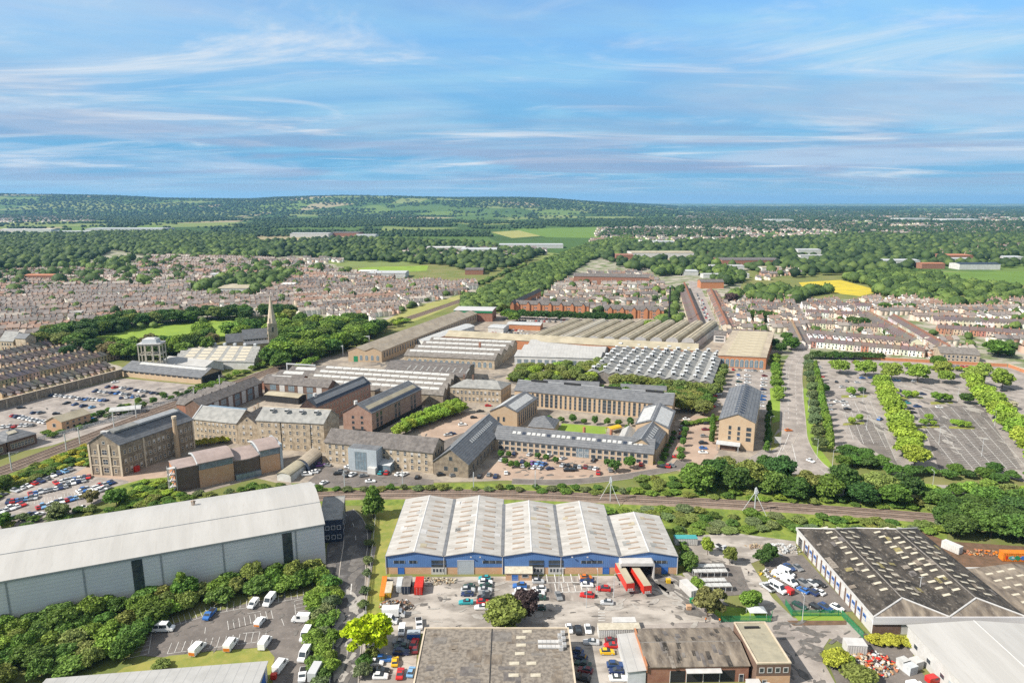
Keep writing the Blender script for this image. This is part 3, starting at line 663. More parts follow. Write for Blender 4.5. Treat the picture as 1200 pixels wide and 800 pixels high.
    s.wins('front', 4, (1.2,), 2.0, 4.0, 'arch', a=s.L*.3, b=s.L-1)
    s = simple('end_block', 'brick block with white roof and green fascia at the far end of the train shed', 'works building', G(532,376,0), G(577,377,0), 26, 11, 'red_brick', 'white_metal', 'x', .5)
    b = MB(); b.box(0,s.L,-.5,-.42,9.0,10.6,'green_paint'); s.part('fascia', b)
    # M12 wide factory
    s = simple('arched_stone_works', 'wide stone works with arched windows under brown and white striped roof bays', 'works building', G(474,427.5), G(579.5,433), G(606,412), 7.2, 'stone', 'slate_old', 'x', 3.4, nb=4)
    s.wins('front', 16, (1.0,), 2.2, 4.2, 'arch', a=2, b=s.L-1)
    for i in range(4):
        for k in range(12): s.skylight(i, 0, 2 + (s.L-4)*(k+.5)/12, .76, (s.L-4)/12*.96, 2.4, 'rooflight_white')
    s.chimney(s.L*.72, s.D*.42, s.h+3, 4, 1.6, 'red_brick', 1.6)
    # white lean-to strip along the train shed
    s = simple('white_canopy', 'long white sheet roof strip alongside the train shed', 'canopy', G(487,398,6), G(498,401,6), G(556,382,6), 6, 'pale_wall', 'rooflight_white', 'y', .8)
    # M20
    s = simple('long_tan_works', 'very long low works with a pale tan roof across the middle', 'works building', G(522,405,0), G(817,423,0), 20, 8.2, 'orange_brick', 'roof_tan', 'x', 3.2)
    s.wins('front', 16, (.8,), 2.8, 5.6, 'arch', a=s.L*.60, b=s.L-2)
    s = simple('pale_blue_roof_works', 'white walled works with three pale blue grey roof bays behind the olive trees', 'works building', G(603,427), G(703,430), G(716,410), 6.4, 'pale_wall', 'roof_panel', 'x', 2.6, nb=3)
    s.wins('front', 12, (1.2,), 3.0, 3.0, 'sky', a=1, b=s.L-1)
    # M19 eleven slanting vaults
    s = Bld('vaulted_works', 'works roofed by eleven slanting tan vaults in a row', 'works building', G(614,406), G(815,410), G(842,388), 6.0)
    s.walls('pale_wall', 'flat'); b = MB(); b.box(0,s.L,0,s.D,6.0,6.1,'asbestos_brown',sk=s.k); s.part('flat_roof', b)
    for i in range(11):
        u0 = s.L*i/11; bw = s.L/11; pr = [(u0+bw*.5-bw*.40*math.cos(PI*t/6), 6.12+4.2*math.sin(PI*t/6)**.8) for t in range(7)]
        b = MB(); b.prism(pr, 'y', -.3, s.D+.3, 'rooflight_pale' if i == 2 else 'roof_tan', s.k); v = s.part('vault', b)
        b = MB(); b.prism([(u,z-.02) for u,z in pr], 'y', -.5, -.32, 'white_metal', s.k); s.part('gable_end', b, parent=v)
        b = MB(); um = u0+bw*.5; b.box(um-.5,um+.5,-.4,s.D+.3,10.26,10.55,'roof_tan_dark',sk=s.k); s.part('ridge_vent', b, parent=v)
    s.wins('front', 22, (1.6,), 3.0, 3.4, 'sky', a=2, b=s.L-2)
    # M18 red brick arched hall
    s = simple('red_arched_hall', 'red brick hall with big arched windows and a pale ribbed roof edged brown', 'hall', G(841,430), G(897,433), G(906,402), 9.0, 'orange_brick', 'roof_tan_dark', 'x', 1.6, nb=9)
    s.wins('front', 9, (.8,), 2.5, 5.8, 'arch', a=1.5, b=s.L-1.5)
    for i in range(9):
        for sd in (0, 1): s.skylight(i, sd, s.L*.52, .5, s.L*.72, s.bw*.40, 'roof_tan', th=.05)
    # M17 vents
    s = simple('cowl_roof_works', 'grey pitched works crowded with white roof cowls beside the red arched hall', 'works building', G(688,447), G(833,461), G(846,424), 6.6, 'slate_old', 'slate_light', 'y', 1.7, nb=11)
    rg = random.Random(9)
    for i in range(11):
        for k in range(9):
            y = 5 + (s.D-10)*k/8 + (2.4 if i % 2 else 0)
            um = (i+.5)*s.bw
            if 'cowl' not in WM: b = MB(); b.box(-1.1,1.1,-1.1,1.1,-.8,1.2,'galv'); b.prism([(-1.4,1.2),(1.4,1.2),(.8,1.9),(-.8,1.9)],'x',-1.3,1.3,'galv'); b.box(1.1,1.16,-.9,.9,-.5,1.0,'dark'); b.box(-.9,.9,-1.16,-1.1,-.4,1.0,'dark'); WM['cowl'] = b.mesh('roof_cowl')
            y += rg.uniform(-1,1); q = s.part('roof_cowl', WM['cowl'], loc=(um+s.k*y+rg.uniform(-.8,.8), y, s.h+1.9), rot=rg.uniform(-.5,.5)); q.scale = (rg.uniform(.6,1.05),)*3
    # M13 hip roof offices
    s = simple('hip_roof_office', 'cream stone office with a hipped slate roof at the head of the lime avenue', 'office', G(528,470), G(587,473), G(599,465), 9.0, 'stone', 'slate_light', 'x', 3.4, hip=6, trim=None)
    s.wins('front', 12, (1.0, 5.0), 1.3, 2.2, 'sash', a=1, b=s.L-1, alt='blind'); s.wins('right', 5, (1.0, 5.0), 1.2, 2.1, 'sash')
    for fr in (.16, .34): s.chimney(fr*s.L, s.D*.5, s.h+2.6, 3.2, 1.2, 'brown_brick', 1.2)
    # M14 modern office court
    s = simple('north_office_range', 'long tan brick office range with a blue grey slate roof north of the lawn', 'office', G(603,474.5), G(787,493), 17, 9.2, 'tan_brick', 'slate', 'x', 4.2, trim='lead')
    n = 26
    rg = random.Random(4)
    for i in range(n):
        t = 10 + (s.L-18)*(i+.5)/n
        s.wins('front', 1, (.6,), rg.choice((1.1,1.5,2.0)), 7.8, 'dark', a=t-1, b=t+1)
    for fr in (.14,.36,.62,.88):
        b = MB(); b.box(-5,5,-.8,.8,-.4,.7,'dark'); s.part('roof_louvre', b, loc=(fr*s.L, s.D*.5, s.h+4.4))
    s = simple('west_office_wing', 'gabled tan office wing with white roof strips at the west end of the lawn', 'office', G(574.5,500), G(606,501.8), G(629.5,484), 9.0, 'tan_brick', 'slate', 'y', 3.6)
    s.wins('front', 2, (3.4,), 1.1, 2.6, 'dark', a=3, b=9); s.wins('right', 9, (.8,), 1.1, 7.0, 'dark')
    for sd in (0,1):
        strip(s, 0, sd, .46, 4.8, 'rooflight_white', 1.2, 2.5)
    s = simple('east_office_pavilion', 'tan office pavilion with two white roof panels at the east end of the lawn', 'office', G(745,497,8), G(783.5,503,8), G(791,482,8), 8.2, 'tan_brick', 'slate', 'y', 3.2)
    for sd in (0,1):
        strip(s, 0, sd, .45, 7.0, 'rooflight_white', 1.5, 4)
    s.wins('right', 8, (.8,), 1.1, 6.0, 'dark')
    s = simple('east_slate_hall', 'slate roofed hall with a line of rooflights joining the south range to the pavilion', 'office', G(733,524,6), G(768.5,527,6), G(781,505,6.5), 6.4, 'tan_brick', 'slate', 'y', 4.4, trim='lead')
    for i in range(7): s.skylight(0, 1, 3 + (s.D-6)*(i+.5)/7, .6, 1.2, 2.4, 'rooflight_white')
    s = simple('south_office_range', 'very long tan office range with a rooflight line, facing the paved car park', 'office', G(579,526.5), G(765,545), 15, 5.6, 'tan_brick', 'slate', 'x', 4.4)
    s.wins('front', 24, (.6, 3.2), 2.0, 1.7, 'white', a=2, b=s.L-2); s.wins('front', 1, (.4,), 6.0, 4.6, 'sky', a=s.L*.54, b=s.L*.60)
    for i in range(26):
        fr = .12 + .80*i/25
        b = s.skylight(0, 0, fr*s.L, .55, 1.7, 1.7, 'rooflight_white' if i % 5 != 2 else 'navy_clad')
    for fr in (.56, .73):
        b = MB(); b.cyl((0,0,0),(0,0,4.4),.8,.7,'terracotta',8); s.part('chimney', b, loc=(fr*s.L, s.D*.6, s.h+2.6))
    s = simple('lawn_pavilion', 'small slate pavilion with a green glass ridge on the lawn', 'pavilion', G(619,508.5), G(649,511), 15, 4.2, 'tan_brick', 'slate', 'x', 4.2, hip=7)
    s = simple('lawn_conservatory', 'pavilion with white glazed roof strips at the east end of the lawn', 'pavilion', G(722,522,3), G(737,523,3), G(744,506,3), 4.0, 'tan_brick', 'roof_panel', 'y', 2.0)
    for a_, b_, lb in (((636,463),(701,466), 'narrow slate roofed store left of the two behind the long north range'), ((727,468.5),(780,471.5), 'narrow slate roofed store right of the two behind the long north range')):
        s = simple('slate_store', lb, 'store', G(*a_), G(*b_), 12, 6.0, 'tan_brick', 'slate', 'x', 2.6)
        s.wins('front', 5, (3.6,), 3.0, 1.6, 'dark')
        for x in (.3, s.L-.3):
            b = MB(); b.box(-.35,.35,-.4,s.D+.3,s.h-1,s.h+1.0,'pink_brick'); s.part('parapet', b, loc=(x,0,0))
    # M16 tall gabled block by the road
    s = simple('tall_gabled_block', 'tall tan brick block with a slate roof and a plain gable, beside the main road', 'office', G(841,523.5), G(882.5,528.5), G(889.5,487), 14.4, 'tan_brick', 'slate', 'y', 3.6)
    for x, w in ((5.2,1.2),(9.4,1.2),(14.0-.0,2.2)):
        for z in (4.6, 7.2, 9.8): s.wins('front', 1, (z,), w, 1.9, 'dark', a=x-1, b=x+1)
    for i in range(12): s.skylight(0, 0, 3 + (s.D-6)*(i+.5)/12, .86, 2.0, 1.6, 'navy_clad', th=.06); s.skylight(0, 1, 3 + (s.D-6)*(i+.5)/12, .80, 2.0, 2.4, 'navy_clad', th=.06)
    b = MB(); b.box(-.6,10.6,-5.2,-.05,3.2,3.6,'galv'); b.box(-.2,.1,-5.0,-4.7,0,3.2,'grey_metal'); b.box(1.2,8.6,-3.4,-.05,0,3.2,'brown_brick'); b.box(9.6,10.0,-5.0,-4.6,0,3.2,'grey_metal'); s.part('canopy', b)
works()

def copper_hall():
    A = G(208.5, 577); B = G(331, 549)
    s = Bld('copper_roof_hall', 'modern brick and timber hall with two curved copper roofs', 'hall', A, B, 16.0, 9.5)
    L = s.L; f = lambda p: L*p
    b = MB(); b.box(0, f(.20), 0, 12, 0, 10.2, 'timber_dark'); b.box(-.3, .0, 0, 12, 0, 10.4, 'orange_brick'); s.part('timber_wing', b)
    b = MB(); b.prism([(0,10.2),(12,10.2),(12,10.5),(0,10.5)], 'x', -.5, f(.20), 'copper'); s.part('flat_roof', b)
    for a0, a1, nm in ((.20,.52,'wall'), (.78,.98,'wall')):
        b = MB(); b.box(f(a0), f(a1), -.4, 14, 0, 7.8, 'peach_brick'); s.part('brick_panel', b)
        b = MB(); b.box(f(a0)+.1, f(a1)-.1, -.2, 14, 7.8, 10.9, 'glass_sky')
        for i in range(3): x = f(a0)+.2 + (f(a1)-f(a0)-.6)*i/2; b.box(x, x+.3, -.34, -.2, 7.8, 10.9, 'grey_metal')
        b.box(f(a0), f(a1), -.38, -.2, 10.6, 11.1, 'galv'); s.part('glazing', b)
        n = 10; up = [(-1.2 + 16.4*i/n, 11.2 + 2.6*math.sin(PI*(.10+.8*i/n)) - .8) for i in range(n+1)]; dn = [(u, z-.4) for u, z in up]
        b = MB(); b.prism(up + dn[::-1], 'x', f(a0)-.4, f(a1)+.4, 'copper'); r = s.part('curved_roof', b)
        b = MB(); b.prism([(u*1.0, z+.03) for u, z in up] + [(u, z-.7) for u, z in up[::-1]], 'x', f(a0)-.7, f(a0)-.42, 'galv'); s.part('roof_edge', b, parent=r)
    # curved timber drum
    n = 12; b = MB(); x0, x1 = f(.52), f(.78); pr = []
    for i in range(n+1):
        t = i/n; pr.append((x0 + (x1-x0)*t, -1.6*math.sin(PI*t)))
    vs = [(x,y,0) for x,y in pr] + [(x1,12,0),(x0,12,0)]; m = len(vs); zt = 8.6
    vs2 = [(x,y,zt) for x,y,_ in vs]; b.add(vs+vs2, [[i,(i+1)%m,m+(i+1)%m,m+i] for i in range(m)] + [list(range(m))[::-1]], 'timber_dark'); s.part('timber_drum', b)
    b = MB(); vs = [(x,y*1.25,zt) for x,y in pr] + [(x1,12,zt+1.2),(x0,12,zt+1.2)]; vs2 = [(x,y,z+.5) for x,y,z in vs]
    b.add(vs+vs2, [[i,(i+1)%m,m+(i+1)%m,m+i] for i in range(m)] + [list(range(m))[::-1], list(range(m,2*m))], 'copper'); s.part('drum_roof', b)
    b = MB(); b.box(x0+.3, x1-.3, -2.2, -1.0, 0, 2.6, 'glass_sky'); s.part('low_window', b)
    b = MB(); b.box(f(.98)+.1, L+.4, -.6, 14, 0, 12.2, 'grey_blue'); s.part('end_fin', b)
    # white outside stair
    p = G(203.5, 577); t = empty('escape_stair', (p.x, p.y, 0), s.ang); tag(t, 'white steel escape stair at the end of the copper roofed hall', 'stair')
    b = MB()
    for x in (-1.4,1.4):
        for y in (-1.2,1.2): b.box(x-.14,x+.14,y-.14,y+.14,0,11.6,'white_metal')
    obj('stair_frame', b.mesh('stair_frame'), t)
    for i in range(4):
        b = MB(); b.box(-1.5,1.5,-1.3,1.3,0,.2,'white_metal'); obj('landing', b.mesh('landing'), t, (0,0,2.7*(i+1)))
        b = MB(); b.prism([(-1.2,0),(-.9,0),(1.2,2.6),(.9,2.6)],'y',-1.1,-.4,'galv'); obj('flight', b.mesh('flight'), t, (0,0,2.7*i))
    # two arched sheds in front of the main block
    s = Bld('arched_shed', 'old barrel roofed dark shed beside the main stone block', 'shed', G(349,548), G(363,554), G(378,541), 3.4)
    n = 8; W = s.L; pr = [(W/2-W/2*math.cos(PI*i/n), 3.4+1.8*math.sin(PI*i/n)) for i in range(n+1)]
    b = MB(); b.prism([(0,0),(W,0)] + pr[::-1], 'y', 0, s.D, 'navy_clad', s.k); s.part('wall', b)
    b = MB(); b.prism([(u,z+.2) for u,z in pr] + [(u,z+.02) for u,z in pr[::-1]], 'y', -.3, s.D+.3, 'roof_tan_dark', s.k); s.part('roof', b); s.door('front', W/2, 3, 3.4, 'pale_wall')
    s = Bld('long_low_shed', 'long low shed with a pale curved roof behind the huge pale shed', 'shed', G(325,563), G(341,565), G(362,549), 2.8)
    W = s.L; pr = [(W/2-W/2*math.cos(PI*i/n), 2.8+1.2*math.sin(PI*i/n)) for i in range(n+1)]
    b = MB(); b.prism([(0,0),(W,0)] + pr[::-1], 'y', 0, s.D, 'pale_wall', s.k); s.part('wall', b)
    b = MB(); b.prism([(u,z+.2) for u,z in pr] + [(u,z+.02) for u,z in pr[::-1]], 'y', -.3, s.D+.3, 'felt_green', s.k); s.part('roof', b)
copper_hall()

# =================================================================== LEFT: STATION SIDE
def station_side():
    s = simple('long_goods_shed', 'long low shed with a grey roof, white ridge and open dark gable end', 'goods shed', G(143.5,441), G(236,450.5), 20, 5.0, 'tan_brick', 'slate', 'x', 4.0, o=.8)
    for k in range(10): s.skylight(0, 0, 9 + (s.L-11)*(k+.5)/10, .80, (s.L-11)/10, 2.6, 'rooflight_white')
    b = MB(); b.box(0,.06,1,19,0,5.2,'dark'); s.part('open_end', b, loc=(s.L,0,0)); s.wins('front', 14, (3.2,), 3.0, 1.0, 'dark')
    s = simple('white_ridge_shed', 'second goods shed with a white roof behind the long low shed', 'goods shed', G(188,434), G(240,440), 18, 5.5, 'pale_wall', 'roof_panel', 'x', 3.2)
    s = simple('vented_roof_store', 'wide store with pale striped roof bays and round steel vents', 'store', G(205,431), G(298,433), G(306,415), 5.6, 'pale_wall', 'slate_light', 'x', 1.8, nb=5)
    for i in range(5):
        for k in range(5): s.skylight(i, 0, 5 + (s.L-10)*(k+.5)/5, .5, (s.L-10)/7, s.bw*.3, 'rooflight_pale')
    for k in range(7): s.vent(6 + (s.L-10)*k/6, s.D-2, s.h+1.6, 2.0)
    # white lattice water tower
    p = G(181, 436); t = empty('water_tower', (p.x,p.y,0), .1); tag(t, 'white lattice water tower with a tank on top, in front of the park', 'water tower')
    for i in range(4):
        for j in range(3):
            if 0 < i < 3 and j == 1: continue
            b = MB(); b.box(-.34,.34,-.34,.34,0,21,'rooflight_pale'); obj('column', b.mesh('column'), t, (-7.2+4.8*i, -5+5*j, 0))
    for z in (6.5, 13.5, 20.2):
        b = MB()
        for y in (-5.2,-.2,4.8): b.box(-7.6,7.6,y,y+.4,z,z+.6,'rooflight_pale')
        for x in (-7.4,-2.6,2.2,7.0): b.box(x,x+.4,-5.2,5.2,z+.02,z+.88,'rooflight_pale')
        obj('beam', b.mesh('beam'), t)
    b = MB(); b.box(-7.8,7.8,-5.6,5.6,21.2,21.8,'white_metal'); b.box(-5,5,-3.8,3.8,21.8,24.6,'galv',top=(.4,.4)); b.box(-4,4,-3,3,24.6,25.2,'white_metal',top=(.8,.8)); obj('tank', b.mesh('tank'), t)
    # church
    A, B = G(286,409.5), G(315,407)
    c = Bld('church', 'stone church with dark roofs and a tall pointed spire among trees', 'church', A, B, 11, 8.5)
    c.walls('stone', 'gable', 'x', 7.0); c.roof('slate', 'gable', 'x', 7.0, o=.3)
    b = MB(); b.box(0, c.L, -5.5, 0, 0, 4.6, 'stone'); b.prism([(-5.8,4.6),(0,6.6),(0,6.9),(-5.8,4.9)], 'x', -.2, c.L+.2, 'slate'); c.part('aisle', b)
    b = MB(); b.prism([(1,0),(10,0),(10,6.5),(5.5,12.5),(1,6.5)], 'x', -13, 0, 'stone'); c.part('chancel', b)
    b = MB(); b.prism([(.7,6.3),(5.5,12.7),(10.3,6.3),(10.3,6.7),(5.5,13.1),(.7,6.7)], 'x', -13.2, -.05, 'slate'); c.part('chancel_roof', b)
    c.wins('front', 8, (6.2,), .9, 1.8, 'dark', a=1, b=c.L-1)
    loc = (-13.05, 5.5, 3); obj('window', win_mesh(2.2, 5, 'arch'), c.root, loc, -PI/2)
    x, y = c.L + 3.6, -2.0
    b = MB(); b.box(x-3.7,x+3.7,y-3.7,y+3.7,0,21,'stone',top=(.3,.3))
    for dx in (-1,1):
        for dy in (-1,1): b.box(x+dx*3.5-.5,x+dx*3.5+.5,y+dy*3.5-.5,y+dy*3.5+.5,0,17,'pale_stone',top=(.25,.25))
    b.box(x-3.5,x+3.5,y-3.5,y+3.5,20.4,21.2,'pale_stone'); c.part('tower', b)
    for r_, dx, dy in ((0,0,-3.56),(PI/2,3.56,0),(-PI/2,-3.56,0)): obj('window', win_mesh(1.2, 4, 'dark'), c.root, (x+dx, y+dy, 14), r_)
    b = MB(); b.cyl((x,y,21.2),(x,y,44),3.5,.08,'pale_stone',8); c.part('spire', b)
    for i in range(4):
        an = PI/4 + i*PI/2; b = MB(); b.cyl((0,0,0),(0,0,5),.7,.05,'pale_stone',6); c.part('pinnacle', b, loc=(x+3.0*math.cos(an)*1.1, y+3.0*math.sin(an)*1.1, 21.2))
    # boundary wall
    A, B = G(-60, 496), G(144, 441.5)
    w = Bld('boundary_wall', 'long tall stone boundary wall between terraces and the big car park', 'wall', A, B, .8, 5.6)
    b = MB(); b.box(0, w.L, 0, .8, 0, 5.4, 'grey_stone'); w.part('wall', b)
    b = MB(); b.box(-.1, w.L+.1, -.15, .95, 5.42, 5.75, 'pale_stone'); w.part('coping', b)
    for i in range(int(w.L/9)):
        b = MB(); b.box(-.4,.4,-.25,0,0,5.4,'stone'); w.part('pier', b, loc=(4+i*9,0,0))
    # small beige building
    s = simple('yard_office', 'beige brick gabled office standing alone in the big car park', 'office', G(55.5,505), G(73.5,506), G(107,495.5), 5.6, 'peach_brick', 'roof_tan', 'y', 2.4)
    s.wins('front', 1, (2.6,), 1.6, 1.8, 'white'); s.wins('right', 4, (1.0, 3.4), 1.0, 1.2, 'dark')
    for lb, a_, b_, D in (('hip roofed brick office at the left edge beside the railway', (-40,548), (8.5,530.5), 18), ('hip roofed brick office with skylights on its slate roof, beside the railway', (10,530), (44,519.5), 17)):
        s = Bld('hip_roof_depot', lb, 'depot', G(*a_), G(*b_), D, 5.4); s.walls('brown_brick', 'flat'); s.roof('slate', 'gable', 'x', 3.6, hip=8, o=.5)
        s.wins('front', 7, (1.4,), 1.4, 2.2, 'sash')
        if a_[0] > 0:
            b = MB(); b.box(-2,2,-1.2,1.2,0,.3,'rooflight_pale'); s.part('rooflight', b, loc=(s.L*.4,s.D*.3,s.h+2.4), rot=(.4,0,0))
    # white canopy shelter
    A, B = G(129,488), G(165,484.5)
    s = Bld('white_shelter', 'long white canopied shelter beside the railway cutting', 'shelter', A, B, 7, 3.0)
    n = 6; pr = [(3.5-3.9*math.cos(PI*i/n), 2.8+1.2*math.sin(PI*i/n)) for i in range(n+1)]
    b = MB(); b.prism(pr + [(u,z-.15) for u,z in pr[::-1]], 'x', -.3, s.L+.3, 'rooflight_white'); s.part('roof', b)
    for i in range(6):
        b = MB()
        for y in (.3,6.7): b.box(-.1,.1,y-.1,y+.1,0,2.8,'white_metal')
        s.part('post', b, loc=(s.L*i/5,0,0))
    b = MB(); b.box(0,s.L,6.4,6.5,0,2.6,'glass_sky'); s.part('screen', b)
    # house-like stone building, far left
    s = simple('stone_school', 'stone building with two gables beyond the near terraces, at the left edge', 'school', G(1,412), G(17,413), G(33,404), 9, 'stone', 'slate_light', 'x', 5); s.wins('front', 4, (2,5.5), 1.2, 2, 'dark')
    s = simple('stone_tower_house', 'tall narrow stone house beyond the near terraces', 'house', G(20,413), G(32,414), 9, 12, 'stone', 'slate', 'x', 3)
station_side()
# =================================================================== GROUND
mat('ground_grass', (.13,.16,.045), (.19,.185,.075), .035, c3=(.16,.13,.075), scale3=.12, amt3=.6, world=True, rough=1, spec=.1)
mat('lawn', (.22,.31,.05), (.165,.25,.042), .05, c3=(.20,.26,.06), scale3=.4, amt3=.5, world=True, rough=1, spec=.1)
mat('dry_grass', (.27,.255,.07), (.18,.21,.05), .18, c3=(.33,.27,.12), scale3=.5, amt3=.6, world=True, rough=1, spec=.1)
mat('rough_grass', (.20,.25,.05), (.11,.16,.035), .25, c3=(.29,.27,.08), scale3=.7, amt3=.7, world=True, rough=1, spec=.1)
mat('meadow', (.31,.30,.11), (.24,.25,.08), .03, c3=(.33,.27,.16), scale3=.05, amt3=.7, world=True, rough=1, spec=.1)
mat('rapeseed', (.52,.41,.04), (.40,.33,.05), .05, world=True, rough=1, spec=.1)
mat('crop_green', (.13,.21,.045), (.11,.18,.04), .02, world=True, rough=1, spec=.1)
mat('asphalt', (.175,.155,.14), (.125,.112,.103), .16, c3=(.24,.215,.195), scale3=.9, amt3=.7, world=True, rough=.95, spec=.15, detail=9)
mat('asphalt_dark', (.105,.10,.097), (.068,.065,.064), .10, c3=(.20,.19,.182), scale3=.22, amt3=.85, world=True, rough=.9, spec=.2, detail=9)
mat('asphalt_pale', (.325,.29,.262), (.225,.20,.182), .12, lo=.42, hi=.58, c3=(.40,.37,.34), scale3=.6, amt3=.8, world=True, rough=.95, spec=.15, detail=9)
mat('yard_concrete', (.40,.365,.325), (.235,.212,.188), .16, lo=.42, hi=.58, c3=(.13,.115,.10), scale3=.33, amt3=.85, world=True, rough=.9, spec=.15, detail=9, stretch=(.45,1,1))
mat('yard_stained', (.29,.255,.225), (.15,.132,.118), .2, lo=.42, hi=.58, c3=(.46,.42,.375), scale3=.5, amt3=.85, world=True, rough=.9, spec=.15, detail=9, stretch=(1,.3,1))
mat('paving_tan', (.33,.285,.23), (.22,.19,.16), .10, lo=.42, hi=.58, c3=(.17,.155,.14), scale3=.4, amt3=.8, world=True, rough=.95, spec=.15)
mat('paving_pink', (.38,.285,.22), (.30,.225,.175), .08, c3=(.48,.38,.30), scale3=.3, amt3=.5, world=True, rough=.95, spec=.15)
mat('pavement', (.33,.29,.25), (.28,.245,.21), .3, world=True, rough=.95, spec=.15)
mat('kerb', (.42,.38,.33), (.36,.33,.29), .5, world=True, rough=.9)
mat('ballast', (.26,.20,.16), (.185,.14,.11), .25, c3=(.25,.20,.17), scale3=.8, amt3=.6, world=True, rough=1, spec=.1, detail=9)
mat('rail_rust', (.09,.06,.045), (.13,.09,.07), 2, rough=.6)
mat('sleeper', (.22,.195,.17), (.16,.14,.12), 1, rough=1)
mat('town_ground', (.36,.32,.275), (.11,.15,.05), .06, lo=.42, hi=.58, c3=(.50,.46,.41), scale3=.12, amt3=.6, world=True, rough=1, spec=.1, detail=8)
mat('soil', (.17,.105,.07), (.11,.075,.05), .4, world=True, rough=1, spec=.1)

ZL = [0]
def patch(name, pts, m, layer, world_pts=False):
    bm = bmesh.new(); z = .012*layer + .0004*ZL[0]; ZL[0] += 1
    vs = []
    for p in pts:
        q = Vector((p[0], p[1], 0)) if world_pts else P(p[0], p[1])
        vs.append(bm.verts.new((q.x, q.y, z)))
    f = bm.faces.new(vs); f.normal_update()
    if f.normal.z < 0: f.normal_flip()
    bmesh.ops.triangulate(bm, faces=[f]); me = bpy.data.meshes.new(name); bm.to_mesh(me); bm.free(); me.materials.append(MAT[m])
    return struct(name, me)
def smooth_line(pts, n=6):
    out = []
    for i in range(len(pts)-1):
        p0 = pts[max(0,i-1)]; p1 = pts[i]; p2 = pts[i+1]; p3 = pts[min(len(pts)-1,i+2)]
        for k in range(n):
            t = k/n
            out.append(0.5*((2*p1)+(p2-p0)*t+(2*p0-5*p1+4*p2-p3)*t*t+(3*p1-p0-3*p2+p3)*t**3))
    out.append(pts[-1]); return out
def ribbon_mesh(name, pts, offs, m, z, z2=None, closed=False):
    """strip between two offsets of a centre line"""
    vs = []; fs = []; n = len(pts)
    for i, p in enumerate(pts):
        d = (pts[min(n-1,i+1)] - pts[max(0,i-1)]).normalized(); nrm = Vector((-d.y, d.x))
        a = p + nrm*offs[0]; b = p + nrm*offs[1]
        vs += [(a.x,a.y,z),(b.x,b.y,z)]
    for i in range(n-1): fs.append([2*i,2*i+1,2*i+3,2*i+2])
    return vs, fs
def ribbon(name, px, w, m, layer, kerbs=True, dash=None, edge=None):
    pts = smooth_line([G(*p) for p in px]); z = .012*layer + .0004*ZL[0]; ZL[0] += 1
    b = MB(); b.add(*ribbon_mesh('', pts, (-w/2, w/2), m, z), m)
    if kerbs:
        for s_ in (-1, 1):
            o0, o1 = s_*w/2, s_*(w/2+.25)
            vs = []; n = len(pts)
            for i, p in enumerate(pts):
                d = (pts[min(n-1,i+1)] - pts[max(0,i-1)]).normalized(); nr = Vector((-d.y, d.x))
                a = p + nr*o0; c = p + nr*o1
                vs += [(a.x,a.y,z-.01),(a.x,a.y,z+.12),(c.x,c.y,z+.12),(c.x,c.y,z-.01)]
            fs = []
            for i in range(n-1):
                for k in range(3): fs.append([4*i+k,4*i+k+1,4*i+k+5,4*i+k+4])
            b.add(vs, fs, 'kerb')
    struct(name, b.mesh(name))
    if dash:
        ln, gap, lw, offs = dash; b = MB()
        for of in offs:
            acc = 0; i = 0
            L = [0]
            for k in range(len(pts)-1): L.append(L[-1]+(pts[k+1]-pts[k]).length)
            def at(d):
                for k in range(len(pts)-1):
                    if L[k+1] >= d:
                        t = (d-L[k])/max(1e-6,L[k+1]-L[k]); dd = (pts[k+1]-pts[k]).normalized(); return pts[k].lerp(pts[k+1],t)+Vector((-dd.y,dd.x))*of, dd
                return pts[-1], (pts[-1]-pts[-2]).normalized()
            d = 1
            while d < L[-1]-ln:
                p, dd = at(d); q, _ = at(d+ln); nr = Vector((-dd.y,dd.x))*lw/2
                b.add([(*(p-nr),z+.012),(*(p+nr),z+.012),(*(q+nr),z+.012),(*(q-nr),z+.012)], [[0,1,2,3]], 'white_line'); d += ln+gap
        struct('road_markings', b.mesh('road_markings'))
    return pts
def lines(name, segs, w=.14, layer=12, m='white_line'):
    b = MB(); z = .012*layer + .0004*ZL[0]; ZL[0] += 1
    for p, q in segs:
        p = G(*p) if not isinstance(p, Vector) else p; q = G(*q) if not isinstance(q, Vector) else q
        d = (q-p).normalized(); nr = Vector((-d.y,d.x))*w/2
        b.add([(*(p-nr),z),(*(p+nr),z),(*(q+nr),z),(*(q-nr),z)], [[0,1,2,3]], m)
    return struct(name, b.mesh(name))
def bays(a, b_, n, depth, side=1, head=True):
    a = G(*a); b_ = G(*b_); d = (b_-a)/n; nr = Vector((-d.y,d.x)).normalized()*depth*side; s = []
    for i in range(n+1): s.append((a+d*i, a+d*i+nr))
    if head: s.append((a, b_))
    return s

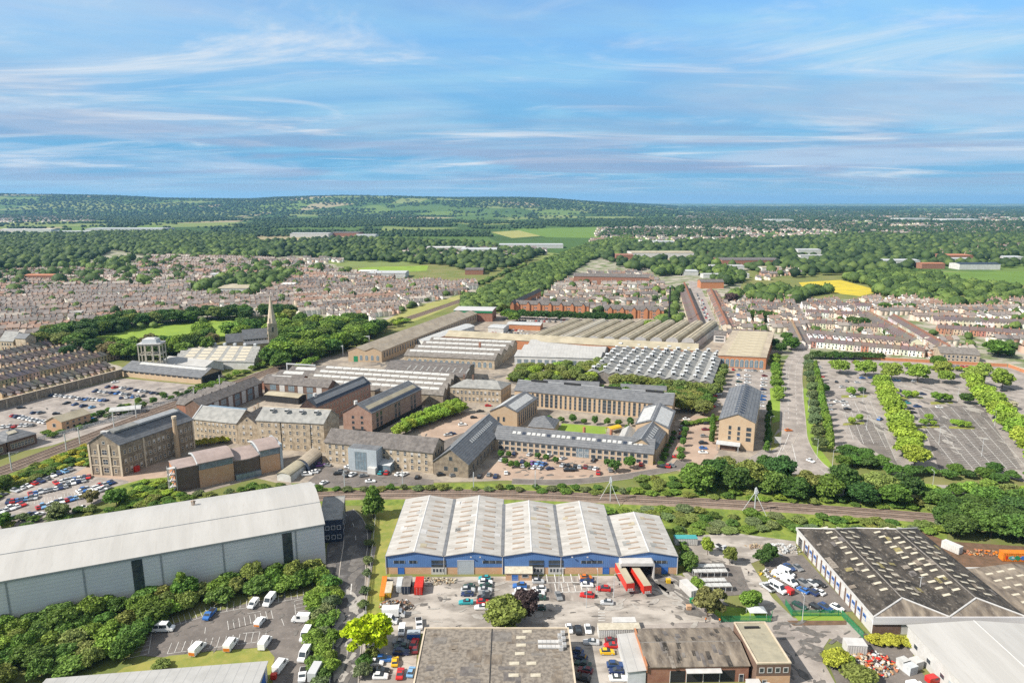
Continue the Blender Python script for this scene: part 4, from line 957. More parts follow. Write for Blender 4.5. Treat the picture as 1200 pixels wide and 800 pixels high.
def base_ground():
    # one sheet out to the horizon; far fields come from a patchwork pattern
    m = mat('far_fields', (.1,.14,.04), world=True, rough=1, spec=.05)
    nt = m.node_tree; N = nt.nodes; Lk = nt.links
    b = N['Principled BSDF']; geo = N.new('ShaderNodeNewGeometry')
    mp = N.new('ShaderNodeMapping'); mp.inputs['Scale'].default_value = (1/380, 1/620, 1/380); mp.inputs['Rotation'].default_value = (0,0,.5)
    Lk.new(geo.outputs['Position'], mp.inputs[0])
    vo = N.new('ShaderNodeTexVoronoi'); vo.inputs['Scale'].default_value = 1.0; vo.inputs['Randomness'].default_value = .8; Lk.new(mp.outputs[0], vo.inputs['Vector'])
    sp = N.new('ShaderNodeSeparateColor'); Lk.new(vo.outputs['Color'], sp.inputs[0])
    cr = N.new('ShaderNodeValToRGB'); cr.color_ramp.interpolation = 'CONSTANT'
    els = [(0,(.065,.115,.036)),(.18,(.125,.185,.05)),(.34,(.055,.095,.032)),(.48,(.165,.205,.07)),(.64,(.085,.14,.042)),(.80,(.29,.25,.15)),(.88,(.19,.225,.08))]
    cr.color_ramp.elements[0].position = 0; cr.color_ramp.elements[0].color = (*els[0][1],1)
    cr.color_ramp.elements[1].position = els[1][0]; cr.color_ramp.elements[1].color = (*els[1][1],1)
    for p, c in els[2:]: e = cr.color_ramp.elements.new(p); e.color = (*c,1)
    Lk.new(sp.outputs[0], cr.inputs[0])
    no = N.new('ShaderNodeTexNoise'); no.inputs['Scale'].default_value = .02; no.inputs['Detail'].default_value = 6; Lk.new(geo.outputs['Position'], no.inputs['Vector'])
    mr = N.new('ShaderNodeMapRange'); mr.inputs[3].default_value = .75; mr.inputs[4].default_value = 1.25; Lk.new(no.outputs['Fac'], mr.inputs[0])
    vm = N.new('ShaderNodeVectorMath'); vm.operation = 'SCALE'; Lk.new(cr.outputs[0], vm.inputs[0]); Lk.new(mr.outputs[0], vm.inputs['Scale'])
    Lk.new(vm.outputs[0], b.inputs['Base Color'])
    R_ = 34000
    me = mk('ground', [(-R_,-300,0),(R_,-300,0),(R_,R_,0),(-R_,R_,0)], [[0,1,2,3]], ['far_fields']); struct('ground', me)
base_ground()
patch('near_ground', [(-320,860),(1520,860),(1400,345),(700,300),(-250,345)], 'ground_grass', 1)
patch('town_ground', [(-300,300),(0,297),(160,291),(300,284),(420,318),(560,335),(558,348),(470,368),(430,384),(330,372),(240,376),(130,384),(80,400),(60,404),(150,432),(0,478),(-200,540)], 'town_ground', 2)
patch('town_ground', [(832,352),(880,347),(1040,352),(1200,353),(1420,353),(1440,470),(1200,445),(1180,430),(955,424),(905,422),(800,392)], 'town_ground', 2)
patch('town_ground', [(594,374),(690,300),(760,304),(880,312),(860,352),(830,400),(740,374)], 'town_ground', 2)
patch('park_lawn', [(110,394),(150,381),(240,373),(335,372),(300,386),(240,402),(170,406)], 'lawn', 3)
patch('cutting_meadow', [(448,378),(476,362),(545,344),(556,348),(500,371),(470,382)], 'meadow', 3)
patch('rapeseed_field', [(943,339),(936,331),(985,328),(1033,341),(1008,347)], 'rapeseed', 3)
patch('crop_field', [(1072,319),(1200,318),(1500,318),(1500,334),(1190,334),(1120,328)], 'crop_green', 3)
patch('playing_field', [(395,318),(430,313),(502,311),(500,317),(425,322)], 'lawn', 3)
patch('dry_field', [(575,272),(640,268),(640,276),(600,279)], 'meadow', 3)
patch('crop_field', [(600,268),(710,266),(700,279),(640,278)], 'crop_green', 3)
patch('works_paving', [(102,556),(150,548),(226,522),(200,484),(240,462),(300,436),(392,416),(560,366),(730,372),(840,376),(850,400),(908,432),(905,470),(900,530),(880,545),(790,552),(745,556),(660,560),(560,564),(380,568),(335,568),(300,560),(210,585),(150,585)], 'paving_tan', 3)
patch('market_car_park', [(596,375),(610,366),(738,371),(742,380),(700,378)], 'asphalt_pale', 4)
patch('station_car_park', [(-60,498),(0,479),(143,443),(240,452),(262,462),(180,484),(120,503),(60,522),(-60,545)], 'asphalt_pale', 4)
patch('museum_car_park', [(-60,620),(0,585),(40,560),(90,544),(150,556),(150,575),(60,612),(0,625)], 'asphalt_pale', 5)
patch('paved_apron', [(86,556),(110,542),(128,548),(200,540),(215,556),(160,566),(144,562)], 'paving_pink', 6)
patch('railway_bank', [(-60,590),(-60,560),(0,557),(102,518),(150,500),(200,482),(205,490),(150,512),(108,546),(80,549),(40,562),(-20,592)], 'rough_grass', 4)
patch('shrub_garden', [(128,572),(165,562),(205,558),(212,590),(140,596)], 'rough_grass', 7)
patch('works_square', [(488,500),(540,483),(570,486),(588,495),(548,512),(500,522)], 'paving_pink', 5)
patch('square_road', [(500,524),(548,505),(590,478),(602,478),(590,496),(520,530)], 'asphalt', 6)
patch('office_car_park', [(556,560),(600,530),(765,543),(795,548),(785,553),(735,561),(640,566)], 'paving_pink', 5)
patch('office_walk', [(786,548),(800,486),(838,488),(842,530),(815,560)], 'paving_pink', 5)
patch('office_lawn', [(651,506),(659,496),(712,500),(710,508),(690,509)], 'lawn', 5)
patch('courtyard_paving', [(640,515),(648,492),(724,498),(735,510),(700,512)], 'paving_tan', 4)
patch('block_car_park', [(838,462),(866,434),(906,436),(902,482),(893,482),(885,470),(850,478)], 'asphalt_pale', 5)
patch('front_car_park', [(355,570),(380,546),(430,552),(508,562),(508,568),(400,572)], 'asphalt', 5)
patch('railway_verge', [(340,566),(560,566),(700,570),(900,588),(1130,606),(1130,625),(940,612),(800,606),(560,592),(380,592)], 'rough_grass', 4)
patch('railway_bank', [(700,598),(790,594),(1110,610),(1110,640),(935,636),(800,650),(790,640),(770,602)], 'rough_grass', 5)
patch('verge', [(740,555),(800,555),(1000,580),(1100,590),(1100,606),(760,582)], 'rough_grass', 5)
patch('grass_strip', [(441,592),(472,592),(458,672),(452,715),(428,725),(432,660)], 'dry_grass', 5)
patch('warehouse_verge', [(795,612),(808,625),(822,672),(796,673)], 'dry_grass', 5)
patch('loading_yard', [(448,676),(798,674),(838,700),(858,738),(700,740),(480,742),(450,735)], 'yard_concrete', 6)
patch('stained_yard', [(752,674),(820,676),(838,705),(832,728),(790,700)], 'yard_stained', 7)
patch('parking_tarmac', [(628,676),(700,676),(696,706),(618,700)], 'yard_stained', 7)
patch('scrap_yard', [(428,738),(490,738),(486,812),(400,812)], 'yard_concrete', 6)
patch('back_yard', [(664,740),(760,740),(752,812),(676,812)], 'yard_concrete', 6)
patch('workshop_road', [(832,728),(930,724),(985,724),(1012,740),(1010,760),(972,748),(960,766),(985,812),(905,812),(880,780),(905,745),(850,742),(700,742),(700,735)], 'asphalt_pale', 6)
patch('depot_yard', [(796,648),(806,628),(858,624),(932,634),(936,655),(905,650),(880,660),(905,700),(930,724),(900,726),(868,690),(842,664)], 'yard_concrete', 6)
patch('depot_tarmac', [(893,655),(940,650),(1000,716),(968,718),(925,716),(905,690)], 'asphalt', 7)
patch('depot_hardstanding', [(806,655),(868,664),(880,696),(826,700)], 'asphalt', 7)
patch('depot_lawn', [(826,709),(895,714),(905,727),(845,726)], 'lawn', 8)
patch('hedge_bed', [(928,718),(985,718),(990,728),(936,728)], 'lawn', 8)
patch('soil_bed', [(922,727),(992,727),(992,732),(930,733)], 'soil', 9)
patch('rear_yard', [(1076,621),(1110,634),(1200,640),(1330,650),(1330,720),(1140,690)], 'soil', 5)
patch('side_road', [(1000,752),(1012,742),(1070,748),(1070,775),(1100,812),(985,812),(972,780)], 'asphalt', 6)
patch('van_park', [(163,768),(176,742),(205,730),(250,717),(300,704),(362,697),(374,712),(372,812),(318,812),(322,775),(312,758),(250,762),(195,770)], 'asphalt', 6)
patch('van_park_verge', [(145,782),(200,768),(312,758),(322,770),(315,800),(120,800)], 'dry_grass', 7)
patch('road_apron', [(382,664),(383,640),(400,612),(436,614),(434,645),(420,700),(392,690)], 'asphalt_dark', 6)
patch('pavement', [(404,812),(410,735),(424,690),(436,640),(441,640),(430,700),(428,735),(420,812)], 'pavement', 6)
ribbon('access_road', [(398,830),(401,790),(407,740),(411,700),(414,660),(417,632),(413,612),(402,600)], 8.2, 'asphalt_dark', 8, dash=(3.5,7,.16,(0,)))
ribbon('main_road', [(1010,585),(975,563),(945,540),(931,515),(929,490),(928,462),(928,440),(931,425),(938,413),(940,397),(938,380),(934,365),(925,352)], 13.0, 'asphalt_pale', 7, dash=(4,5,.2,(-2.2,2.2)))
ribbon('side_street', [(860,552),(890,540),(912,524),(924,505)], 10, 'asphalt_pale', 6, dash=(3,4,.18,(0,)))
patch('road_junction', [(905,545),(915,515),(925,490),(938,500),(950,535),(965,558),(930,556)], 'asphalt_pale', 9)
ribbon('bottom_lane', [(600,564),(660,565),(720,560),(760,554),(790,548),(800,540)], 5.5, 'asphalt', 7)
ribbon('belt_road', [(1010,578),(1080,573),(1140,575),(1200,583),(1300,598)], 8.0, 'asphalt_pale', 7, dash=(3,5,.16,(0,)))
patch('retail_car_park', [(957,424),(1010,418),(1180,430),(1215,440),(1320,470),(1320,545),(1200,565),(1162,553),(1088,550),(1045,556),(1005,528),(978,526),(966,470)], 'asphalt_pale', 5)
patch('parking_aisle', [(1075,478),(1150,474),(1198,550),(1100,549)], 'asphalt', 6)
patch('parking_aisle', [(990,495),(1028,490),(1052,545),(1010,520)], 'asphalt', 6)
patch('road_verge', [(936,455),(946,455),(956,520),(978,548),(960,548),(943,520)], 'lawn', 6)
patch('street_verge', [(902,455),(916,452),(917,492),(905,496)], 'lawn', 6)
patch('junction_green', [(905,512),(916,505),(914,522),(903,528)], 'dry_grass', 8)
for a_ in ([(986,463),(1017,463),(1017,465.5),(986,466)],[(988,496),(1013,494.5),(1013,497),(988,498.5)],[(1054,465),(1082,464.5),(1082,467),(1054,468)],[(1074,499.5),(1100,498),(1101,501),(1075,502)],[(1112,499.5),(1142,500),(1142,503),(1112,502)],[(1090,471),(1116,470),(1117,473),(1091,474)]): patch('planting_island', a_, 'dry_grass', 11)
# parking lines
sg = []
for a, b_ in (((1068,480),(1122,549)),((1078,478),(1140,549)),((1088,477),(1152,549)),((1100,477),(1166,549)),((1114,477),(1180,549)),((1128,477),(1192,549)),((1142,477),(1204,549)),
              ((993,470),(1012,520)),((1001,470),(1024,520)),((1010,468),(1038,525)),((1018,466),(1050,540)),((985,470),(1000,515))):
    sg.append((a, b_))
    p, q = G(*a), G(*b_); n = int((q-p).length/2.6); d = (q-p)/n; nr = Vector((-d.y,d.x)).normalized()
    for i in range(n): sg.append((p+d*i-nr*2.4, p+d*i+nr*2.4))
lines('parking_lines', sg, .22, 9)
sg = []
sg += bays((205,733),(250,719),7,4.8,1) + bays((250,719),(356,700),14,4.8,1) + bays((196,766),(310,751),14,4.8,1) + bays((268,738),(320,725),8,4.8,1) + bays((268,738),(320,725),8,.1,-1)
sg += bays((345,704),(347,726),5,5,1) + bays((178,741),(174,766),5,5,-1) + [((240,742),(241,735)),((290,719),(306,716)),((285,742),(305,740)),((330,725),(333,733))]
lines('parking_lines', sg, .15, 9)
sg = bays((652,694),(690,693),5,5.0,1) + bays((632,683),(690,682),6,5.0,1)
for i in range(7): y = 708 + i*3.2; sg.append(((701,y),(709,y)))
lines('parking_lines', sg, .35, 10)
lines('parking_lines', bays((20,572),(84,552),18,4.5,-1,False) + bays((40,580),(104,561),18,4.5,-1,False) + bays((12,592),(98,574),22,4.5,-1,False) + bays((880,441),(872,458),8,4.8,1,False) + bays((802,490),(794,540),10,4.8,1,False), .14, 9)
lines('road_markings', [((411,696),(412,684)),((917,528),(925,508)),((910,536),(916,524)),((935,548),(928,520))], .3, 12)

# =================================================================== RAILWAY
def track(px, label, gauge=1.435, spread=(-1.75, 1.75), bw=9.0):
    pts = smooth_line([G(*p) for p in px], 14)
    b = MB(); n = len(pts)
    vs = []
    for i, p in enumerate(pts):
        d = (pts[min(n-1,i+1)]-pts[max(0,i-1)]).normalized(); nr = Vector((-d.y,d.x))
        for o, z in ((-bw/2,.05),(-bw/2+.7,.42),(bw/2-.7,.42),(bw/2,.05)): q = p+nr*o; vs.append((q.x,q.y,z))
    fs = [[4*i+k,4*i+k+1,4*i+k+5,4*i+k+4] for i in range(n-1) for k in range(3)]
    b.add(vs, fs, 'ballast'); struct('track_bed', b.mesh('track_bed'))
    b = MB()
    for c in spread:
        for s_ in (-1,1):
            o = c + s_*gauge/2; vs = []
            for i, p in enumerate(pts):
                d = (pts[min(n-1,i+1)]-pts[max(0,i-1)]).normalized(); nr = Vector((-d.y,d.x))
                for oo, z in ((-.06,.5),(-.06,.66),(.06,.66),(.06,.5)): q = p+nr*(o+oo); vs.append((q.x,q.y,z))
            b.add(vs, [[4*i+k,4*i+k+1,4*i+k+5,4*i+k+4] for i in range(n-1) for k in range(3)], 'rail_rust')
    L = 0; step = 1.3; nxt = 0
    for i in range(n-1):
        d = pts[i+1]-pts[i]; ln = d.length; d.normalize(); nr = Vector((-d.y,d.x))
        while nxt < L+ln and L < 420:
            p = pts[i]+d*(nxt-L)
            for c in spread:
                a = p+nr*(c-1.25)-d*.13; e = p+nr*(c+1.25)+d*.13; q1 = p+nr*(c+1.25)-d*.13; q2 = p+nr*(c-1.25)+d*.13
                b.add([(a.x,a.y,.46),(q1.x,q1.y,.46),(e.x,e.y,.46),(q2.x,q2.y,.46)], [[0,1,2,3]], 'sleeper')
            nxt += step
        L += ln
    struct('railway_track', b.mesh('railway_track'))
    return pts
RAIL_A = track([(-120,596),(0,553),(102,514),(200,476),(300,441),(380,411),(440,386),(500,366),(560,345),(620,322),(680,299),(730,282)], 'main', bw=12, spread=(-3.4,0.2,3.6))
RAIL_B = track([(250,596),(330,585),(400,580.5),(480,579),(560,579),(640,581),(720,584.5),(800,588),(900,593.5),(1000,600),(1110,608.5),(1250,622)], 'branch', bw=9.5, spread=(-1.9,1.9))

# worn patches, trench repairs and oil stains on the tarmac and concrete
mat('stain_dark', (.10,.092,.085), (.16,.148,.135), .6, world=True, rough=.8, detail=9)
mat('stain_pale', (.36,.34,.31), (.27,.25,.225), .6, world=True, rough=.95, detail=9)
def stains(name, poly, n, m, seed, lmin=.6, lmax=3.5, layer=11, ang=None):
    r = random.Random(seed); P_ = [tuple(G(*p)) for p in poly]; xs = [p[0] for p in P_]; ys = [p[1] for p in P_]; b = MB(); k = 0; t = 0
    def ins(p):
        c = False
        for i in range(len(P_)):
            x0,y0 = P_[i]; x1,y1 = P_[i-1]
            if (y0 > p[1]) != (y1 > p[1]) and p[0] < (x1-x0)*(p[1]-y0)/(y1-y0)+x0: c = not c
        return c
    while k < n and t < 9000:
        t += 1; p = (r.uniform(min(xs),max(xs)), r.uniform(min(ys),max(ys)))
        if not ins(p): continue
        a = r.uniform(lmin,lmax); w = a*r.uniform(.12,.55); an = r.uniform(0,6.28) if ang is None else math.radians(ang)+r.gauss(0,.25); ca, sa_ = math.cos(an), math.sin(an); q = 11
        pts = []
        for i in range(q):
            th = 2*PI*i/q; f = r.uniform(.6,1.15); x = a*f*math.cos(th); y = w*f*math.sin(th); pts.append((p[0]+x*ca-y*sa_, p[1]+x*sa_+y*ca, .012*layer+.02+.0005*k))
        b.quad(pts, m); k += 1
    struct(name, b.mesh(name))
Y = [(455,678),(790,678),(830,700),(850,735),(490,738)]
stains('tarmac_stains', Y, 90, 'stain_dark', 1, .3, 2.0); stains('concrete_patches', Y, 36, 'stain_pale', 2, .8, 3.4)
stains('tarmac_stains', [(752,674),(820,676),(840,712),(800,720)], 40, 'stain_pale', 3, 1.5, 5, ang=-55); stains('tarmac_stains', [(752,674),(820,676),(840,712),(800,720)], 40, 'stain_dark', 4, 1, 5, ang=-55)
stains('tarmac_stains', [(163,768),(205,730),(300,704),(362,697),(372,812),(318,812),(312,758)], 50, 'stain_dark', 5, .3, 1.6)
stains('tarmac_stains', [(840,740),(930,727),(1000,740),(960,766),(980,812),(905,812),(900,750)], 60, 'stain_dark', 6, .4, 3.0); stains('concrete_patches', [(388,800),(392,690),(428,690),(416,800)], 40, 'stain_pale', 7, .8, 5, 11, 85)
stains('tarmac_stains', [(388,800),(384,640),(428,640),(416,800)], 50, 'stain_dark', 8, .8, 4.5, 11, 85)
stains('tarmac_stains', [(970,440),(1190,445),(1200,545),(1090,545),(1000,515)], 120, 'stain_dark', 9, .8, 5, 12, 100); stains('concrete_patches', [(970,440),(1190,445),(1200,545),(1090,545),(1000,515)], 70, 'stain_pale', 10, 1.5, 7, 12, 100)
stains('tarmac_stains', [(10,485),(140,450),(240,455),(120,500)], 80, 'stain_dark', 11, .8, 4.5, 10); stains('tarmac_stains', [(570,558),(610,535),(750,546),(770,552),(650,562)], 60, 'stain_dark', 12, .4, 2.2, 10)
stains('tarmac_stains', [(360,568),(390,548),(500,562),(500,567)], 30, 'stain_dark', 13, .5, 2.5, 10); stains('tarmac_stains', [(800,655),(870,650),(905,700),(850,690)], 40, 'stain_dark', 14, .4, 2.5)
stains('tarmac_stains', [(897,660),(938,655),(985,714),(925,714)], 40, 'stain_dark', 15, .4, 2)
stains('tarmac_stains', [(300,460),(400,450),(480,520),(600,470),(700,440),(830,470),(600,440),(420,420)], 120, 'stain_dark', 16, 1, 6, 8)
# =================================================================== VEGETATION
def leaf_mat(name, objcol=True, base=None, island=.5, rand=.18):
    m = bpy.data.materials.new(name); m.use_nodes = True; nt = m.node_tree; N = nt.nodes; Lk = nt.links
    b = N['Principled BSDF']; b.inputs['Roughness'].default_value = .65; b.inputs['Specular IOR Level'].default_value = .25
    oi = N.new('ShaderNodeObjectInfo'); g = N.new('ShaderNodeNewGeometry')
    if objcol == 'attr': at = N.new('ShaderNodeAttribute'); at.attribute_name = 'Col'; col = at.outputs['Color']
    elif objcol: col = oi.outputs['Color']
    else:
        cr = N.new('ShaderNodeValToRGB'); r = cr.color_ramp; r.elements[0].color = (*base[0],1); r.elements[1].color = (*base[-1],1)
        for i, c in enumerate(base[1:-1]): e = r.elements.new((i+1)/(len(base)-1)); e.color = (*c,1)
        Lk.new(g.outputs['Random Per Island'], cr.inputs[0]); col = cr.outputs[0]
    h = N.new('ShaderNodeHueSaturation'); Lk.new(col, h.inputs['Color'])
    mr = N.new('ShaderNodeMapRange'); mr.inputs[3].default_value = 1-island; mr.inputs[4].default_value = 1+island
    Lk.new(g.outputs['Random Per Island'], mr.inputs[0]); Lk.new(mr.outputs[0], h.inputs['Value'])
    mh = N.new('ShaderNodeMapRange'); mh.inputs[3].default_value = .5-.012; mh.inputs[4].default_value = .5+.012
    Lk.new(oi.outputs['Random'], mh.inputs[0]); Lk.new(mh.outputs[0], h.inputs['Hue'])
    Lk.new(h.outputs[0], b.inputs['Base Color'])
    tr = N.new('ShaderNodeBsdfTranslucent'); Lk.new(h.outputs[0], tr.inputs['Color'])
    ms = N.new('ShaderNodeMixShader'); ms.inputs[0].default_value = .28; Lk.new(b.outputs[0], ms.inputs[1]); Lk.new(tr.outputs[0], ms.inputs[2])
    Lk.new(ms.outputs[0], N['Material Output'].inputs['Surface']); MAT[name] = m; return m
leaf_mat('leaves')
ICO = None
def ico(sub):
    bm = bmesh.new(); bmesh.ops.create_icosphere(bm, subdivisions=sub, radius=1.0)
    v = np.array([x.co[:] for x in bm.verts]); f = np.array([[y.index for y in x.verts] for x in bm.faces]); bm.free(); return v, f
IV1, IF1 = ico(1); IV2, IF2 = ico(2)
def np_mesh(name, V, F, mats, mi=None):
    me = bpy.data.meshes.new(name); nv, nf, k = len(V), len(F), F.shape[1]
    me.vertices.add(nv); me.vertices.foreach_set('co', np.ascontiguousarray(V, dtype=np.float32).ravel())
    me.loops.add(nf*k); me.loops.foreach_set('vertex_index', np.ascontiguousarray(F, dtype=np.int32).ravel())
    me.polygons.add(nf); me.polygons.foreach_set('loop_start', np.arange(0, nf*k, k, dtype=np.int32)); me.polygons.foreach_set('loop_total', np.full(nf, k, dtype=np.int32))
    for m in mats: me.materials.append(MAT[m] if isinstance(m, str) else m)
    if mi is not None: me.polygons.foreach_set('material_index', np.ascontiguousarray(mi, dtype=np.int32))
    me.update(calc_edges=True); return me
def crown_mesh(seed, kind):
    """crown of radius 1 and height 2 (z -1..1): clumps of leaf faces round twiggy cores"""
    r = np.random.default_rng(seed)
    cl = []
    if kind == 'round':
        n = 26
        for i in range(n):
            z = -.82 + 1.72*(i+.5)/n; rad = math.sqrt(max(.0, 1-z*z)); an = i*2.39996 + r.uniform(-.25,.25); k = r.uniform(.50,.84)
            cl.append((rad*k*math.cos(an), rad*k*math.sin(an), z*k*1.12 + r.uniform(-.07,.07), r.uniform(.22,.44)))
        cl.append((.06,-.05,-.05,.62))
        per, lf = 150, .085
    elif kind == 'open':
        n = 24
        for i in range(n):
            z = -.7 + 1.5*(i+.5)/n; rad = math.sqrt(max(.05,1-z*z)); an = i*2.4 + r.uniform(-.6,.6); k = r.uniform(.35,.92)
            cl.append((rad*k*math.cos(an), rad*k*math.sin(an), z*.85+r.uniform(-.12,.12), r.uniform(.16,.36)))
        cl.append((0,0,-.1,.5))
        per, lf = 130, .10
    elif kind == 'cone':
        n = 16
        for i in range(n):
            z = -.9 + 1.75*(i+.5)/n; rad = .62*(1-(z+1)/2.1)**.7; an = i*2.4; k = r.uniform(.5,1)
            cl.append((rad*k*math.cos(an), rad*k*math.sin(an), z, .22+.3*(1-(z+1)/2)))
        per, lf = 130, .10
    else:                                         # bush: wide, sits on the ground
        n = 18
        for i in range(n):
            an = i*2.4; k = math.sqrt((i+.5)/n)*.8
            cl.append((k*math.cos(an), k*math.sin(an), -.45 + r.uniform(0,1.0)*(1.1-k), r.uniform(.24,.50)))
        per, lf = 140, .10
    V = []; F = []; o = 0
    for (x,y,z,s) in cl:
        d = IV1*s*.68*(1+r.uniform(-.16,.16,(len(IV1),1))) + np.array((x,y,z))
        V.append(d); q = np.concatenate([IF1, IF1[:, -1:]], 1) + o; F.append(q); o += len(d)
        nrm = r.normal(size=(per,3)); nrm[:,2] = np.abs(nrm[:,2])*1.0 - .35; nrm /= np.linalg.norm(nrm,axis=1)[:,None]
        c = np.array((x,y,z)) + nrm*s*r.uniform(.78,1.12,(per,1))*np.array((1,1,.92))
        nn = nrm + r.normal(size=(per,3))*.8; nn /= np.linalg.norm(nn,axis=1)[:,None]
        a = np.cross(nn, r.normal(size=(per,3))); a /= np.linalg.norm(a,axis=1)[:,None]; b = np.cross(nn,a)
        sz = lf*r.uniform(.6,1.25,(per,1))
        q = np.stack([c-a*sz-b*sz*.55, c+a*sz*.8-b*sz*.7, c+a*sz+b*sz*.6, c-a*sz*.7+b*sz*.7],1).reshape(-1,3)
        V.append(q); F.append((np.arange(per*4).reshape(-1,4)) + o); o += per*4
    V = np.concatenate(V); F = np.concatenate(F)
    # triangles stored as quads with a repeated corner are not legal: split them
    tri = F[:,2] == F[:,3]
    T = np.concatenate([F[tri][:,:3], F[~tri][:,[0,1,2]], F[~tri][:,[0,2,3]]])
    return np_mesh('crown_'+kind, V, T, ['leaves'])
CROWN = {k: [crown_mesh(i*11+j, k) for j in range(6)] for i, k in enumerate(('round','open','cone','bush'))}
def trunk_mesh(seed):
    r = random.Random(seed); b = MB(); b.cyl((0,0,-.1),(0,0,1.0),.055,.03,'bark',7)
    for i in range(4):
        an = i*1.6 + r.random(); z = .5+.1*i; b.cyl((0,0,z),(.3*math.cos(an),.3*math.sin(an),z+.4),.025,.008,'bark',5)
    return b.mesh('trunk')
TRUNK = [trunk_mesh(i) for i in range(3)]
G_DARK=(.066,.126,.028); G_MID=(.112,.198,.036); G_FRESH=(.19,.29,.045); G_LIME=(.30,.41,.055); G_OLIVE=(.205,.245,.062); G_GREY=(.165,.215,.088); G_YELLOW=(.50,.55,.014); G_PURPLE=(.085,.055,.06); G_BRONZE=(.22,.20,.08); G_SHRUBY=(.40,.40,.05)
TREES = []
def tree(x, y, r, h, kind='round', col=G_MID, label='', cat='tree', name='tree', group=None, seed=None, jit=.16):
    rd = rng if seed is None else random.Random(seed)
    f = 1 + rd.uniform(-jit, jit)
    if 252 < proj(x,y,0)[0] < 316 and 400 < proj(x,y,0)[1] < 432 and h > 6: return     # the church stands clear of the wood
    TREES.append(dict(x=x, y=y, r=r, h=h, kind=kind, label=label, cat=cat, name=name, group=group, a=rd.uniform(0,6.28), i=rd.randrange(6), sx=rd.uniform(.86,1.12), sy=rd.uniform(.86,1.12),
        col=(col[0]*f*rd.uniform(.9,1.1), col[1]*f, col[2]*f*rd.uniform(.85,1.15), 1)))
def plant_trees():
    """the 295 trees and 295 shrubs that show largest stand alone; the rest are one object of each sort"""
    for nm in ('tree', 'shrub'):
        T = sorted([t for t in TREES if t['name'] == nm], key=lambda t: -t['r']*t['h']/(t['x']**2+t['y']**2+CAM_H**2)*(1 if -60 < proj(t['x'],t['y'],0)[0] < 1260 else .001))
        for t in T[:295]:
            root = empty(nm, (t['x'], t['y'], 0), t['a']); tag(root, t['label'], t['cat'], t['group'])
            th = .12*t['h'] if nm == 'shrub' else t['h']*.21; ch = t['h'] - th
            c = obj('crown', CROWN[t['kind']][t['i']], root, (0,0,t['h']-ch/2)); c.scale = (t['r']*t['sx'], t['r']*t['sy'], ch/2); c.color = t['col']
            k = obj('trunk', TRUNK[t['i'] % 3], root); k.scale = (max(2.2, t['r']*.9),)*2 + (t['h']*.72,)
        V = []; F = []; C = []; o = 0
        for t in T[295:]:
            me = CROWN[t['kind']][t['i']]; n = len(me.vertices); v = np.empty(n*3, np.float32); me.vertices.foreach_get('co', v); v = v.reshape(-1,3)
            f = np.empty(len(me.polygons)*3, np.int32); me.loops.foreach_get('vertex_index', f); f = f.reshape(-1,3)
            ca, sa_ = math.cos(t['a']), math.sin(t['a']); th = .12*t['h'] if nm == 'shrub' else t['h']*.21; ch = t['h']-th; x, y = v[:,0]*t['r'], v[:,1]*t['r']
            V.append(np.stack([t['x']+x*ca-y*sa_, t['y']+x*sa_+y*ca, t['h']-ch/2+v[:,2]*ch/2],1)); F.append(f+o); o += n; C.append(np.tile(np.array(t['col']), (n,1)))
        if V:
            me = np_mesh('small_'+nm+'s', np.concatenate(V), np.concatenate(F), ['leaves_mixed']); at = me.color_attributes.new('Col','FLOAT_COLOR','POINT'); at.data.foreach_set('color', np.concatenate(C).astype(np.float32).ravel())
            tag(obj('small_'+nm+'s', me), 'the many smaller '+nm+'s standing about the works and town', 'vegetation', kind='stuff')
leaf_mat('leaves_mixed', 'attr')
def inpoly(p, poly):
    x, y = p; c = False; n = len(poly)
    for i in range(n):
        x0,y0 = poly[i]; x1,y1 = poly[i-1]
        if (y0 > y) != (y1 > y) and x < (x1-x0)*(y-y0)/(y1-y0)+x0: c = not c
    return c
def scatter(pxpoly, sp, seed, tries=4000, nmax=500):
    poly = [tuple(G(*p)) for p in pxpoly]; xs = [p[0] for p in poly]; ys = [p[1] for p in poly]; r = random.Random(seed); out = []
    for _ in range(tries):
        p = (r.uniform(min(xs),max(xs)), r.uniform(min(ys),max(ys)))
        if inpoly(p, poly) and all((p[0]-q[0])**2+(p[1]-q[1])**2 > sp*sp for q in out):
            out.append(p)
            if len(out) >= nmax: break
    return out
def order_label(pts, fmt, key='x'):
    """labels by place in the picture: counted from the left, or from the near end"""
    idx = sorted(range(len(pts)), key=lambda i: (proj(pts[i][0],pts[i][1],2)[0] if key == 'x' else pts[i][1]))
    lab = [None]*len(pts)
    for n, i in enumerate(idx): lab[i] = fmt.format(ordinal(n+1))
    return lab
def wood(poly, sp, r, h, kinds, cols, fmt, group, seed, key='x', name='tree', cat='tree', nmax=200):
    pts = scatter(poly, sp, seed, nmax=nmax); lab = order_label(pts, fmt, key); rd = random.Random(seed)
    for p, l in zip(pts, lab): tree(p[0], p[1], rd.uniform(*r), rd.uniform(*h), rd.choice(kinds), rd.choice(cols), l, cat, name, group, seed=rd.random())
def row(a, b, n, r, h, kind, col, fmt, group, key='x', name='tree', cat='tree', j=.5, seed=1):
    A, B = G(*a), G(*b); rd = random.Random(seed); pts = [tuple(A.lerp(B, i/max(1,n-1)) + Vector((rd.uniform(-j,j), rd.uniform(-j,j)))) for i in range(n)]
    for p, l in zip(pts, order_label(pts, fmt, key)): tree(p[0], p[1], rd.uniform(*r), rd.uniform(*h), kind, col, l, cat, name, group, seed=rd.random())

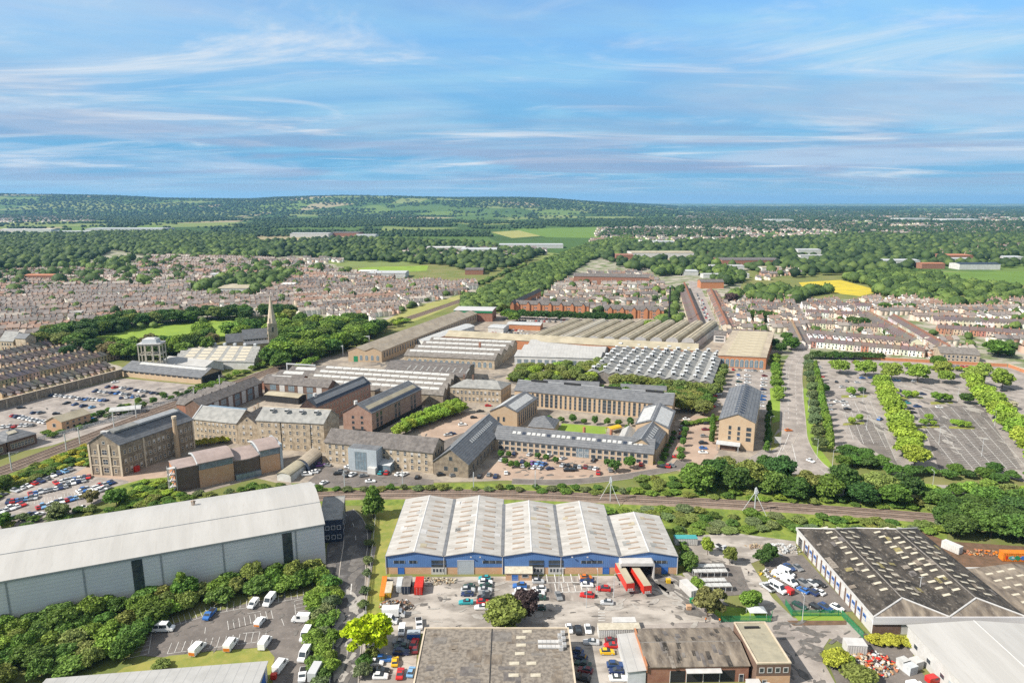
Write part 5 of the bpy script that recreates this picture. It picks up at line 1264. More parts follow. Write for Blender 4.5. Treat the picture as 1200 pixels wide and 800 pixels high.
# thicket below the big shed
wood([(-20,812),(-20,742),(60,728),(150,706),(250,690),(340,668),(378,668),(392,690),(360,692),(300,698),(250,708),(205,722),(176,736),(165,760),(140,778),(60,790)], 4.3, (2.9,4.2), (4.2,7.0), ('bush','bush','round'), (G_MID,G_FRESH,G_OLIVE,G_MID), '{} bush from the left in the thicket below the huge pale shed', 'bushes of the thicket below the pale shed', 21, name='shrub', cat='bush', nmax=120)
wood([(366,700),(392,682),(398,700),(388,760),(384,812),(368,812)], 3.2, (2.2,3.2), (3.2,4.6), ('bush',), (G_MID,G_GREY,G_FRESH), '{} bush from the near end of the hedge between van park and access road', 'bushes between van park and access road', 22, 'y', name='shrub', cat='bush', nmax=40)
tree(*G(214,700), 3.2, 8.6, 'cone', G_FRESH, 'pointed tree poking above the thicket in front of the pale shed')
tree(*G(190,782), 2.4, 2.6, 'bush', G_OLIVE, 'low bush on the verge between van park and panel roof', 'bush', 'shrub')
# single trees near
tree(*G(430,767), 5.8, 11.4, 'open', G_YELLOW, 'bright golden yellow tree beside the access road', jit=0)
tree(*G(592,735), 6.0, 8.2, 'round', G_OLIVE, 'olive green tree behind the grey felt roof', jit=0)
tree(*G(615,722), 4.0, 8.2, 'round', G_PURPLE, 'dark purple tree behind the grey felt roof', jit=0)
tree(*G(438,606), 5.4, 12.5, 'cone', G_MID, 'tall conical green tree on the grass strip beside the access road')
for i, (px, py, r, h) in enumerate(((434,622,1.8,3.4),(433,640,1.7,3.2),(432,660,1.8,3.0),(430,676,1.6,3.2),(428,696,1.6,3),(426,712,1.7,3))): tree(*G(px,py), r, h, 'bush', G_GREY, f'{ordinal(6-i)} grey green shrub from the near end of the row beside the access road', 'bush', 'shrub', 'shrubs beside the access road')
for i, (px, py, r, h) in enumerate(((428,780,2.2,4),(425,792,2.4,4),(436,770,1.8,3))): tree(*G(px,py), r, h, 'bush', (G_MID,G_GREY,G_OLIVE)[i], ('green bush between the access road and the scrap yard cars','large grey green bush at the bottom edge beside the access road','olive bush at the foot of the golden yellow tree')[i], 'bush', 'shrub')
for lb, px, py, r, h, k, c in (('round lollipop tree beside the green roofed hut',829,650,2.3,6.4,'round',G_LIME),('round dark lollipop tree by the pallet stacks',855,661,2.3,6.6,'round',G_OLIVE),('left dark tree of the pair beside the stacked vans',893,662,2.6,5.4,'round',G_DARK),('right dark tree of the pair beside the stacked vans',902,657,2.6,6.2,'round',G_DARK),
    ('big bronze tree at the corner of the depot lawn',829,722,5.4,9.0,'open',G_BRONZE),('fresh green tree on the depot lawn',879,715,3.4,6.6,'round',G_FRESH),('bushy tree behind the green roofed hut corner',806,668,3.4,6.2,'round',G_MID),('small bush beside the white skip row',815,690,2.6,4.2,'bush',G_FRESH),
    ('yellow green bush beside the white box at the lane',978,781,3.0,5.0,'round',G_SHRUBY),('grey green bush at the bottom edge beside the lane',1005,800,3.8,5.4,'bush',G_OLIVE),('small yellow green bush right of the white box',993,781,1.7,3.4,'round',G_LIME)):
    tree(*G(px,py), r, h, k, c, lb, jit=.05)
row((1025,752),(1066,757), 5, (1.8,2.6), (2.6,3.8), 'bush', G_SHRUBY, '{} yellow green bush from the left along the dark roofed factory front', 'bushes along the factory front', name='shrub', cat='bush', seed=4)
# south railway bank
wood([(705,600),(775,598),(1105,616),(1105,630),(940,622),(800,626),(785,612)], 5.0, (2.2,3.4), (1.8,3.2), ('bush',), (G_MID,G_OLIVE,G_FRESH,G_GREY), '{} low bush from the left on the grassy bank south of the railway', 'low bushes on the south railway bank', 31, name='shrub', cat='bush', nmax=70)
row((796,625),(806,668), 7, (1.6,2.2), (2.2,3.6), 'bush', G_MID, '{} bush from the near end of the hedge at the blue warehouse side', 'hedge bushes at the warehouse side', 'y', name='shrub', cat='bush')
wood([(370,575),(560,572),(700,572),(745,575),(745,580),(600,576),(480,575),(370,578)], 4.2, (1.6,2.6), (1.6,3.2), ('bush',), (G_MID,G_GREY,G_OLIVE), '{} shrub from the left along the railway fence below the stone offices', 'shrubs along the railway fence', 32, name='shrub', cat='bush', nmax=60)
wood([(745,580),(1000,594),(1110,600),(1110,594),(900,576),(800,562),(745,560)], 4.6, (1.7,2.8), (1.8,3.2), ('bush',), (G_MID,G_FRESH,G_OLIVE), '{} bush from the left on the bank north of the railway', 'bushes on the north railway bank', 33, name='shrub', cat='bush', nmax=70)
# the big trees north of the railway
for i, (px, py, r, h) in enumerate(((815,575,6.6,11.5),(838,566,5.6,10.0),(862,574,5.8,10.5),(882,572,6.2,12),(905,580,5.6,10),(912,565,6.6,12),(930,584,5.6,9),(946,578,5.6,9.5),(968,584,6.2,10),(990,578,6.6,12),(1008,590,5.6,9),(1030,582,6.0,10.5),(1046,592,5.6,9),(1062,586,5.8,10),(897,556,5.0,8.5),(850,556,4.6,7.5))):
    tree(*G(px,py), r, h, 'round', (G_MID,G_DARK,G_DARK,G_OLIVE)[i % 4], f'{ordinal(sorted([815,838,862,882,905,912,930,946,968,990,1008,1030,1046,1062,897,850]).index(px)+1)} big dark tree from the left, along the north side of the railway', group='big trees north of the railway')
wood([(1106,632),(1112,606),(1160,598),(1280,610),(1280,650),(1200,640)], 7.2, (4.8,6.4), (8,11), ('round',), (G_DARK,G_MID,G_DARK), '{} big dark tree from the left in the grove above the graffiti container', 'grove above the graffiti container', 35, nmax=22)
wood([(1080,590),(1090,575),(1200,580),(1280,590),(1280,606),(1120,600)], 6.0, (3.2,4.6), (4,7), ('round','bush'), (G_MID,G_FRESH,G_LIME,G_OLIVE), '{} tree from the left in the belt between the grove and the belt road', 'belt trees beside the belt road', 36, nmax=26)
wood([(985,552),(1010,545),(1050,562),(1090,560),(1200,568),(1280,580),(1280,576),(1200,560),(1160,556),(1090,553),(1052,556),(1010,532),(985,530)], 5.6, (2.8,4.0), (4,7), ('round','bush'), (G_DARK,G_MID,G_MID), '{} tree from the left along the near edge of the retail car park', 'trees along the near edge of the retail car park', 37, nmax=40)
# retail car park
row((1033,458),(1070,548), 12, (5.4,6.3), (10,12), 'round', G_LIME, '{} lime green tree from the near end of the middle car park row', 'lime trees of the middle car park row', 'y')
row((1141,460),(1215,545), 12, (5.6,6.5), (10,12.4), 'round', G_LIME, '{} lime green tree from the near end of the right hand car park row', 'lime trees of the right car park row', 'y', seed=2)
row((955,438),(973,530), 17, (2.5,3.1), (8.5,10), 'cone', G_FRESH, '{} narrow pointed tree from the near end of the row beside the car park', 'pointed trees along the road side of the car park', 'y', seed=3)
row((947,425),(958,528), 12, (3.2,4.0), (6,8), 'round', G_GREY, '{} grey green tree from the near end of the row along the main road', 'grey green trees along the main road', 'y', seed=5)
for i, (px, py, r, h) in enumerate(((984,438,5.8,10.5),(1013.5,441,6.4,11.5),(1044,446,6.8,12.5),(1075,448,7.0,13),(1103,442,5.8,11),(1108,449,5.0,9),(1140,453,7.2,13.5),(1174,456,6.6,13),(1152,441,5.0,10))):
    tree(*G(px,py), r, h, 'round', (.26,.35,.06), f'{ordinal(sorted([984,1013.5,1044,1075,1103,1108,1140,1174,1152]).index(px)+1)} round pale green tree from the left across the top of the car park', group='round trees across the top of the car park', jit=.08)
for i, (px, py, r, h) in enumerate(((965,461,3.6,6.5),(997,463,2.8,5),(1010,461,2.6,4.5),(998,497,2.0,4.2),(1007,494,2.1,4.8),(1062,466,2.6,4.6),(1071,466,2.6,4.6),(1098,471,3.6,6.4),(1109,471,3.0,5.4),(1082,499,2.2,4.2),(1088,493,2.2,4.4),(1093,499,1.8,3.4),(1118,498,2.0,3.6),(1124,500,2.2,3.8),(1133,501,2.0,3.6),(1132,473,3.8,6.8),(1183,479,3.6,4.8))):
    tree(*G(px,py), r, h, 'round', (G_DARK if i in (0,2,15) else (.5,.46,.33) if i == 16 else G_FRESH if i in (7,8) else G_LIME), (f'{ordinal(sorted([965,997,1010,998,1007,1062,1071,1098,1109,1082,1088,1093,1118,1124,1133,1132,1183].copy()).index(px)+1)} small tree from the left on the islands of the retail car park' if i != 16 else 'cream flowering bush in the right part of the retail car park'), group='small island trees of the retail car park' if i != 16 else None, jit=.1)
row((956,420),(1030,421), 14, (4.0,5.2), (5.6,7.4), 'bush', G_DARK, '{} dark hedge bush from the left behind the retail car park', 'hedge behind the retail car park', name='shrub', cat='bush', seed=8)
row((975,428),(1170,437), 14, (2.2,3.2), (3.4,5), 'round', G_LIME, '{} small lime tree from the left along the brick wall behind the car park', 'small lime trees along the brick wall', seed=9)
for lb, px, py, r, h, c in (('big round tree beside the pale brick block behind the car park',1099,431,5.6,9.5,G_MID),('broad tree on the green beyond the car park corner',1169,418,9.5,13,G_MID)): tree(*G(px,py), r, h, 'round', c, lb)
# street trees around the red hall and the tall block
row((908,424),(912,470), 9, (3.0,4.2), (5.5,7.5), 'round', G_FRESH, '{} street tree from the near end, left of the main road', 'street trees left of the main road', 'y', seed=11)
row((901,484),(899,530), 7, (2.0,2.8), (5,8), 'cone', G_MID, '{} tree from the near end between the tall block and the road', 'trees between the tall block and the road', 'y', seed=12)
row((848,437),(840,462), 6, (3.0,3.8), (6,8), 'round', G_OLIVE, '{} tree from the near end beside the cowl roof works', 'trees beside the cowl roof works', 'y', seed=13)
for i, (px,py,r,h,c) in enumerate(((927,410,7,10,G_MID),(915,414,5,9,G_DARK),(906,408,4.5,8,G_DARK),(921,400,5,8,G_MID))): tree(*G(px,py), r, h, 'round', c, f'{["large","dark","small dark","rear"][i]} tree on the green right of the red arched hall')
wood([(700,462),(735,460),(780,464),(832,470),(830,488),(790,484),(784,474),(705,470)], 4.8, (3.8,5.2), (6.5,8.6), ('round',), (G_OLIVE,G_MID), '{} tree from the left in the clump below the cowl roof works', 'clump below the cowl roof works', 41, nmax=40)
wood([(602,449),(604,436),(640,432),(690,430),(712,434),(708,450),(660,452)], 5.2, (4.2,5.6), (6.5,9), ('round',), (G_OLIVE,G_LIME,G_OLIVE), '{} olive tree from the left in the clump below the pale blue roofs', 'olive clump below the pale blue roofs', 42, nmax=36)
row((803,499),(842,492), 9, (1.8,2.4), (2.4,3.2), 'bush', G_FRESH, '{} bush from the left in the hedge across the top of the paved walk', 'hedge across the paved walk', name='shrub', cat='bush', seed=14)
row((834,496),(834,520), 6, (1.6,2.2), (5,8), 'cone', G_MID, '{} slim tree from the near end left of the tall block', 'slim trees left of the tall block', 'y', seed=15)
row((790,510),(774,545), 8, (1.4,2.0), (2,3.4), 'bush', G_MID, '{} shrub from the near end along the east slate hall', 'shrubs along the east slate hall', 'y', name='shrub', cat='bush', seed=16)
row((803,500),(797,540), 6, (1.4,2.0), (3,5), 'round', G_MID, '{} small tree from the near end, left of the paved walk', 'small trees left of the paved walk', 'y', seed=17)
row((645,494),(738,500), 8, (1.5,2.2), (3,5.5), 'round', G_MID, '{} small tree from the left along the north office range', 'small trees along the north office range', seed=18)
row((592,526),(765,543), 18, (.9,1.4), (1.4,2.2), 'bush', (.40,.38,.05), '{} clipped yellow green shrub from the left along the south office range', 'clipped shrubs along the south office range', name='shrub', cat='bush', seed=19, j=.3)
for i, (px,py) in enumerate(((587,536),(596,536),(606,548),(599,548),(618,549),(630,538),(640,540),(651,543),(711,546),(720,553),(738,549),(650,500),(735,505),(592,545))):
    tree(*G(px,py), 1.5 if i not in (9,10) else 2.6, 3.4 if i not in (9,10) else 6, 'round', G_MID, f'{ordinal(i+1)} counted small round tree in the paved office car park' if False else f'small round tree {["beside the gabled hall corner","near the gabled hall rooflights end","in the left car row","left of the purple car row","behind the left car row","in the left planting strip","in the middle planting strip","in front of the entrance glazing","right of the parked row","beside the overhead line mast","tall one near the right office end","at the lawn pavilion back","beside the yellow lawn canopy","near the leftmost parked car"][i]} by the south office range', group=None)
row((722,452),(834,465), 13, (4.2,5.2), (7.4,9), 'round', G_OLIVE, '{} tree from the left in the line against the cowl roof works', 'line against the cowl roof works', seed=31)
# avenue of limes in the square
row((466,511),(540,484), 11, (3.2,3.9), (6.2,7.4), 'round', G_LIME, '{} lime green tree from the left in the front line of the works avenue', 'front line of the works avenue', seed=20)
row((478,502),(534,480), 8, (3.2,3.9), (6.2,7.4), 'round', G_LIME, '{} lime green tree from the left in the back line of the works avenue', 'back line of the works avenue', seed=21)
row((598,446),(618,449), 4, (2.4,3.0), (3.5,4.5), 'bush', G_LIME, '{} lime bush from the left behind the hip roofed office', 'lime bushes behind the hip roofed office', name='shrub', cat='bush', seed=22)
# shrubs around stone block and copper hall
row((228,523),(276,517), 8, (2.0,2.8), (3,4.6), 'bush', G_SHRUBY, '{} golden shrub from the left at the foot of the stone wing', 'golden shrubs at the foot of the stone wing', name='shrub', cat='bush', seed=23)
wood([(132,590),(168,566),(206,562),(208,586),(180,596)], 3.6, (1.8,2.8), (1.5,2.8), ('bush',), (G_LIME,G_FRESH,G_MID), '{} garden shrub from the left below the grey stone block', 'garden shrubs below the grey stone block', 43, name='shrub', cat='bush', nmax=24)
wood([(0,612),(60,604),(130,594),(210,582),(330,568),(330,572),(200,592),(60,616),(0,625)], 4.6, (1.8,2.8), (2,3.6), ('bush',), (G_MID,G_GREY,G_OLIVE), '{} shrub from the left along the back of the huge pale shed', 'shrubs behind the huge pale shed', 44, name='shrub', cat='bush', nmax=40)
for lb, px, py, r, h, c in (('bushy tree at the right end of the packed museum car park',137,592,4.6,7,G_MID),('thin bronze tree in the packed museum car park',107,590,3.4,5.5,G_BRONZE),('pale bush at the near edge of the packed museum car park',69,607,4.2,5.5,G_GREY),('dark tree at the left edge behind the huge pale shed',2,618,3.6,6,G_MID),('tree at the left edge beside the railway bank',5,574,3.6,7,G_MID)): tree(*G(px,py), r, h, 'open' if c == G_BRONZE else 'round', c, lb)
wood([(-20,578),(0,566),(30,552),(106,521),(130,513),(108,546),(80,549),(40,563),(-20,592)], 3.6, (1.7,2.8), (1.6,3.4), ('bush',), (G_MID,G_OLIVE,G_SHRUBY,G_FRESH), '{} bush from the left on the bank between railway and museum car park', 'bushes between railway and museum car park', 45, name='shrub', cat='bush', nmax=70)
wood([(55,515),(110,497),(175,477),(262,452),(262,446),(168,470),(100,492),(50,509)], 4.6, (1.6,2.6), (2,4), ('bush','round'), (G_MID,G_DARK,G_FRESH), '{} bush from the left between the big car park and the railway', 'bushes between big car park and railway', 46, name='shrub', cat='bush', nmax=40)
row((240,455),(312,428), 9, (2.2,3.2), (3,5), 'bush', G_FRESH, '{} bush from the left beside the railway near the goods shed', 'bushes beside the railway near the goods shed', name='shrub', cat='bush', seed=24)
# park and church
wood([(95,412),(112,396),(160,384),(205,380),(250,376),(340,376),(340,371),(240,371),(150,379),(60,398),(40,410)], 12, (7,10), (11,15), ('round',), (G_DARK,G_MID,G_DARK,G_OLIVE), '{} tree from the left round the far edge of the park', 'trees round the far edge of the park', 47, nmax=60)
wood([(112,418),(150,412),(195,408),(262,404),(268,412),(210,420),(150,424)], 10, (6.5,8.5), (11,15), ('round','open'), (G_MID,G_DARK,G_BRONZE,G_FRESH), '{} tree from the left along the near edge of the park', 'trees along the near edge of the park', 48, nmax=30)
wood([(225,398),(330,386),(420,382),(450,392),(420,408),(390,416),(350,425),(325,428),(330,408),(300,400),(262,404)], 11, (7.5,10), (12,16), ('round',), (G_FRESH,G_MID,G_FRESH,G_DARK), '{} tree from the left in the wood round the church', 'wood round the church', 49, nmax=60)
for lb, px, py, r, h, c in (('big dark tree in front of the church, left of its neighbour',318,428,8.5,14,G_MID),('big dark tree in front of the church, right of its neighbour',330,432,7.5,12,G_MID),('round dark tree at the end of the near terraces',80,418,6.5,9,G_DARK)): tree(*G(px,py), r, h, 'round', c, lb)
wood([(345,440),(375,424),(410,404),(440,392),(480,378),(470,376),(430,390),(395,406),(350,432)], 7, (3.5,5), (5,7.5), ('round','bush'), (G_FRESH,G_OLIVE,G_LIME), '{} young tree from the left on the railway side below the church wood', 'young trees on the railway side', 50, nmax=30)
# row before the brick flats and others mid distance
row((596,373),(736,378), 26, (4.2,5.2), (8.5,10.5), 'round', G_DARK, '{} tree from the left in the dark row before the brick flats', 'dark row before the brick flats', seed=25)
for lb, px, py, r, h, c in (('bright round tree at the end of the market car park',760,388,7,11,G_FRESH),('left bright tree behind the train shed end block',594,374,6.5,9.5,G_FRESH),('right bright tree behind the train shed end block',602,377,6.5,9.5,G_FRESH),('dark purple tree among the terraces beyond the red hall',857,358,8,14,G_PURPLE),('dark evergreen among the terraces behind the red hall',896,376,8.5,11,G_DARK),('pale tree beside the dark evergreen behind the red hall',883,374,6.5,10,G_MID)): tree(*G(px,py), r, h, 'round', c, lb)
for i, (px,py,r,h) in enumerate(((1036,366,6.5,12),(1051,364,5,9),(1067,363,4.5,8),(1000,385,9,12),(1012,384,7,10))): tree(*G(px,py), r, h, 'round', G_MID if i < 3 else G_DARK, f'{["tallest round","middle round","smallest round","broad dark","dark pointed"][i]} tree among the right hand terraces')
# =================================================================== VEHICLES
CC = {'white':(.78,.78,.77),'silver':(.46,.47,.48),'grey':(.19,.195,.2),'black':(.018,.018,.02),'navy':(.02,.035,.10),'blue':(.04,.14,.40),'light blue':(.18,.36,.58),'red':(.46,.022,.02),'teal':(.03,.30,.33),'dark green':(.02,.06,.045),'yellow':(.70,.42,.015),'dark blue':(.025,.06,.17),'orange':(.6,.16,.02),'maroon':(.16,.02,.025),'purple':(.2,.08,.3)}
def car_meshes(kind):
    d = {}
    L, W, H = {'hatch':(4.0,1.75,1.48),'saloon':(4.55,1.8,1.43),'suv':(4.6,1.88,1.72)}[kind]
    b = MB(); hl = L/2; zb = .62*H if kind != 'suv' else .58*H
    low = [(-hl+.05,.32),(-hl,.6),(-hl+.06,zb-.02),(-hl+.5,zb+.03),(hl*.35,zb+.02),(hl-.35,zb-.13),(hl-.03,zb-.28),(hl,.45),(hl-.1,.26),(-hl+.2,.26)]
    def shell(prof, w0, w1, m, zmid):             # profile swept across with narrower shoulders
        n = len(prof); vs = []
        for y, ins in ((-w0/2,.0),(-w1/2,.0),(w1/2,.0),(w0/2,.0)):
            for x, z in prof: vs.append((x*(1 if abs(y) == w1/2 else .985), y if True else 0, z if abs(y) != w0/2 else z - (.05 if z > zmid else 0)))
        fs = []
        for s in range(3):
            for i in range(n): fs.append([s*n+i, s*n+(i+1)%n, (s+1)*n+(i+1)%n, (s+1)*n+i])
        fs += [list(range(n))[::-1], list(range(3*n,4*n))]; b.add(vs, fs, m)
    shell(low, W, W*.84, 'any_paint', .5)
    r0, r1 = (-hl*.80, hl*.22) if kind != 'saloon' else (-hl*.62, hl*.20)
    rt0, rt1 = (-hl*.62, -hl*.05) if kind != 'saloon' else (-hl*.38, -hl*.02)
    b.box(rt0, rt1, -W*.33, W*.33, H-.05, H, 'any_paint', top=(.05,.06))
    for x, y in ((r0+.05,W*.40),(r1-.05,W*.40)): pass
    d['body'] = b.mesh('car_body')
    b = MB(); z0 = zb-.0
    vs = [(r0,-W*.43,z0),(r1+.45,-W*.43,z0),(r1+.45,W*.43,z0),(r0,W*.43,z0),(rt0-.05,-W*.35,H-.05),(rt1+.1,-W*.35,H-.05),(rt1+.1,W*.35,H-.05),(rt0-.05,W*.35,H-.05)]
    b.add(vs, [[3,2,1,0],[4,5,6,7],[0,1,5,4],[1,2,6,5],[2,3,7,6],[3,0,4,7]], 'glass_dark'); d['window'] = b.mesh('car_window')
    b = MB(); b.cyl((0,-.11,0),(0,.11,0),.32,.32,'rubber',12); b.cyl((0,-.125,0),(0,.125,0),.19,.19,'galv',10); d['wheel'] = b.mesh('wheel')
    b = MB(); b.box(hl-.22,hl-.03,-.12,.12,0,.14,'rooflight_white'); d['lamp'] = b.mesh('headlight')
    d['dim'] = (L,W,zb)
    b = MB()                                      # far version in one mesh
    shell(low, W, W*.84, 'any_paint', .5); b.box(rt0, rt1, -W*.33, W*.33, H-.05, H, 'any_paint', top=(.05,.06)); b.add(vs, [[3,2,1,0],[4,5,6,7],[0,1,5,4],[1,2,6,5],[2,3,7,6],[3,0,4,7]], 'glass_dark')
    for x in (-hl*.62, hl*.62):
        for y in (-W*.43, W*.43): b.cyl((x,y-.1,.32),(x,y+.1,.32),.32,.32,'rubber',8)
    d['far'] = b.mesh('parked_car'); return d
CARS = {k: car_meshes(k) for k in ('hatch','saloon','suv')}
NCAR = [0]
def car(px, py, ang, col, label, near=False, kind=None, group=None):
    NCAR[0] += 1; kind = kind or ('hatch','saloon','hatch','suv')[NCAR[0] % 4]; p = G(px, py); c = (*CC[col], 1); d = CARS[kind]; an = math.radians(ang)
    if not near:
        o = obj('parked_car', d['far'], None, (p.x,p.y,.1), an); o.color = c; tag(o, label, 'car', group); return o
    r = empty('parked_car', (p.x,p.y,.1), an); tag(r, label, 'car', group)
    obj('body', d['body'], r).color = c; obj('window', d['window'], r)
    L, W, zb = d['dim']
    for x in (-L*.31, L*.31):
        for y in (-W*.43, W*.43): obj('wheel', d['wheel'], r, (x,y,.32))
    for y in (-W*.3, W*.3): obj('headlight', d['lamp'], r, (0,y,zb-.28))
    return r
def carrow(spec, where, group, near=False, key='x'):
    """spec: list of (px, py, angle, colour)"""
    idx = sorted(range(len(spec)), key=lambda i: spec[i][0] if key == 'x' else -spec[i][1]); n = len(spec)
    for k, i in enumerate(idx):
        px, py, an, c = spec[i]; pos = (f'{ordinal(k+1)} from the left' if key == 'x' else f'{ordinal(k+1)} from the near end') if n > 1 else 'alone'
        car(px, py, an, c, f'{c} car, {pos} in {where}', near, group=group)
def along(a, b, cols, ang=None, jit=.4, flip=None):
    cols = cols.split(','); n = len(cols); rd = random.Random(int(a[0]*7+b[1])); A, B = G(*a), G(*b); d = B-A; base = math.degrees(math.atan2(d.y,d.x))+90 if ang is None else ang; out = []
    for i, c in enumerate(cols):
        t = i/max(1,n-1); out.append((a[0]+(b[0]-a[0])*t, a[1]+(b[1]-a[1])*t + rd.uniform(-.2,.2)*jit, base + rd.uniform(-3,3) + (180 if rd.random() < .4 else 0), c))
    return out
g1 = 'cars parked in front of the blue warehouse'
carrow([(549.7,688.7,178,'dark green'),(548.5,693,2,'silver'),(547.5,697.6,180,'navy'),(546,707,183,'teal')], 'the left column before the blue warehouse', g1, True, 'y')
carrow([(567.7,679,180,'teal'),(569,684,0,'white'),(569,688,181,'dark green'),(568.5,692.4,0,'silver'),(568.5,697,180,'grey'),(567.7,702,180,'black'),(566,706.9,0,'red'),(564.7,713,182,'white')], 'the second column before the blue warehouse', g1, True, 'y')
carrow([(609,688,180,'blue'),(610.5,693.6,0,'white'),(608,698,180,'silver')], 'the short column right of the brick lodge', g1, True, 'y')
carrow([(630.7,682.6,0,'silver'),(631.7,692,180,'white'),(631,696.4,0,'white'),(631.5,702,180,'dark green'),(632,714,178,'dark green')], 'the column left of the marked bays', g1, True, 'y')
carrow([(654.7,700,-80,'grey')], 'the middle of the yard before the blue warehouse', g1, True)
carrow([(687,678,0,'orange'),(687.5,682.3,180,'navy'),(688,686.8,0,'white'),(688,699,170,'red'),(711,707.5,175,'silver')], 'the column left of the red trailers', g1, True, 'y')
car(707,691.5,172,'red','red car standing apart between the marked bays and the red trailers',True,'suv',g1)
g2 = 'cars in the yards beside the felt roof'
carrow([(667,738.5,-88,'white'),(677.7,739.5,90,'black'),(689,739,-90,'white')], 'the row at the felt roof corner', g2, True)
carrow([(674,765,160,'dark blue'),(680,772,160,'navy'),(683,779.5,160,'dark green'),(686,787,160,'maroon'),(682,796.5,160,'black')], 'the column right of the felt roof', g2, True, 'y')
car(692.7,754,175,'silver','silver car standing crosswise in the yard right of the felt roof',True,'saloon',g2)
carrow([(711.5,765.5,0,'yellow'),(717,758,180,'red'),(717,752.5,0,'maroon'),(721,781,0,'dark blue'),(722,788,180,'navy'),(724,796.5,0,'white')], 'the column beside the white sheet lean-to', g2, True, 'y')
carrow([(470,754,0,'grey'),(470.5,759.5,180,'dark green'),(470.5,766,0,'navy')], 'the trio left of the felt roof', g2, True, 'y')
carrow([(485.5,756,85,'red'),(486.5,762,95,'maroon')], 'the red pair against the felt roof wall', g2, True, 'y')
for px,py,an,c,l in ((463,777,95,'yellow','yellow car with an open bonnet in the scrap yard'),(469,791,92,'red','red car standing lengthways at the bottom of the scrap yard'),(482,789,85,'light blue','light blue car against the left wall of the felt roof'),(449.5,774,5,'blue','blue car behind the golden yellow tree'),(441,778,0,'white','white car at the foot of the golden yellow tree'),(447,787.5,0,'black','black car in the scrap yard column by the hedge'),(446,794,0,'white','white car lowest in the scrap yard column by the hedge')):
    car(px,py,an,c,l,True,None,g2)
g3 = 'cars in the depot beside the dark roofed factory'
carrow([(942,685,-58,'grey'),(951.5,685,-58,'silver'),(960,685,-58,'black')], 'the upper row beside the dark roofed factory', g3, True)
carrow([(941,693,122,'blue'),(951,695,122,'navy'),(959.5,695,122,'white')], 'the middle row beside the dark roofed factory', g3, True)
carrow([(937,711,-55,'dark green'),(956,713,-55,'black'),(967,713.5,-55,'dark blue'),(981,713.5,-55,'white')], 'the row behind the green fence', g3, True)
carrow([(925,666,-70,'dark blue'),(935,667,-70,'grey')], 'the back pair beside the dark roofed factory', g3, True)
g4 = 'cars packed in the museum car park'
M_ = lambda a, b, c: along(a, b, c)
carrow(M_((18,576),(55,562),'silver,white,white,red,navy,grey'), 'the back row of the packed museum car park', g4)
carrow(M_((62,558),(83,551),'white,navy,light blue,grey'), 'the upper group of the museum car park', g4)
carrow(M_((36,580),(77,571),'red,blue,silver,silver,grey,white,navy,silver'), 'the second row of the museum car park', g4)
carrow(M_((66,567),(77,564),'red,white,silver'), 'the short inner row of the museum car park', g4)
carrow(M_((77,564),(104,560),'navy,silver,blue,white,navy,red'), 'the row below the stone gable', g4)
carrow(M_((80,568),(98,564),'grey,white,navy,silver'), 'the row next to the stone gable row', g4)
carrow(M_((10,589),(42,584),'navy,red,blue,navy,light blue,grey,silver'), 'the third row of the museum car park', g4)
carrow(M_((0,601),(26,592),'white,silver,white,white,red'), 'the leftmost row of the packed museum car park', g4)
carrow(M_((45,596),(94,583),'red,light blue,silver,white,navy,white,red,blue,light blue,white'), 'the fourth row of the museum car park', g4)
carrow(M_((109,573),(131,566),'white,white,red,silver,blue,navy'), 'the corner row of the packed museum car park', g4)
carrow(M_((112,577),(126,572),'white,silver,white,grey'), 'the inner corner row of the museum car park', g4)
carrow(M_((93,577),(103,574),'white,blue,silver'), 'the small group left of the bronze tree', g4)
carrow([(37,604,70,'navy'),(46,604,70,'white'),(18,607,70,'grey'),(2,581,70,'grey'),(98,596,20,'white')], 'the near edge of the packed museum car park', g4)
g5 = 'cars in the big car park by the station'
carrow(M_((61,464),(85,466),'navy,white,silver,white,white'), 'the row under the boundary wall', g5)
carrow(M_((93,468),(124,470),'white,navy,blue,grey,silver,white,blue,navy'), 'the long middle row of the big car park', g5)
carrow(M_((112,459),(150,463),'navy,white,silver,navy,blue,white,grey'), 'the upper middle row of the big car park', g5)
carrow(M_((126,454),(152,456),'navy,red,white,navy'), 'the top row of the big car park', g5)
carrow(M_((160,458),(192,463),'navy,white,grey,navy,black,white'), 'the right hand row of the big car park', g5)
carrow(M_((142,467),(168,465),'navy,white,blue,silver,black'), 'the lower right row of the big car park', g5)
carrow(M_((78,473),(108,478),'black,dark blue,navy,light blue'), 'the dark row behind the beige office', g5)
carrow([(25,478.5,20,'black'),(40,484.5,60,'navy'),(48,484.5,60,'grey'),(66,485.5,30,'black'),(135,448.5,40,'white')], 'the scattered cars of the big car park', g5)
carrow(M_((16,488),(54,496),'red,navy,white,silver,white,white,silver,white,white'), 'the white row left of the beige office', g5)
carrow(M_((4,501),(38,499),'white,silver,red,silver,white,grey'), 'the row behind the hip roofed office', g5)
carrow([(110,487,60,'white'),(117,487,60,'white'),(106,491,10,'blue')], 'the group right of the beige office', g5)
g6 = 'cars in the paved court of the south office range'
carrow([(593,555,90,'white'),(602.5,532,80,'navy'),(620.6,533.5,60,'silver'),(643,535,60,'white'),(660,538,40,'silver')], 'the back row of the paved office court', g6)
carrow([(612,541.5,80,'navy'),(613,547,80,'silver'),(624,543.5,60,'purple'),(630.6,543.5,60,'light blue'),(637,545,60,'blue'),(625.6,548.5,60,'white'),(633,549,60,'silver'),(644.4,550,20,'navy')], 'the left group of the paved office court', g6)
carrow([(659,546,70,'silver'),(665,546,100,'black'),(666,552,0,'black'),(672,551.5,0,'black'),(674,547,80,'black'),(679,548,80,'silver'),(686,548,80,'maroon'),(692,549,70,'grey'),(698,550,60,'white'),(701,555,80,'red'),(696,540,60,'black'),(715,552,90,'grey')], 'the middle group of the paved office court', g6)
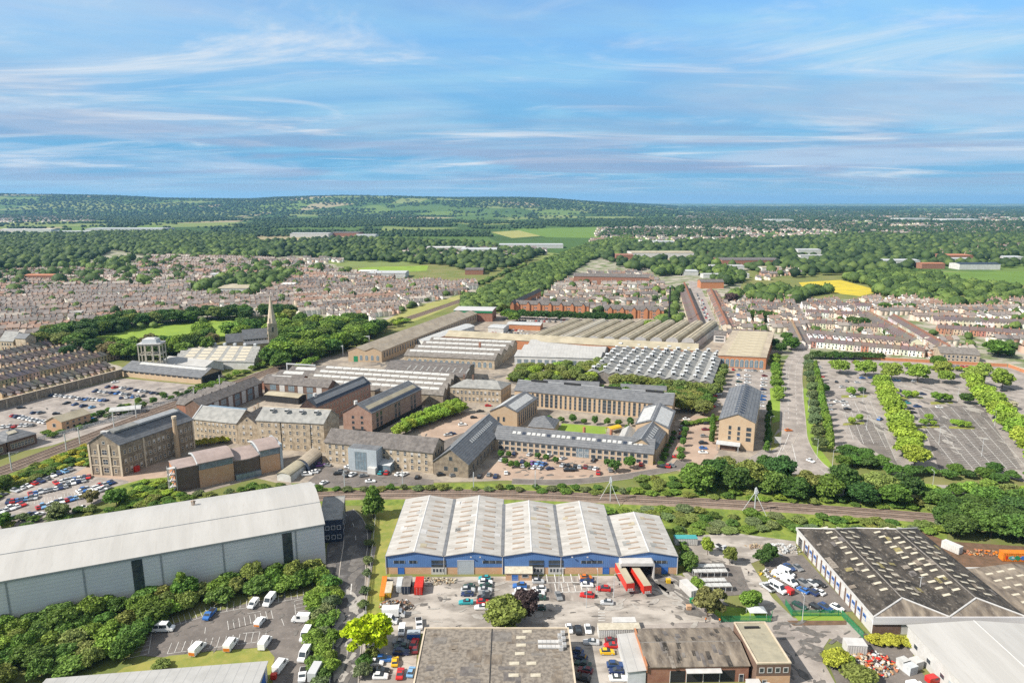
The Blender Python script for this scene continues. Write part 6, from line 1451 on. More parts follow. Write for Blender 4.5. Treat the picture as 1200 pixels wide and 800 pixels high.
carrow([(751,545,80,'red'),(774.5,547.5,160,'black'),(780,547.5,160,'red'),(786,546.5,160,'grey')], 'the right end of the paved office court', g6)
g7 = 'cars on the paved walk beside the offices'
carrow([(804.5,492,0,'white'),(804,496,0,'white'),(800,501,0,'grey'),(800,505,0,'silver'),(800,509,0,'red'),(799,514,0,'black'),(797,527,0,'red'),(793,536,0,'red')], 'the left line of the paved walk', g7, False, 'y')
carrow([(828,497,0,'black'),(827,504,0,'maroon'),(825,512,0,'grey'),(824,526,0,'blue'),(824,531,0,'white'),(824,520,0,'black')], 'the right line of the paved walk', g7, False, 'y')
carrow([(865,440,85,'blue'),(867,444,5,'white'),(866,448,5,'dark green'),(865.5,452,5,'white'),(864.5,456,5,'silver'),(876,441,5,'white'),(876,445,5,'silver'),(876,449,5,'white'),(875,453,5,'white'),(874,457,5,'red')], 'the double line behind the tall block', 'cars behind the tall block', False, 'y')
carrow([(896,441,5,'maroon'),(895.6,445,5,'white'),(895,449,5,'silver'),(895,453,5,'white'),(894.5,457,5,'navy'),(894,461,5,'silver'),(894,465,5,'blue'),(893,469,5,'blue'),(892,473,5,'silver'),(891.5,477,5,'white')], 'the tree side line behind the tall block', 'cars behind the tall block', False, 'y')
carrow([(837,464.5,5,'red'),(842,462.5,5,'white'),(834,477,5,'red'),(838,476,5,'silver')], 'the strip below the cowl roof works', 'cars behind the tall block')
g8 = 'cars before the long stone office'
carrow([(376,546,20,'purple'),(383,546,170,'grey'),(371,553,70,'white'),(409,548,20,'white'),(413,549.5,15,'silver'),(396,556,10,'black'),(401,553.5,10,'grey'),(407,558,70,'black'),(413,557,70,'white'),(426,558.5,20,'grey'),(446,555,85,'teal'),(453,555,90,'red'),(467,556.6,60,'white'),(474,556.6,60,'white'),(434,565,10,'white'),(380,566.5,60,'white'),(364,569.5,20,'silver'),(359.7,557,15,'white'),(367,554.5,15,'white'),(489,560,85,'black')], 'the forecourt of the long stone office', g8)
carrow([(517.5,557,15,'black'),(532,558,20,'grey'),(562,559,80,'black'),(573,557,80,'grey'),(581,559,80,'navy'),(588,540,60,'silver')], 'the corner round the gabled stone hall', g8)
carrow([(525,510.5,20,'silver'),(530,509,20,'navy'),(542,498.5,15,'white'),(555,490,10,'black'),(563,482.5,10,'black'),(572,476,5,'red')], 'the road beside the works square', 'cars on the works square')
g9 = 'cars in the retail car park'
carrow([(1042,445.5,0,'blue'),(1051,446.5,0,'light blue'),(1071,447.5,0,'silver'),(1010.5,443.5,10,'blue'),(1021,443.5,0,'dark blue'),(1001.5,425,20,'maroon'),(1156,454.5,0,'silver'),(1176,458.5,0,'black')], 'the top rows of the retail car park', g9)
carrow([(1047,458,30,'grey'),(1054.7,459,30,'navy'),(1081,462.5,0,'navy'),(980,448,60,'black'),(992,447.5,60,'grey'),(987,454.5,10,'silver'),(1005,449,0,'silver'),(960,431,90,'silver'),(962.5,442,0,'red'),(1178,484.5,0,'black'),(1193,493,0,'silver'),(1183,500,0,'white')], 'the middle rows of the retail car park', g9)
carrow([(1063,473,5,'teal'),(1075,477,5,'dark blue'),(1066.6,479.5,5,'black'),(1070,484,5,'black'),(1100.6,478,0,'white'),(1031,492,40,'blue'),(999,465.5,5,'white'),(991,476,0,'white'),(989,472,0,'silver'),(993,480,0,'black'),(980.5,471.5,20,'white'),(968,470,0,'silver'),(971,476,0,'silver'),(971.5,481,0,'silver')], 'the lower rows of the retail car park', g9)
car(950,541,-60,'white','white car driving away at the bottom of the main road',True,'hatch'); car(924,505,10,'orange','orange car turning at the main road junction',False,'hatch')

# ---- vans
VM = {}
def van_mesh(kind):
    if kind in VM: return VM[kind]
    L, H, W = {'van':(5.4,2.45,2.0),'small':(4.3,1.85,1.8),'minibus':(5.8,2.6,2.05),'luton':(6.6,3.2,2.2),'pickup':(5.2,1.8,1.9)}[kind]
    hl = L/2; d = {}; b = MB()
    if kind == 'luton':
        b.box(-hl, hl-1.7, -W/2, W/2, .75, H, 'any_paint'); b.prism([(hl-1.65,.4),(hl,.4),(hl,1.15),(hl-.35,1.35),(hl-.9,2.2),(hl-1.65,2.2)], 'y', -W*.44, W*.44, 'any_paint'); b.box(-hl+.2,hl-.4,-.5,.5,.45,.75,'dark'); ws = (hl-.36,1.4,hl-.86,2.1)
    elif kind == 'pickup':
        b.box(-hl, hl*.1, -W/2, W/2, .45, 1.1, 'any_paint'); b.box(-hl+.1, hl*.1-.1, -W/2+.1, W/2-.1, 1.1, 1.12, 'dark'); b.prism([(hl*.1+.02,.4),(hl,.4),(hl,.95),(hl-.9,1.15),(hl-1.4,H),(hl*.1+.02,H)], 'y', -W*.48, W*.48, 'any_paint'); ws = (hl-.92,1.2,hl-1.36,H-.1)
    else:
        n = .9 if kind != 'small' else .8
        b.prism([(-hl,.4),(hl-.05,.4),(hl,.85),(hl-.15,1.1),(hl-n,1.3 if kind != 'small' else 1.12),(hl-n-.75,H-.06),(hl-n-1.3,H),(-hl+.15,H),(-hl,H-.2)], 'y', -W*.48, W*.48, 'any_paint'); ws = (hl-n+.02,1.36 if kind != 'small' else 1.16,hl-n-.70,H-.14)
    d['body'] = b.mesh('van_body')
    x0, z0, x1, z1 = ws; b = MB(); b.prism([(x0,z0),(x0+.05,z0+.05),(x1+.05,z1+.05),(x1,z1)], 'y', -W*.40, W*.40, 'glass_dark'); d['windscreen'] = b.mesh('windscreen')
    b = MB()
    for s_ in (-1,1):
        y = s_*W*.48 if kind != 'luton' else s_*W*.44
        b.box(x1-1.15, x1-.1, min(y,y+s_*.03), max(y,y+s_*.03), z0+.05, z1-.05, 'glass_dark')
        if kind == 'minibus':
            for i in range(2): b.box(-hl+.6+1.5*i, -hl+1.9+1.5*i, min(y,y+s_*.03), max(y,y+s_*.03), z0+.05, z1-.1, 'glass_dark')
    d['side_window'] = b.mesh('side_window')
    b = MB(); b.cyl((0,-.13,0),(0,.13,0),.36,.36,'rubber',12); b.cyl((0,-.145,0),(0,.145,0),.2,.2,'galv',10); d['wheel'] = b.mesh('wheel')
    b = MB(); b.box(-hl-.03,-hl-.002,-W*.45,W*.45,.5,min(1.5,H*.6),'orange_paint'); d['rear_marking'] = b.mesh('rear_marking')
    d['dim'] = (L,W,H); VM[kind] = d; return d
def van(px, py, ang, col, label, kind='van', mark=False, cat='van', name='parked_van'):
    d = van_mesh(kind); p = G(px,py); r = empty(name, (p.x,p.y,.12), math.radians(ang)); tag(r, label, cat)
    obj('body', d['body'], r).color = (*CC[col],1); obj('windscreen', d['windscreen'], r); obj('side_window', d['side_window'], r)
    L, W, H = d['dim']
    for x in (-L*.32, L*.31):
        for y in (-W*.42, W*.42): obj('wheel', d['wheel'], r, (x,y,.36))
    if mark: obj('rear_marking', d['rear_marking'], r)
    return r
for a in ((192,739,4,'white','white minibus with side windows at the left end of the van park','minibus'),(246,722,-95,'blue','blue pickup truck backed into the upper row of the van park','pickup'),(297,710,-97,'white','white van parked nose out in the upper row, left of a taller van','small'),(316,706.5,-97,'white','tall white van parked nose out at the right of the upper row','van'),
    (305,731,83,'white','white van with orange rear on the short middle row of the van park','small',True),(232,763,80,'white','long white van with orange rear, leftmost in the lower row of the van park','van',True),(271,758,86,'white','white van with orange rear, middle of the lower row of the van park','van',True),(311,756,86,'white','white van right of the lower row, beside the curved kerb','van'),
    (353,728,177,'white','long white van parked sideways at the right of the van park','van'),(358.5,747,-93,'white','white van facing the viewer, upper one along the hedge','van'),(357,770,-96,'white','white van facing the viewer, lower one along the hedge','van'),(329,783,80,'white','white van leaving beside the verge at the bottom of the van park','van'),
    (355,793,-80,'white','white pickup with a yellow stripe at the bottom of the van park','pickup'),(371,792,85,'silver','grey box lorry at the bottom edge beside the hedge','luton'),
    (461.5,722.5,2,'white','large white box lorry beside the scrap heap','luton'),(455.5,730,-4,'white','white van parked below the large white box lorry','van'),(471,741,-88,'white','small white van facing the viewer behind the felt roof','small'),(491,733,-80,'white','white pickup beside the blue skip','pickup'),
    (911,692,-60,'white','long white van leftmost in the depot yard','minibus'),(924.5,684,-60,'white','white van right of the long white van in the depot yard','van'),(922,694,118,'red','small red and white van between the depot vans','small'),(912.5,676,-50,'white','small white van behind the long depot van','small'),(921,674,-50,'white','white van highest in the depot yard group','van'),
    (899,690,115,'silver','grey flatbed by the depot lane edge','pickup'),(1094,799,15,'red','red van with a dark windscreen at the bottom right beside the white roof shed','small'),(1072,806,10,'white','white van at the bottom right edge below the red van','small'),(889,796,-75,'white','white box lorry beside the brown brick office','luton'),(846,644,-60,'silver','tipper truck with open back by the depot bank','pickup')):
    van(*a)
# ---- red trailers on the dock
def trailer(px, py, ang, label):
    p = G(px,py); r = empty('box_trailer', (p.x,p.y,.08), math.radians(ang)); tag(r, label, 'trailer', 'red trailers at the dock')
    b = MB(); b.box(-12.6,0,-1.27,1.27,1.25,3.95,'red_paint'); obj('body', b.mesh('body'), r)
    b = MB(); b.box(-12.55,-.05,-1.22,1.22,3.955,4.03,'roof_tan'); obj('roof', b.mesh('roof'), r)
    b = MB(); b.box(-12.2,-.3,-.5,.5,.85,1.24,'dark'); obj('chassis', b.mesh('chassis'), r)
    b = MB()
    for y in (-.6,.0,.6): b.box(0,.05,y-.25,y+.25,1.6,2.2,'white_metal')
    b.box(0,.06,-1.2,1.2,1.25,1.45,'white_metal'); obj('front_plate', b.mesh('front_plate'), r)
    for x in (-11,-9.7,-8.4):
        for y in (-1.0,1.0): b = MB(); b.cyl((x,y-.2,.5),(x,y+.2,.5),.5,.5,'rubber',10); obj('wheel', b.mesh('wheel'), r)
    for y in (-.8,.8): b = MB(); b.box(-2.4,-2.2,y-.1,y+.1,0,.9,'galv'); obj('landing_leg', b.mesh('landing_leg'), r)
trailer(738.5,697,-82,'red box trailer with a tan roof, left one at the dock'); trailer(758.5,700,-80,'red box trailer with a tan roof, right one at the dock')

# =================================================================== YARD THINGS
def box_thing(name, px, py, ang, L, W, H, m, label, cat, group=None, lid=None, doors=True, z=.1):
    p = G(px,py); r = empty(name, (p.x,p.y,z), math.radians(ang)); tag(r, label, cat, group)
    b = MB(); b.box(-L/2,L/2,-W/2,W/2,.12,H,m)
    n = int(L/.6)
    for i in range(n):
        x = -L/2+.3+i*L/n
        for y in (-W/2-.05, W/2): b.box(x,x+.25,y,y+.05,.2,H-.1,m)
    obj('body', b.mesh('body'), r)
    b = MB(); b.box(-L/2-.03,L/2+.03,-W/2-.07,W/2+.07,H+.002,H+.12,lid or m); obj('roof', b.mesh('roof'), r)
    if doors:
        b = MB(); b.box(L/2,L/2+.06,-W*.46,-.03,.2,H-.15,m); b.box(L/2,L/2+.06,.03,W*.46,.2,H-.15,m)
        for y in (-W*.2,W*.2): b.cyl((L/2+.08,y,.2),(L/2+.08,y,H-.15),.03,.03,'galv',5)
        obj('door', b.mesh('door'), r)
    return r
box_thing('shipping_container',491.5,691,-88,6.2,2.5,2.7,'red_paint','bright red orange container in the blue warehouse yard','container')
box_thing('shipping_container',477.5,690,-88,6.2,2.5,2.7,'navy_clad','dark container with a pale top beside the bright red container','container',lid='slate_old')
box_thing('shipping_container',468.5,689,-86,5.6,1.6,2.2,'galv','narrow grey container beside the dark one','container')
box_thing('shipping_container',690+113-113,748,0,.1,.1,.1,'galv','x','container') if False else None
box_thing('open_skip',449.5,692,-84,11.5,1.4,1.6,'yellow_paint','long yellow skip along the grass strip edge','skip',lid='orange_paint')
box_thing('open_skip',456,694,-86,6.5,1.9,1.8,'yellow_paint','shorter yellow skip with pale sheets inside','skip',lid='rooflight_pale')
box_thing('open_skip',485,747,2,3.6,2.0,1.7,'blue_paint','blue skip with a light blue cover behind the felt roof','skip',lid='grey_blue')
box_thing('shipping_container',807,694,-72,6.8,2.6,2.5,'white_metal','white container along the stained yard edge','container')
box_thing('shipping_container',725,744,1,11.8,3.0,2.7,'pale_wall','long cream cabin behind the lean-to','cabin',lid='rooflight_pale')
box_thing('shipping_container',731,735,1,6.6,2.4,2.4,'white_metal','small white cabin behind the long cream cabin','cabin')
box_thing('storage_box',1001,763,-4,5.2,3.4,2.8,'white_metal','white box store beside the lane hedge','store',lid='white_metal')
box_thing('shipping_container',1115,645,-62,6.0,2.4,2.6,'pale_wall','grey white container on the brown yard below the grove','container')
r = box_thing('shipping_container',1187,656,-3,8.4,2.5,3.0,'orange_paint','orange container painted with graffiti at the right edge','container')
b = MB(); rd = random.Random(2)
for i, (x,z,w,h,m) in enumerate(((-2.6,.6,2.6,1.6,'teal_paint'),(-.6,.5,2.2,1.9,'green_paint'),(1.4,.7,1.6,1.5,'blue_paint'),(-1.6,1.1,1.1,.7,'white_line'),(-3.4,.4,.6,2.2,'red_paint'))):
    n = 9; b.prism([(x+w/2+w/2*math.cos(2*PI*k/n)*rd.uniform(.7,1.1), z+h/2+h/2*math.sin(2*PI*k/n)*rd.uniform(.7,1.1)) for k in range(n)], 'y', -1.34-.01*i, -1.28, m)
obj('graffiti', b.mesh('graffiti'), r)
box_thing('shipping_container',803,637,0,8.0,2.8,2.6,'pale_wall','cream hut with a teal roof behind the warehouse','hut',lid='teal_paint')
for i, (px,py,an,lb) in enumerate(((829,669,2,'uppermost white sheeted rack in the depot'),(832,675,2,'white sheeted rack second from the top in the depot'),(832,686,2,'white sheeted rack third from the top in the depot'),(838,692,2,'lowest white sheeted rack in the depot'))):
    p = G(px,py); r = empty('storage_rack', (p.x,p.y,.1), math.radians(an)); tag(r, lb, 'rack', 'sheeted racks in the depot'); L = 11 if i < 2 else 10
    for k in range(6):
        b = MB()
        for y in (-.9,.9): b.box(-.06,.06,y-.06,y+.06,0,1.9,'galv')
        obj('post', b.mesh('post'), r, (-L/2+L*k/5,0,0))
    b = MB()
    for k in range(8): b.box(-L/2+L*k/8,-L/2+L*(k+.93)/8,-1,1,1.9+.02*(k%2),2.1+.02*(k%2),'rooflight_white')
    obj('sheet', b.mesh('sheet'), r)
def heap(name, label, px, py, rx, ry, n, cols, seed, hmax=1.6, cat='heap'):
    """a heap of loose scrap that nobody could count"""
    p = G(px,py); rd = random.Random(seed); b = MB()
    for i in range(n):
        an = rd.uniform(0,6.28); k = math.sqrt(rd.random()); x = rx*k*math.cos(an); y = ry*k*math.sin(an); z = hmax*(1-k)*rd.random(); s = rd.uniform(.22,.58)
        m = Matrix.Translation((x,y,z+s*.3)) @ Euler((rd.uniform(-.5,.5),rd.uniform(-.5,.5),rd.uniform(0,3))).to_matrix().to_4x4()
        vs = [m @ Vector(v) for v in ((-s,-s*.5,-s*.3),(s,-s*.5,-s*.3),(s,s*.5,-s*.3),(-s,s*.5,-s*.3),(-s,-s*.5,s*.3),(s,-s*.5,s*.3),(s,s*.5,s*.3),(-s,s*.5,s*.3))]
        b.add(vs, [[3,2,1,0],[4,5,6,7],[0,1,5,4],[1,2,6,5],[2,3,7,6],[3,0,4,7]], rd.choice(cols))
    o = obj(name, b.mesh(name), None, (p.x,p.y,.1)); tag(o, label, cat, kind='stuff'); return o
heap('scrap_heap','heap of rusty scrap and rubble beside the yellow skips',464,710,5.2,3.2,150,('terracotta','wood','dark','galv','slate_old','brown_brick'),1)
heap('recycling_heap','sprawling heap of red orange and white recycling boxes beside the lane',1020,777,6.8,5.4,300,('red_paint','orange_paint','white_metal','rooflight_pale','terracotta','dark','galv','wood'),2,1.2)
heap('white_bag_pile','pile of white bulk bags behind the dark roofed factory corner',916,644,7,4,80,('white_metal','rooflight_white','galv'),3,2.4)
heap('timber_pile','pile of tan timber and pallets before the blue warehouse',508,681,7.5,2.2,90,('wood','rooflight_pale','roof_tan'),4,1.0)
heap('plank_pile','loose boards and rubble beside the white bag pile',888,641,4.5,2.0,40,('wood','rooflight_brown','roof_tan'),5,.8)
heap('timber_pile','orange timber stacked below the grove',1152,648,7,2,50,('orange_paint','wood','terracotta'),6,.8)
heap('pallet_pile','white machinery cluster in front of the stacked vans',903,672,3.6,3.0,40,('white_metal','rooflight_white','yellow_paint','dark'),7,2.0)
def tagbox(nm, px, py, ang, L, W, H, m, lb, cat):
    p = G(px,py); b = MB(); b.box(-L/2,L/2,-W/2,W/2,.0,H*.9,m,top=(-.05,-.05)); b.box(-L/2-.1,L/2+.1,-W/2-.1,W/2+.1,H*.9+.002,H,m); tag(obj(nm, b.mesh(nm), None, (p.x,p.y,.1), math.radians(ang)), lb, cat)
for i, (px,py,m,lb) in enumerate(((1112,779,'white_metal','leftmost white bulk tank beside the white roof shed'),(1058,782,'rooflight_white','white wrapped stack between heap and shed'),(1066,788,'galv','grey caged stack between heap and shed'),(1073,782,'white_metal','tall white crate nearest the shed wall'))): tagbox('bulk_crate',px,py,20,2.6,2.2,2.4,m,lb,'crate')
for px,py,m,lb in ((811,706,'green_paint','small green bin at the stained yard edge'),(807,714,'peach_brick','brown block under the green bin'),(321,795,'red_paint','red bin at the bottom of the van park'),(783,683,'yellow_paint','yellow bin beside the right dock trailer')): tagbox('wheelie_bin' if 'bin' in lb else 'planter_block',px,py,0,1.3,1.0,1.4,m,lb,'bin' if 'bin' in lb else 'block')
# gazebo on the depot lawn
p = G(886,722); r = empty('gazebo',(p.x,p.y,.1)); tag(r,'pale grey pitched gazebo at the edge of the depot lawn','gazebo')
b = MB(); b.add([(-2.6,-1.8,2.2),(2.6,-1.8,2.2),(2.6,1.8,2.2),(-2.6,1.8,2.2),(-.6,0,3.2),(.6,0,3.2)],[[0,1,5,4],[1,2,5],[2,3,4,5],[3,0,4],[3,2,1,0]],'galv'); obj('canopy', b.mesh('canopy'), r)
for x in (-2.4,2.4):
    for y in (-1.6,1.6): b = MB(); b.box(x-.06,x+.06,y-.06,y+.06,0,2.2,'galv'); obj('post', b.mesh('post'), r)
# fences
def fence(pts, label, m='green_paint', h=2.2, name='palisade_fence'):
    P_ = [G(*p) for p in pts]; r = empty(name, (P_[0].x,P_[0].y,0)); tag(r, label, 'fence')
    for a, c in zip(P_, P_[1:]):
        d = c-a; L = d.length; an = math.atan2(d.y,d.x); o = a-P_[0]; b = MB(); n = int(L/.28)
        for i in range(n): b.box(i*.28,i*.28+.14,-.015,.015,.15,h,m)
        b.box(0,L,.016,.07,.5,.6,m); b.box(0,L,.016,.07,h-.5,h-.4,m); obj('panel', b.mesh('panel'), r, (o.x,o.y,.05), an)
        for i in range(int(L/2.75)+1): b = MB(); b.box(-.05,.05,.075,.175,0,h,m); obj('post', b.mesh('post'), r, (o.x+math.cos(an)*i*2.75,o.y+math.sin(an)*i*2.75,.05), an)
fence(((920,709),(928,722),(986,722),(1012,749)), 'green palisade fence round the depot beside the dark roofed factory')
fence(((845,729),(903,729),(905,722)), 'green palisade fence below the depot lawn')
fence(((386,812),(391,760),(396,705),(398,690)), 'grey mesh fence between the hedge and the access road','grey_metal',1.8)
fence(((427,735),(432,690),(437,640),(441,600)), 'grey mesh fence between the access road and the grass strip','galv',1.6)
fence(((45,516),(130,494),(240,458)), 'long pale mesh fence between the big car park and the railway','galv',2.0)
# =================================================================== POLES, LAMPS, OVERHEAD LINE MASTS
def mast(px, py, label, h=7.5, brace=False, arm=3.0, ang=0, cat='mast', grp=None):
    p = G(px,py); r = empty('overhead_line_mast', (p.x,p.y,0), math.radians(ang)); tag(r, label, cat, grp)
    b = MB(); b.box(-.16,.16,-.2,.2,0,h,'galv'); obj('post', b.mesh('post'), r)
    b = MB(); b.cyl((0,0,h-1.4),(0,arm,h-.9),.07,.05,'galv',5); b.cyl((0,0,h-.1),(0,arm,h-.85),.05,.05,'galv',5); b.cyl((0,arm*.7,h-1.0),(0,arm*.7,h-2.0),.05,.05,'galv',5); obj('cantilever', b.mesh('cantilever'), r)
    if brace:
        b = MB(); b.cyl((.2,0,h-2),(4.2,-1.6,0),.11,.11,'galv',5); b.cyl((.2,0,h-2.2),(-3.4,3.8,.2),.10,.10,'galv',5); obj('brace', b.mesh('brace'), r)
        b = MB(); b.box(-.5,.5,-.5,.5,h-2.6,h-.4,'galv',top=(.15,.15)); obj('switch_gear', b.mesh('switch_gear'), r)
for i, (px,py,h,br,lb) in enumerate(((404,573,8.5,False,'leftmost slim mast beside the branch railway'),(472,572,8.5,False,'slim mast before the long stone office'),(555,574,8,False,'slim mast before the gabled stone hall'),(627,573,8.5,False,'slim mast before the paved office court'),(715,588,11,True,'braced mast with switchgear right of the paved office court'),(884,600,10.5,True,'tall braced mast on the bank before the big dark trees'))): mast(px,py,lb,h,br,3,-90 if False else 180)
for i, (px,py) in enumerate(((14,552),(78,528),(94,521),(134,502),(160,490),(228,470),(258,455))): mast(px,py,f'{ordinal(i+1)} railway mast from the left beside the main line',9,False,4,150 if i%2 else -30,grp='masts beside the main line')
for i, (a, c) in enumerate((((337,439),(370,441)),((379,416),(402,417)),((411,405),(433,405)))):
    A, B = G(*a), G(*c); d = B-A; r = empty('overhead_line_gantry',(A.x,A.y,0),math.atan2(d.y,d.x)); tag(r, f'{["near","middle","far"][i]} white railway gantry spanning the main line by the church wood','gantry','gantries over the main line')
    for x in (0,d.length): b = MB(); b.box(x-.3,x+.3,-.3,.3,0,8.6,'galv'); obj('post', b.mesh('post'), r)
    b = MB(); b.box(0,d.length,-.35,.35,7.6,8.4,'galv'); obj('beam', b.mesh('beam'), r)
def lamp(px, py, label, h=8, ang=0, grp='street lamps'):
    p = G(px,py); r = empty('street_lamp', (p.x,p.y,0), math.radians(ang)); tag(r, label, 'street lamp', grp)
    b = MB(); b.cyl((0,0,0),(0,0,h),.11,.06,'galv',6); b.cyl((0,0,h),(1.4,0,h+.25),.05,.05,'galv',5); obj('pole', b.mesh('pole'), r)
    b = MB(); b.box(1.2,2.0,-.14,.14,h+.18,h+.34,'rooflight_white'); obj('lamp_head', b.mesh('lamp_head'), r)
for px,py,lb,h,an in ((957,538,'street lamp on the grass beside the main road bend',10,180),(975,549,'street lamp at the near corner of the retail car park',9,0),(947,482,'street lamp among the grey green trees',9,180),(1092,576,'street lamp beside the belt road',9,90),(92,596,'lamp post in the packed museum car park',7,20),(687,712,'lamp post beside the red cars in the yard',7,90),(655,690,'lamp post in the marked bays',7,0),(719,700,'lamp post left of the red trailers',8,0),(940,728,'lamp post at the green fence',8,90),(797,331,'slim white mast among the far trees beyond the flats',14,0),(700,694,'lamp post against the blue warehouse wall',7,90),(848,493,'lamp post left of the tall gabled block',7,0),(902,505,'lamp post between the tall block and the road',8,0)): lamp(px,py,lb,h,an)
for i, (px,py) in enumerate(((918,500),(940,470),(918,470),(938,440),(921,445),(1011,470),(1015,505),(1052,470),(1100,520),(1122,470),(1150,535),(1165,500))): lamp(px,py,f'{["nearest left","near right","second left","far right","far left"][i]} lamp post along the main road' if i < 5 else f'{ordinal(i-4)} lamp post from the left standing in the retail car park',9,(0,180)[i%2])
p = G(783.5,381); r = empty('tall_flue',(p.x,p.y,0)); tag(r,'thin tall dark chimney beyond the vaulted works','chimney'); b = MB(); b.cyl((0,0,0),(0,0,38),.9,.7,'dark',8); obj('shaft', b.mesh('shaft'), r); b = MB(); b.cyl((0,0,38),(0,0,38.6),1.0,1.0,'galv',8); obj('cap', b.mesh('cap'), r)
# sign board and yellow canopy
p = G(911,521); r = empty('sign_board',(p.x,p.y,0),-.2); tag(r,'white sign board on the green corner by the junction','sign'); b = MB(); b.box(-1.6,1.6,-.1,.1,.9,4.2,'white_metal'); b.box(-1.1,-.1,-.13,-.1,1.4,2.4,'lead'); obj('board', b.mesh('board'), r)
for x in (-1.4,1.4): b = MB(); b.box(x-.08,x+.08,-.08,.08,0,.9,'grey_metal'); obj('post', b.mesh('post'), r)
p = G(719,506); r = empty('lawn_canopy',(p.x,p.y,.1),.6); tag(r,'bright yellow fabric canopy at the end of the office lawn','canopy'); b = MB(); n = 6; pr = [(2.2*math.cos(PI*i/n),2.2+1.1*math.sin(PI*i/n)) for i in range(n+1)]; b.prism(pr+[(u*.96,z-.1) for u,z in pr[::-1]],'x',-4,4,'yellow_paint'); obj('fabric', b.mesh('fabric'), r)
for x in (-3.8,3.8):
    for y in (-2.1,2.1): b = MB(); b.box(x-.06,x+.06,y-.06,y+.06,0,2.2,'galv'); obj('post', b.mesh('post'), r)
# =================================================================== PEOPLE
mat('skin', (.42,.26,.19), rough=.6); mat('hivis', (.75,.20,.01), (.65,.17,.01), 3); mat('trousers_dark', (.025,.028,.04), rough=.9); mat('coat_dark', (.03,.03,.035), rough=.9); mat('hair', (.03,.02,.015), rough=.8)
def person(px, py, ang, coat, label, stride=.18):
    V = [(0,0,.93),(0,.02,1.15),(0,.02,1.38),(0,.03,1.52),(0,.05,1.62),(0,.06,1.72), (.1,0,.88),(.12,stride,.48),(.12,stride*.9,.06),(.12,stride*.9+.14,.03), (-.1,0,.88),(-.12,-stride*.5,.48),(-.12,-stride*1.4,.10),(-.12,-stride*1.4+.14,.05),
         (.19,.02,1.40),(.25,-.05,1.14),(.24,.06,.90),(.24,.09,.80),(-.19,.02,1.40),(-.25,.09,1.14),(-.24,.2,.92),(-.24,.24,.82)]
    E = [(0,1),(1,2),(2,3),(3,4),(4,5),(0,6),(6,7),(7,8),(8,9),(0,10),(10,11),(11,12),(12,13),(2,14),(14,15),(15,16),(16,17),(2,18),(18,19),(19,20),(20,21)]
    Rr = [.15,.14,.16,.06,.10,.085,.10,.07,.05,.04,.10,.07,.05,.04,.075,.055,.042,.035,.075,.055,.042,.035]
    me = bpy.data.meshes.new('person'); me.from_pydata(V, E, []); o = bpy.data.objects.new('person_tmp', me); COL.objects.link(o)
    md = o.modifiers.new('s','SKIN'); sv = me.skin_vertices[0].data
    for i, r in enumerate(Rr): sv[i].radius = (r, r*.8 if i < 3 else r)
    sv[0].use_root = True
    o.modifiers.new('b','SUBSURF').levels = 1
    dg = bpy.context.evaluated_depsgraph_get(); m2 = bpy.data.meshes.new_from_object(o.evaluated_get(dg)); bpy.data.objects.remove(o)
    for m in ('skin', coat, 'trousers_dark', 'hair', 'dark'): m2.materials.append(MAT[m])
    for f in m2.polygons:
        z = f.center.z; x = abs(f.center.x); f.material_index = 4 if z < .1 else 2 if z < .92 and x < .2 else 0 if (z < .9 and x > .19) else 1 if z < 1.47 else 3 if (z > 1.68 or (f.center.y < .03 and z > 1.56)) else 0
        f.use_smooth = True
    p = G(px,py); q = obj('person', m2, None, (p.x,p.y,.09), math.radians(ang)); tag(q, label, 'person'); return q
person(877,674,150,'coat_dark','person in dark clothes walking down the pale depot lane')
person(827,729,30,'hivis','person in an orange high visibility jacket by the bronze tree, on the left',.06)
person(843,730,-40,'hivis','person in an orange high visibility jacket by the lawn fence, on the right',.06)
# =================================================================== TERRACES AND THE FAR TOWN
def house_meshes(w, d, h, rise, wing):
    b = MB(); b.prism([(0,0),(d,0),(d,h),(d/2,h+rise),(0,h)], 'x', 0, w, 'any_matt')
    if wing: b.prism([(.3,0),(w*.55,0),(w*.55,h*.72),(w*.42,h*.72+1.1),(.3,h*.72)], 'y', d+.01, d+4.5, 'any_matt')
    for x in (w*.27, w*.73): b.box(x-.5,x+.5,-.05,-.01,h*.58,h*.58+1.4,'glass_dark'); b.box(x-.5,x+.5,d+.012,d+.05,h*.62,h*.62+1.2,'glass_dark')
    b.box(w*.6,w*.6+1.3,-.05,-.01,.9,2.3,'glass_dark'); b.box(w*.14,w*.14+.9,-.06,-.01,.05,2.1,'brown_brick')
    A = b.mesh('house_wall'); b = MB(); t = .18; sl = rise/(d/2)
    b.prism([(-.3,h-.3*sl+.02),(d/2,h+rise+.02),(d+.3,h-.3*sl+.02),(d+.3,h-.3*sl+t),(d/2,h+rise+t),(-.3,h-.3*sl+t)], 'x', .0, w-.0, 'house_roof')
    if wing: b.prism([(.1,h*.72-.1),(w*.42,h*.72+1.2),(w*.6,h*.72+.2),(w*.6,h*.72+.35),(w*.42,h*.72+1.38),(.1,h*.72+.08)], 'y', d+.0, d+4.7, 'house_roof')
    R = b.mesh('house_roof'); b = MB(); b.box(w-.35,w+.35,d*.38,d*.62,h+rise*.6,h+rise+1.3,'any_matt'); [b.cyl((w,d*.5+k*.45,h+rise+1.3),(w,d*.5+k*.45,h+rise+1.75),.14,.12,'terracotta',5) for k in (-1,0,1)]
    return A, R, b.mesh('chimney')
mat('house_roof', (.16,.13,.12), (.11,.09,.085), .8, c3=(.22,.185,.165), scale3=1.5, amt3=.5, objcol=True, rough=.9)
HM = {k: house_meshes(*v) for k, v in {'slate':(5.2,8.2,5.2,2.5,True),'wide':(6.0,8.6,5.4,2.7,True),'plain':(5.4,7.6,5.0,2.4,False)}.items()}
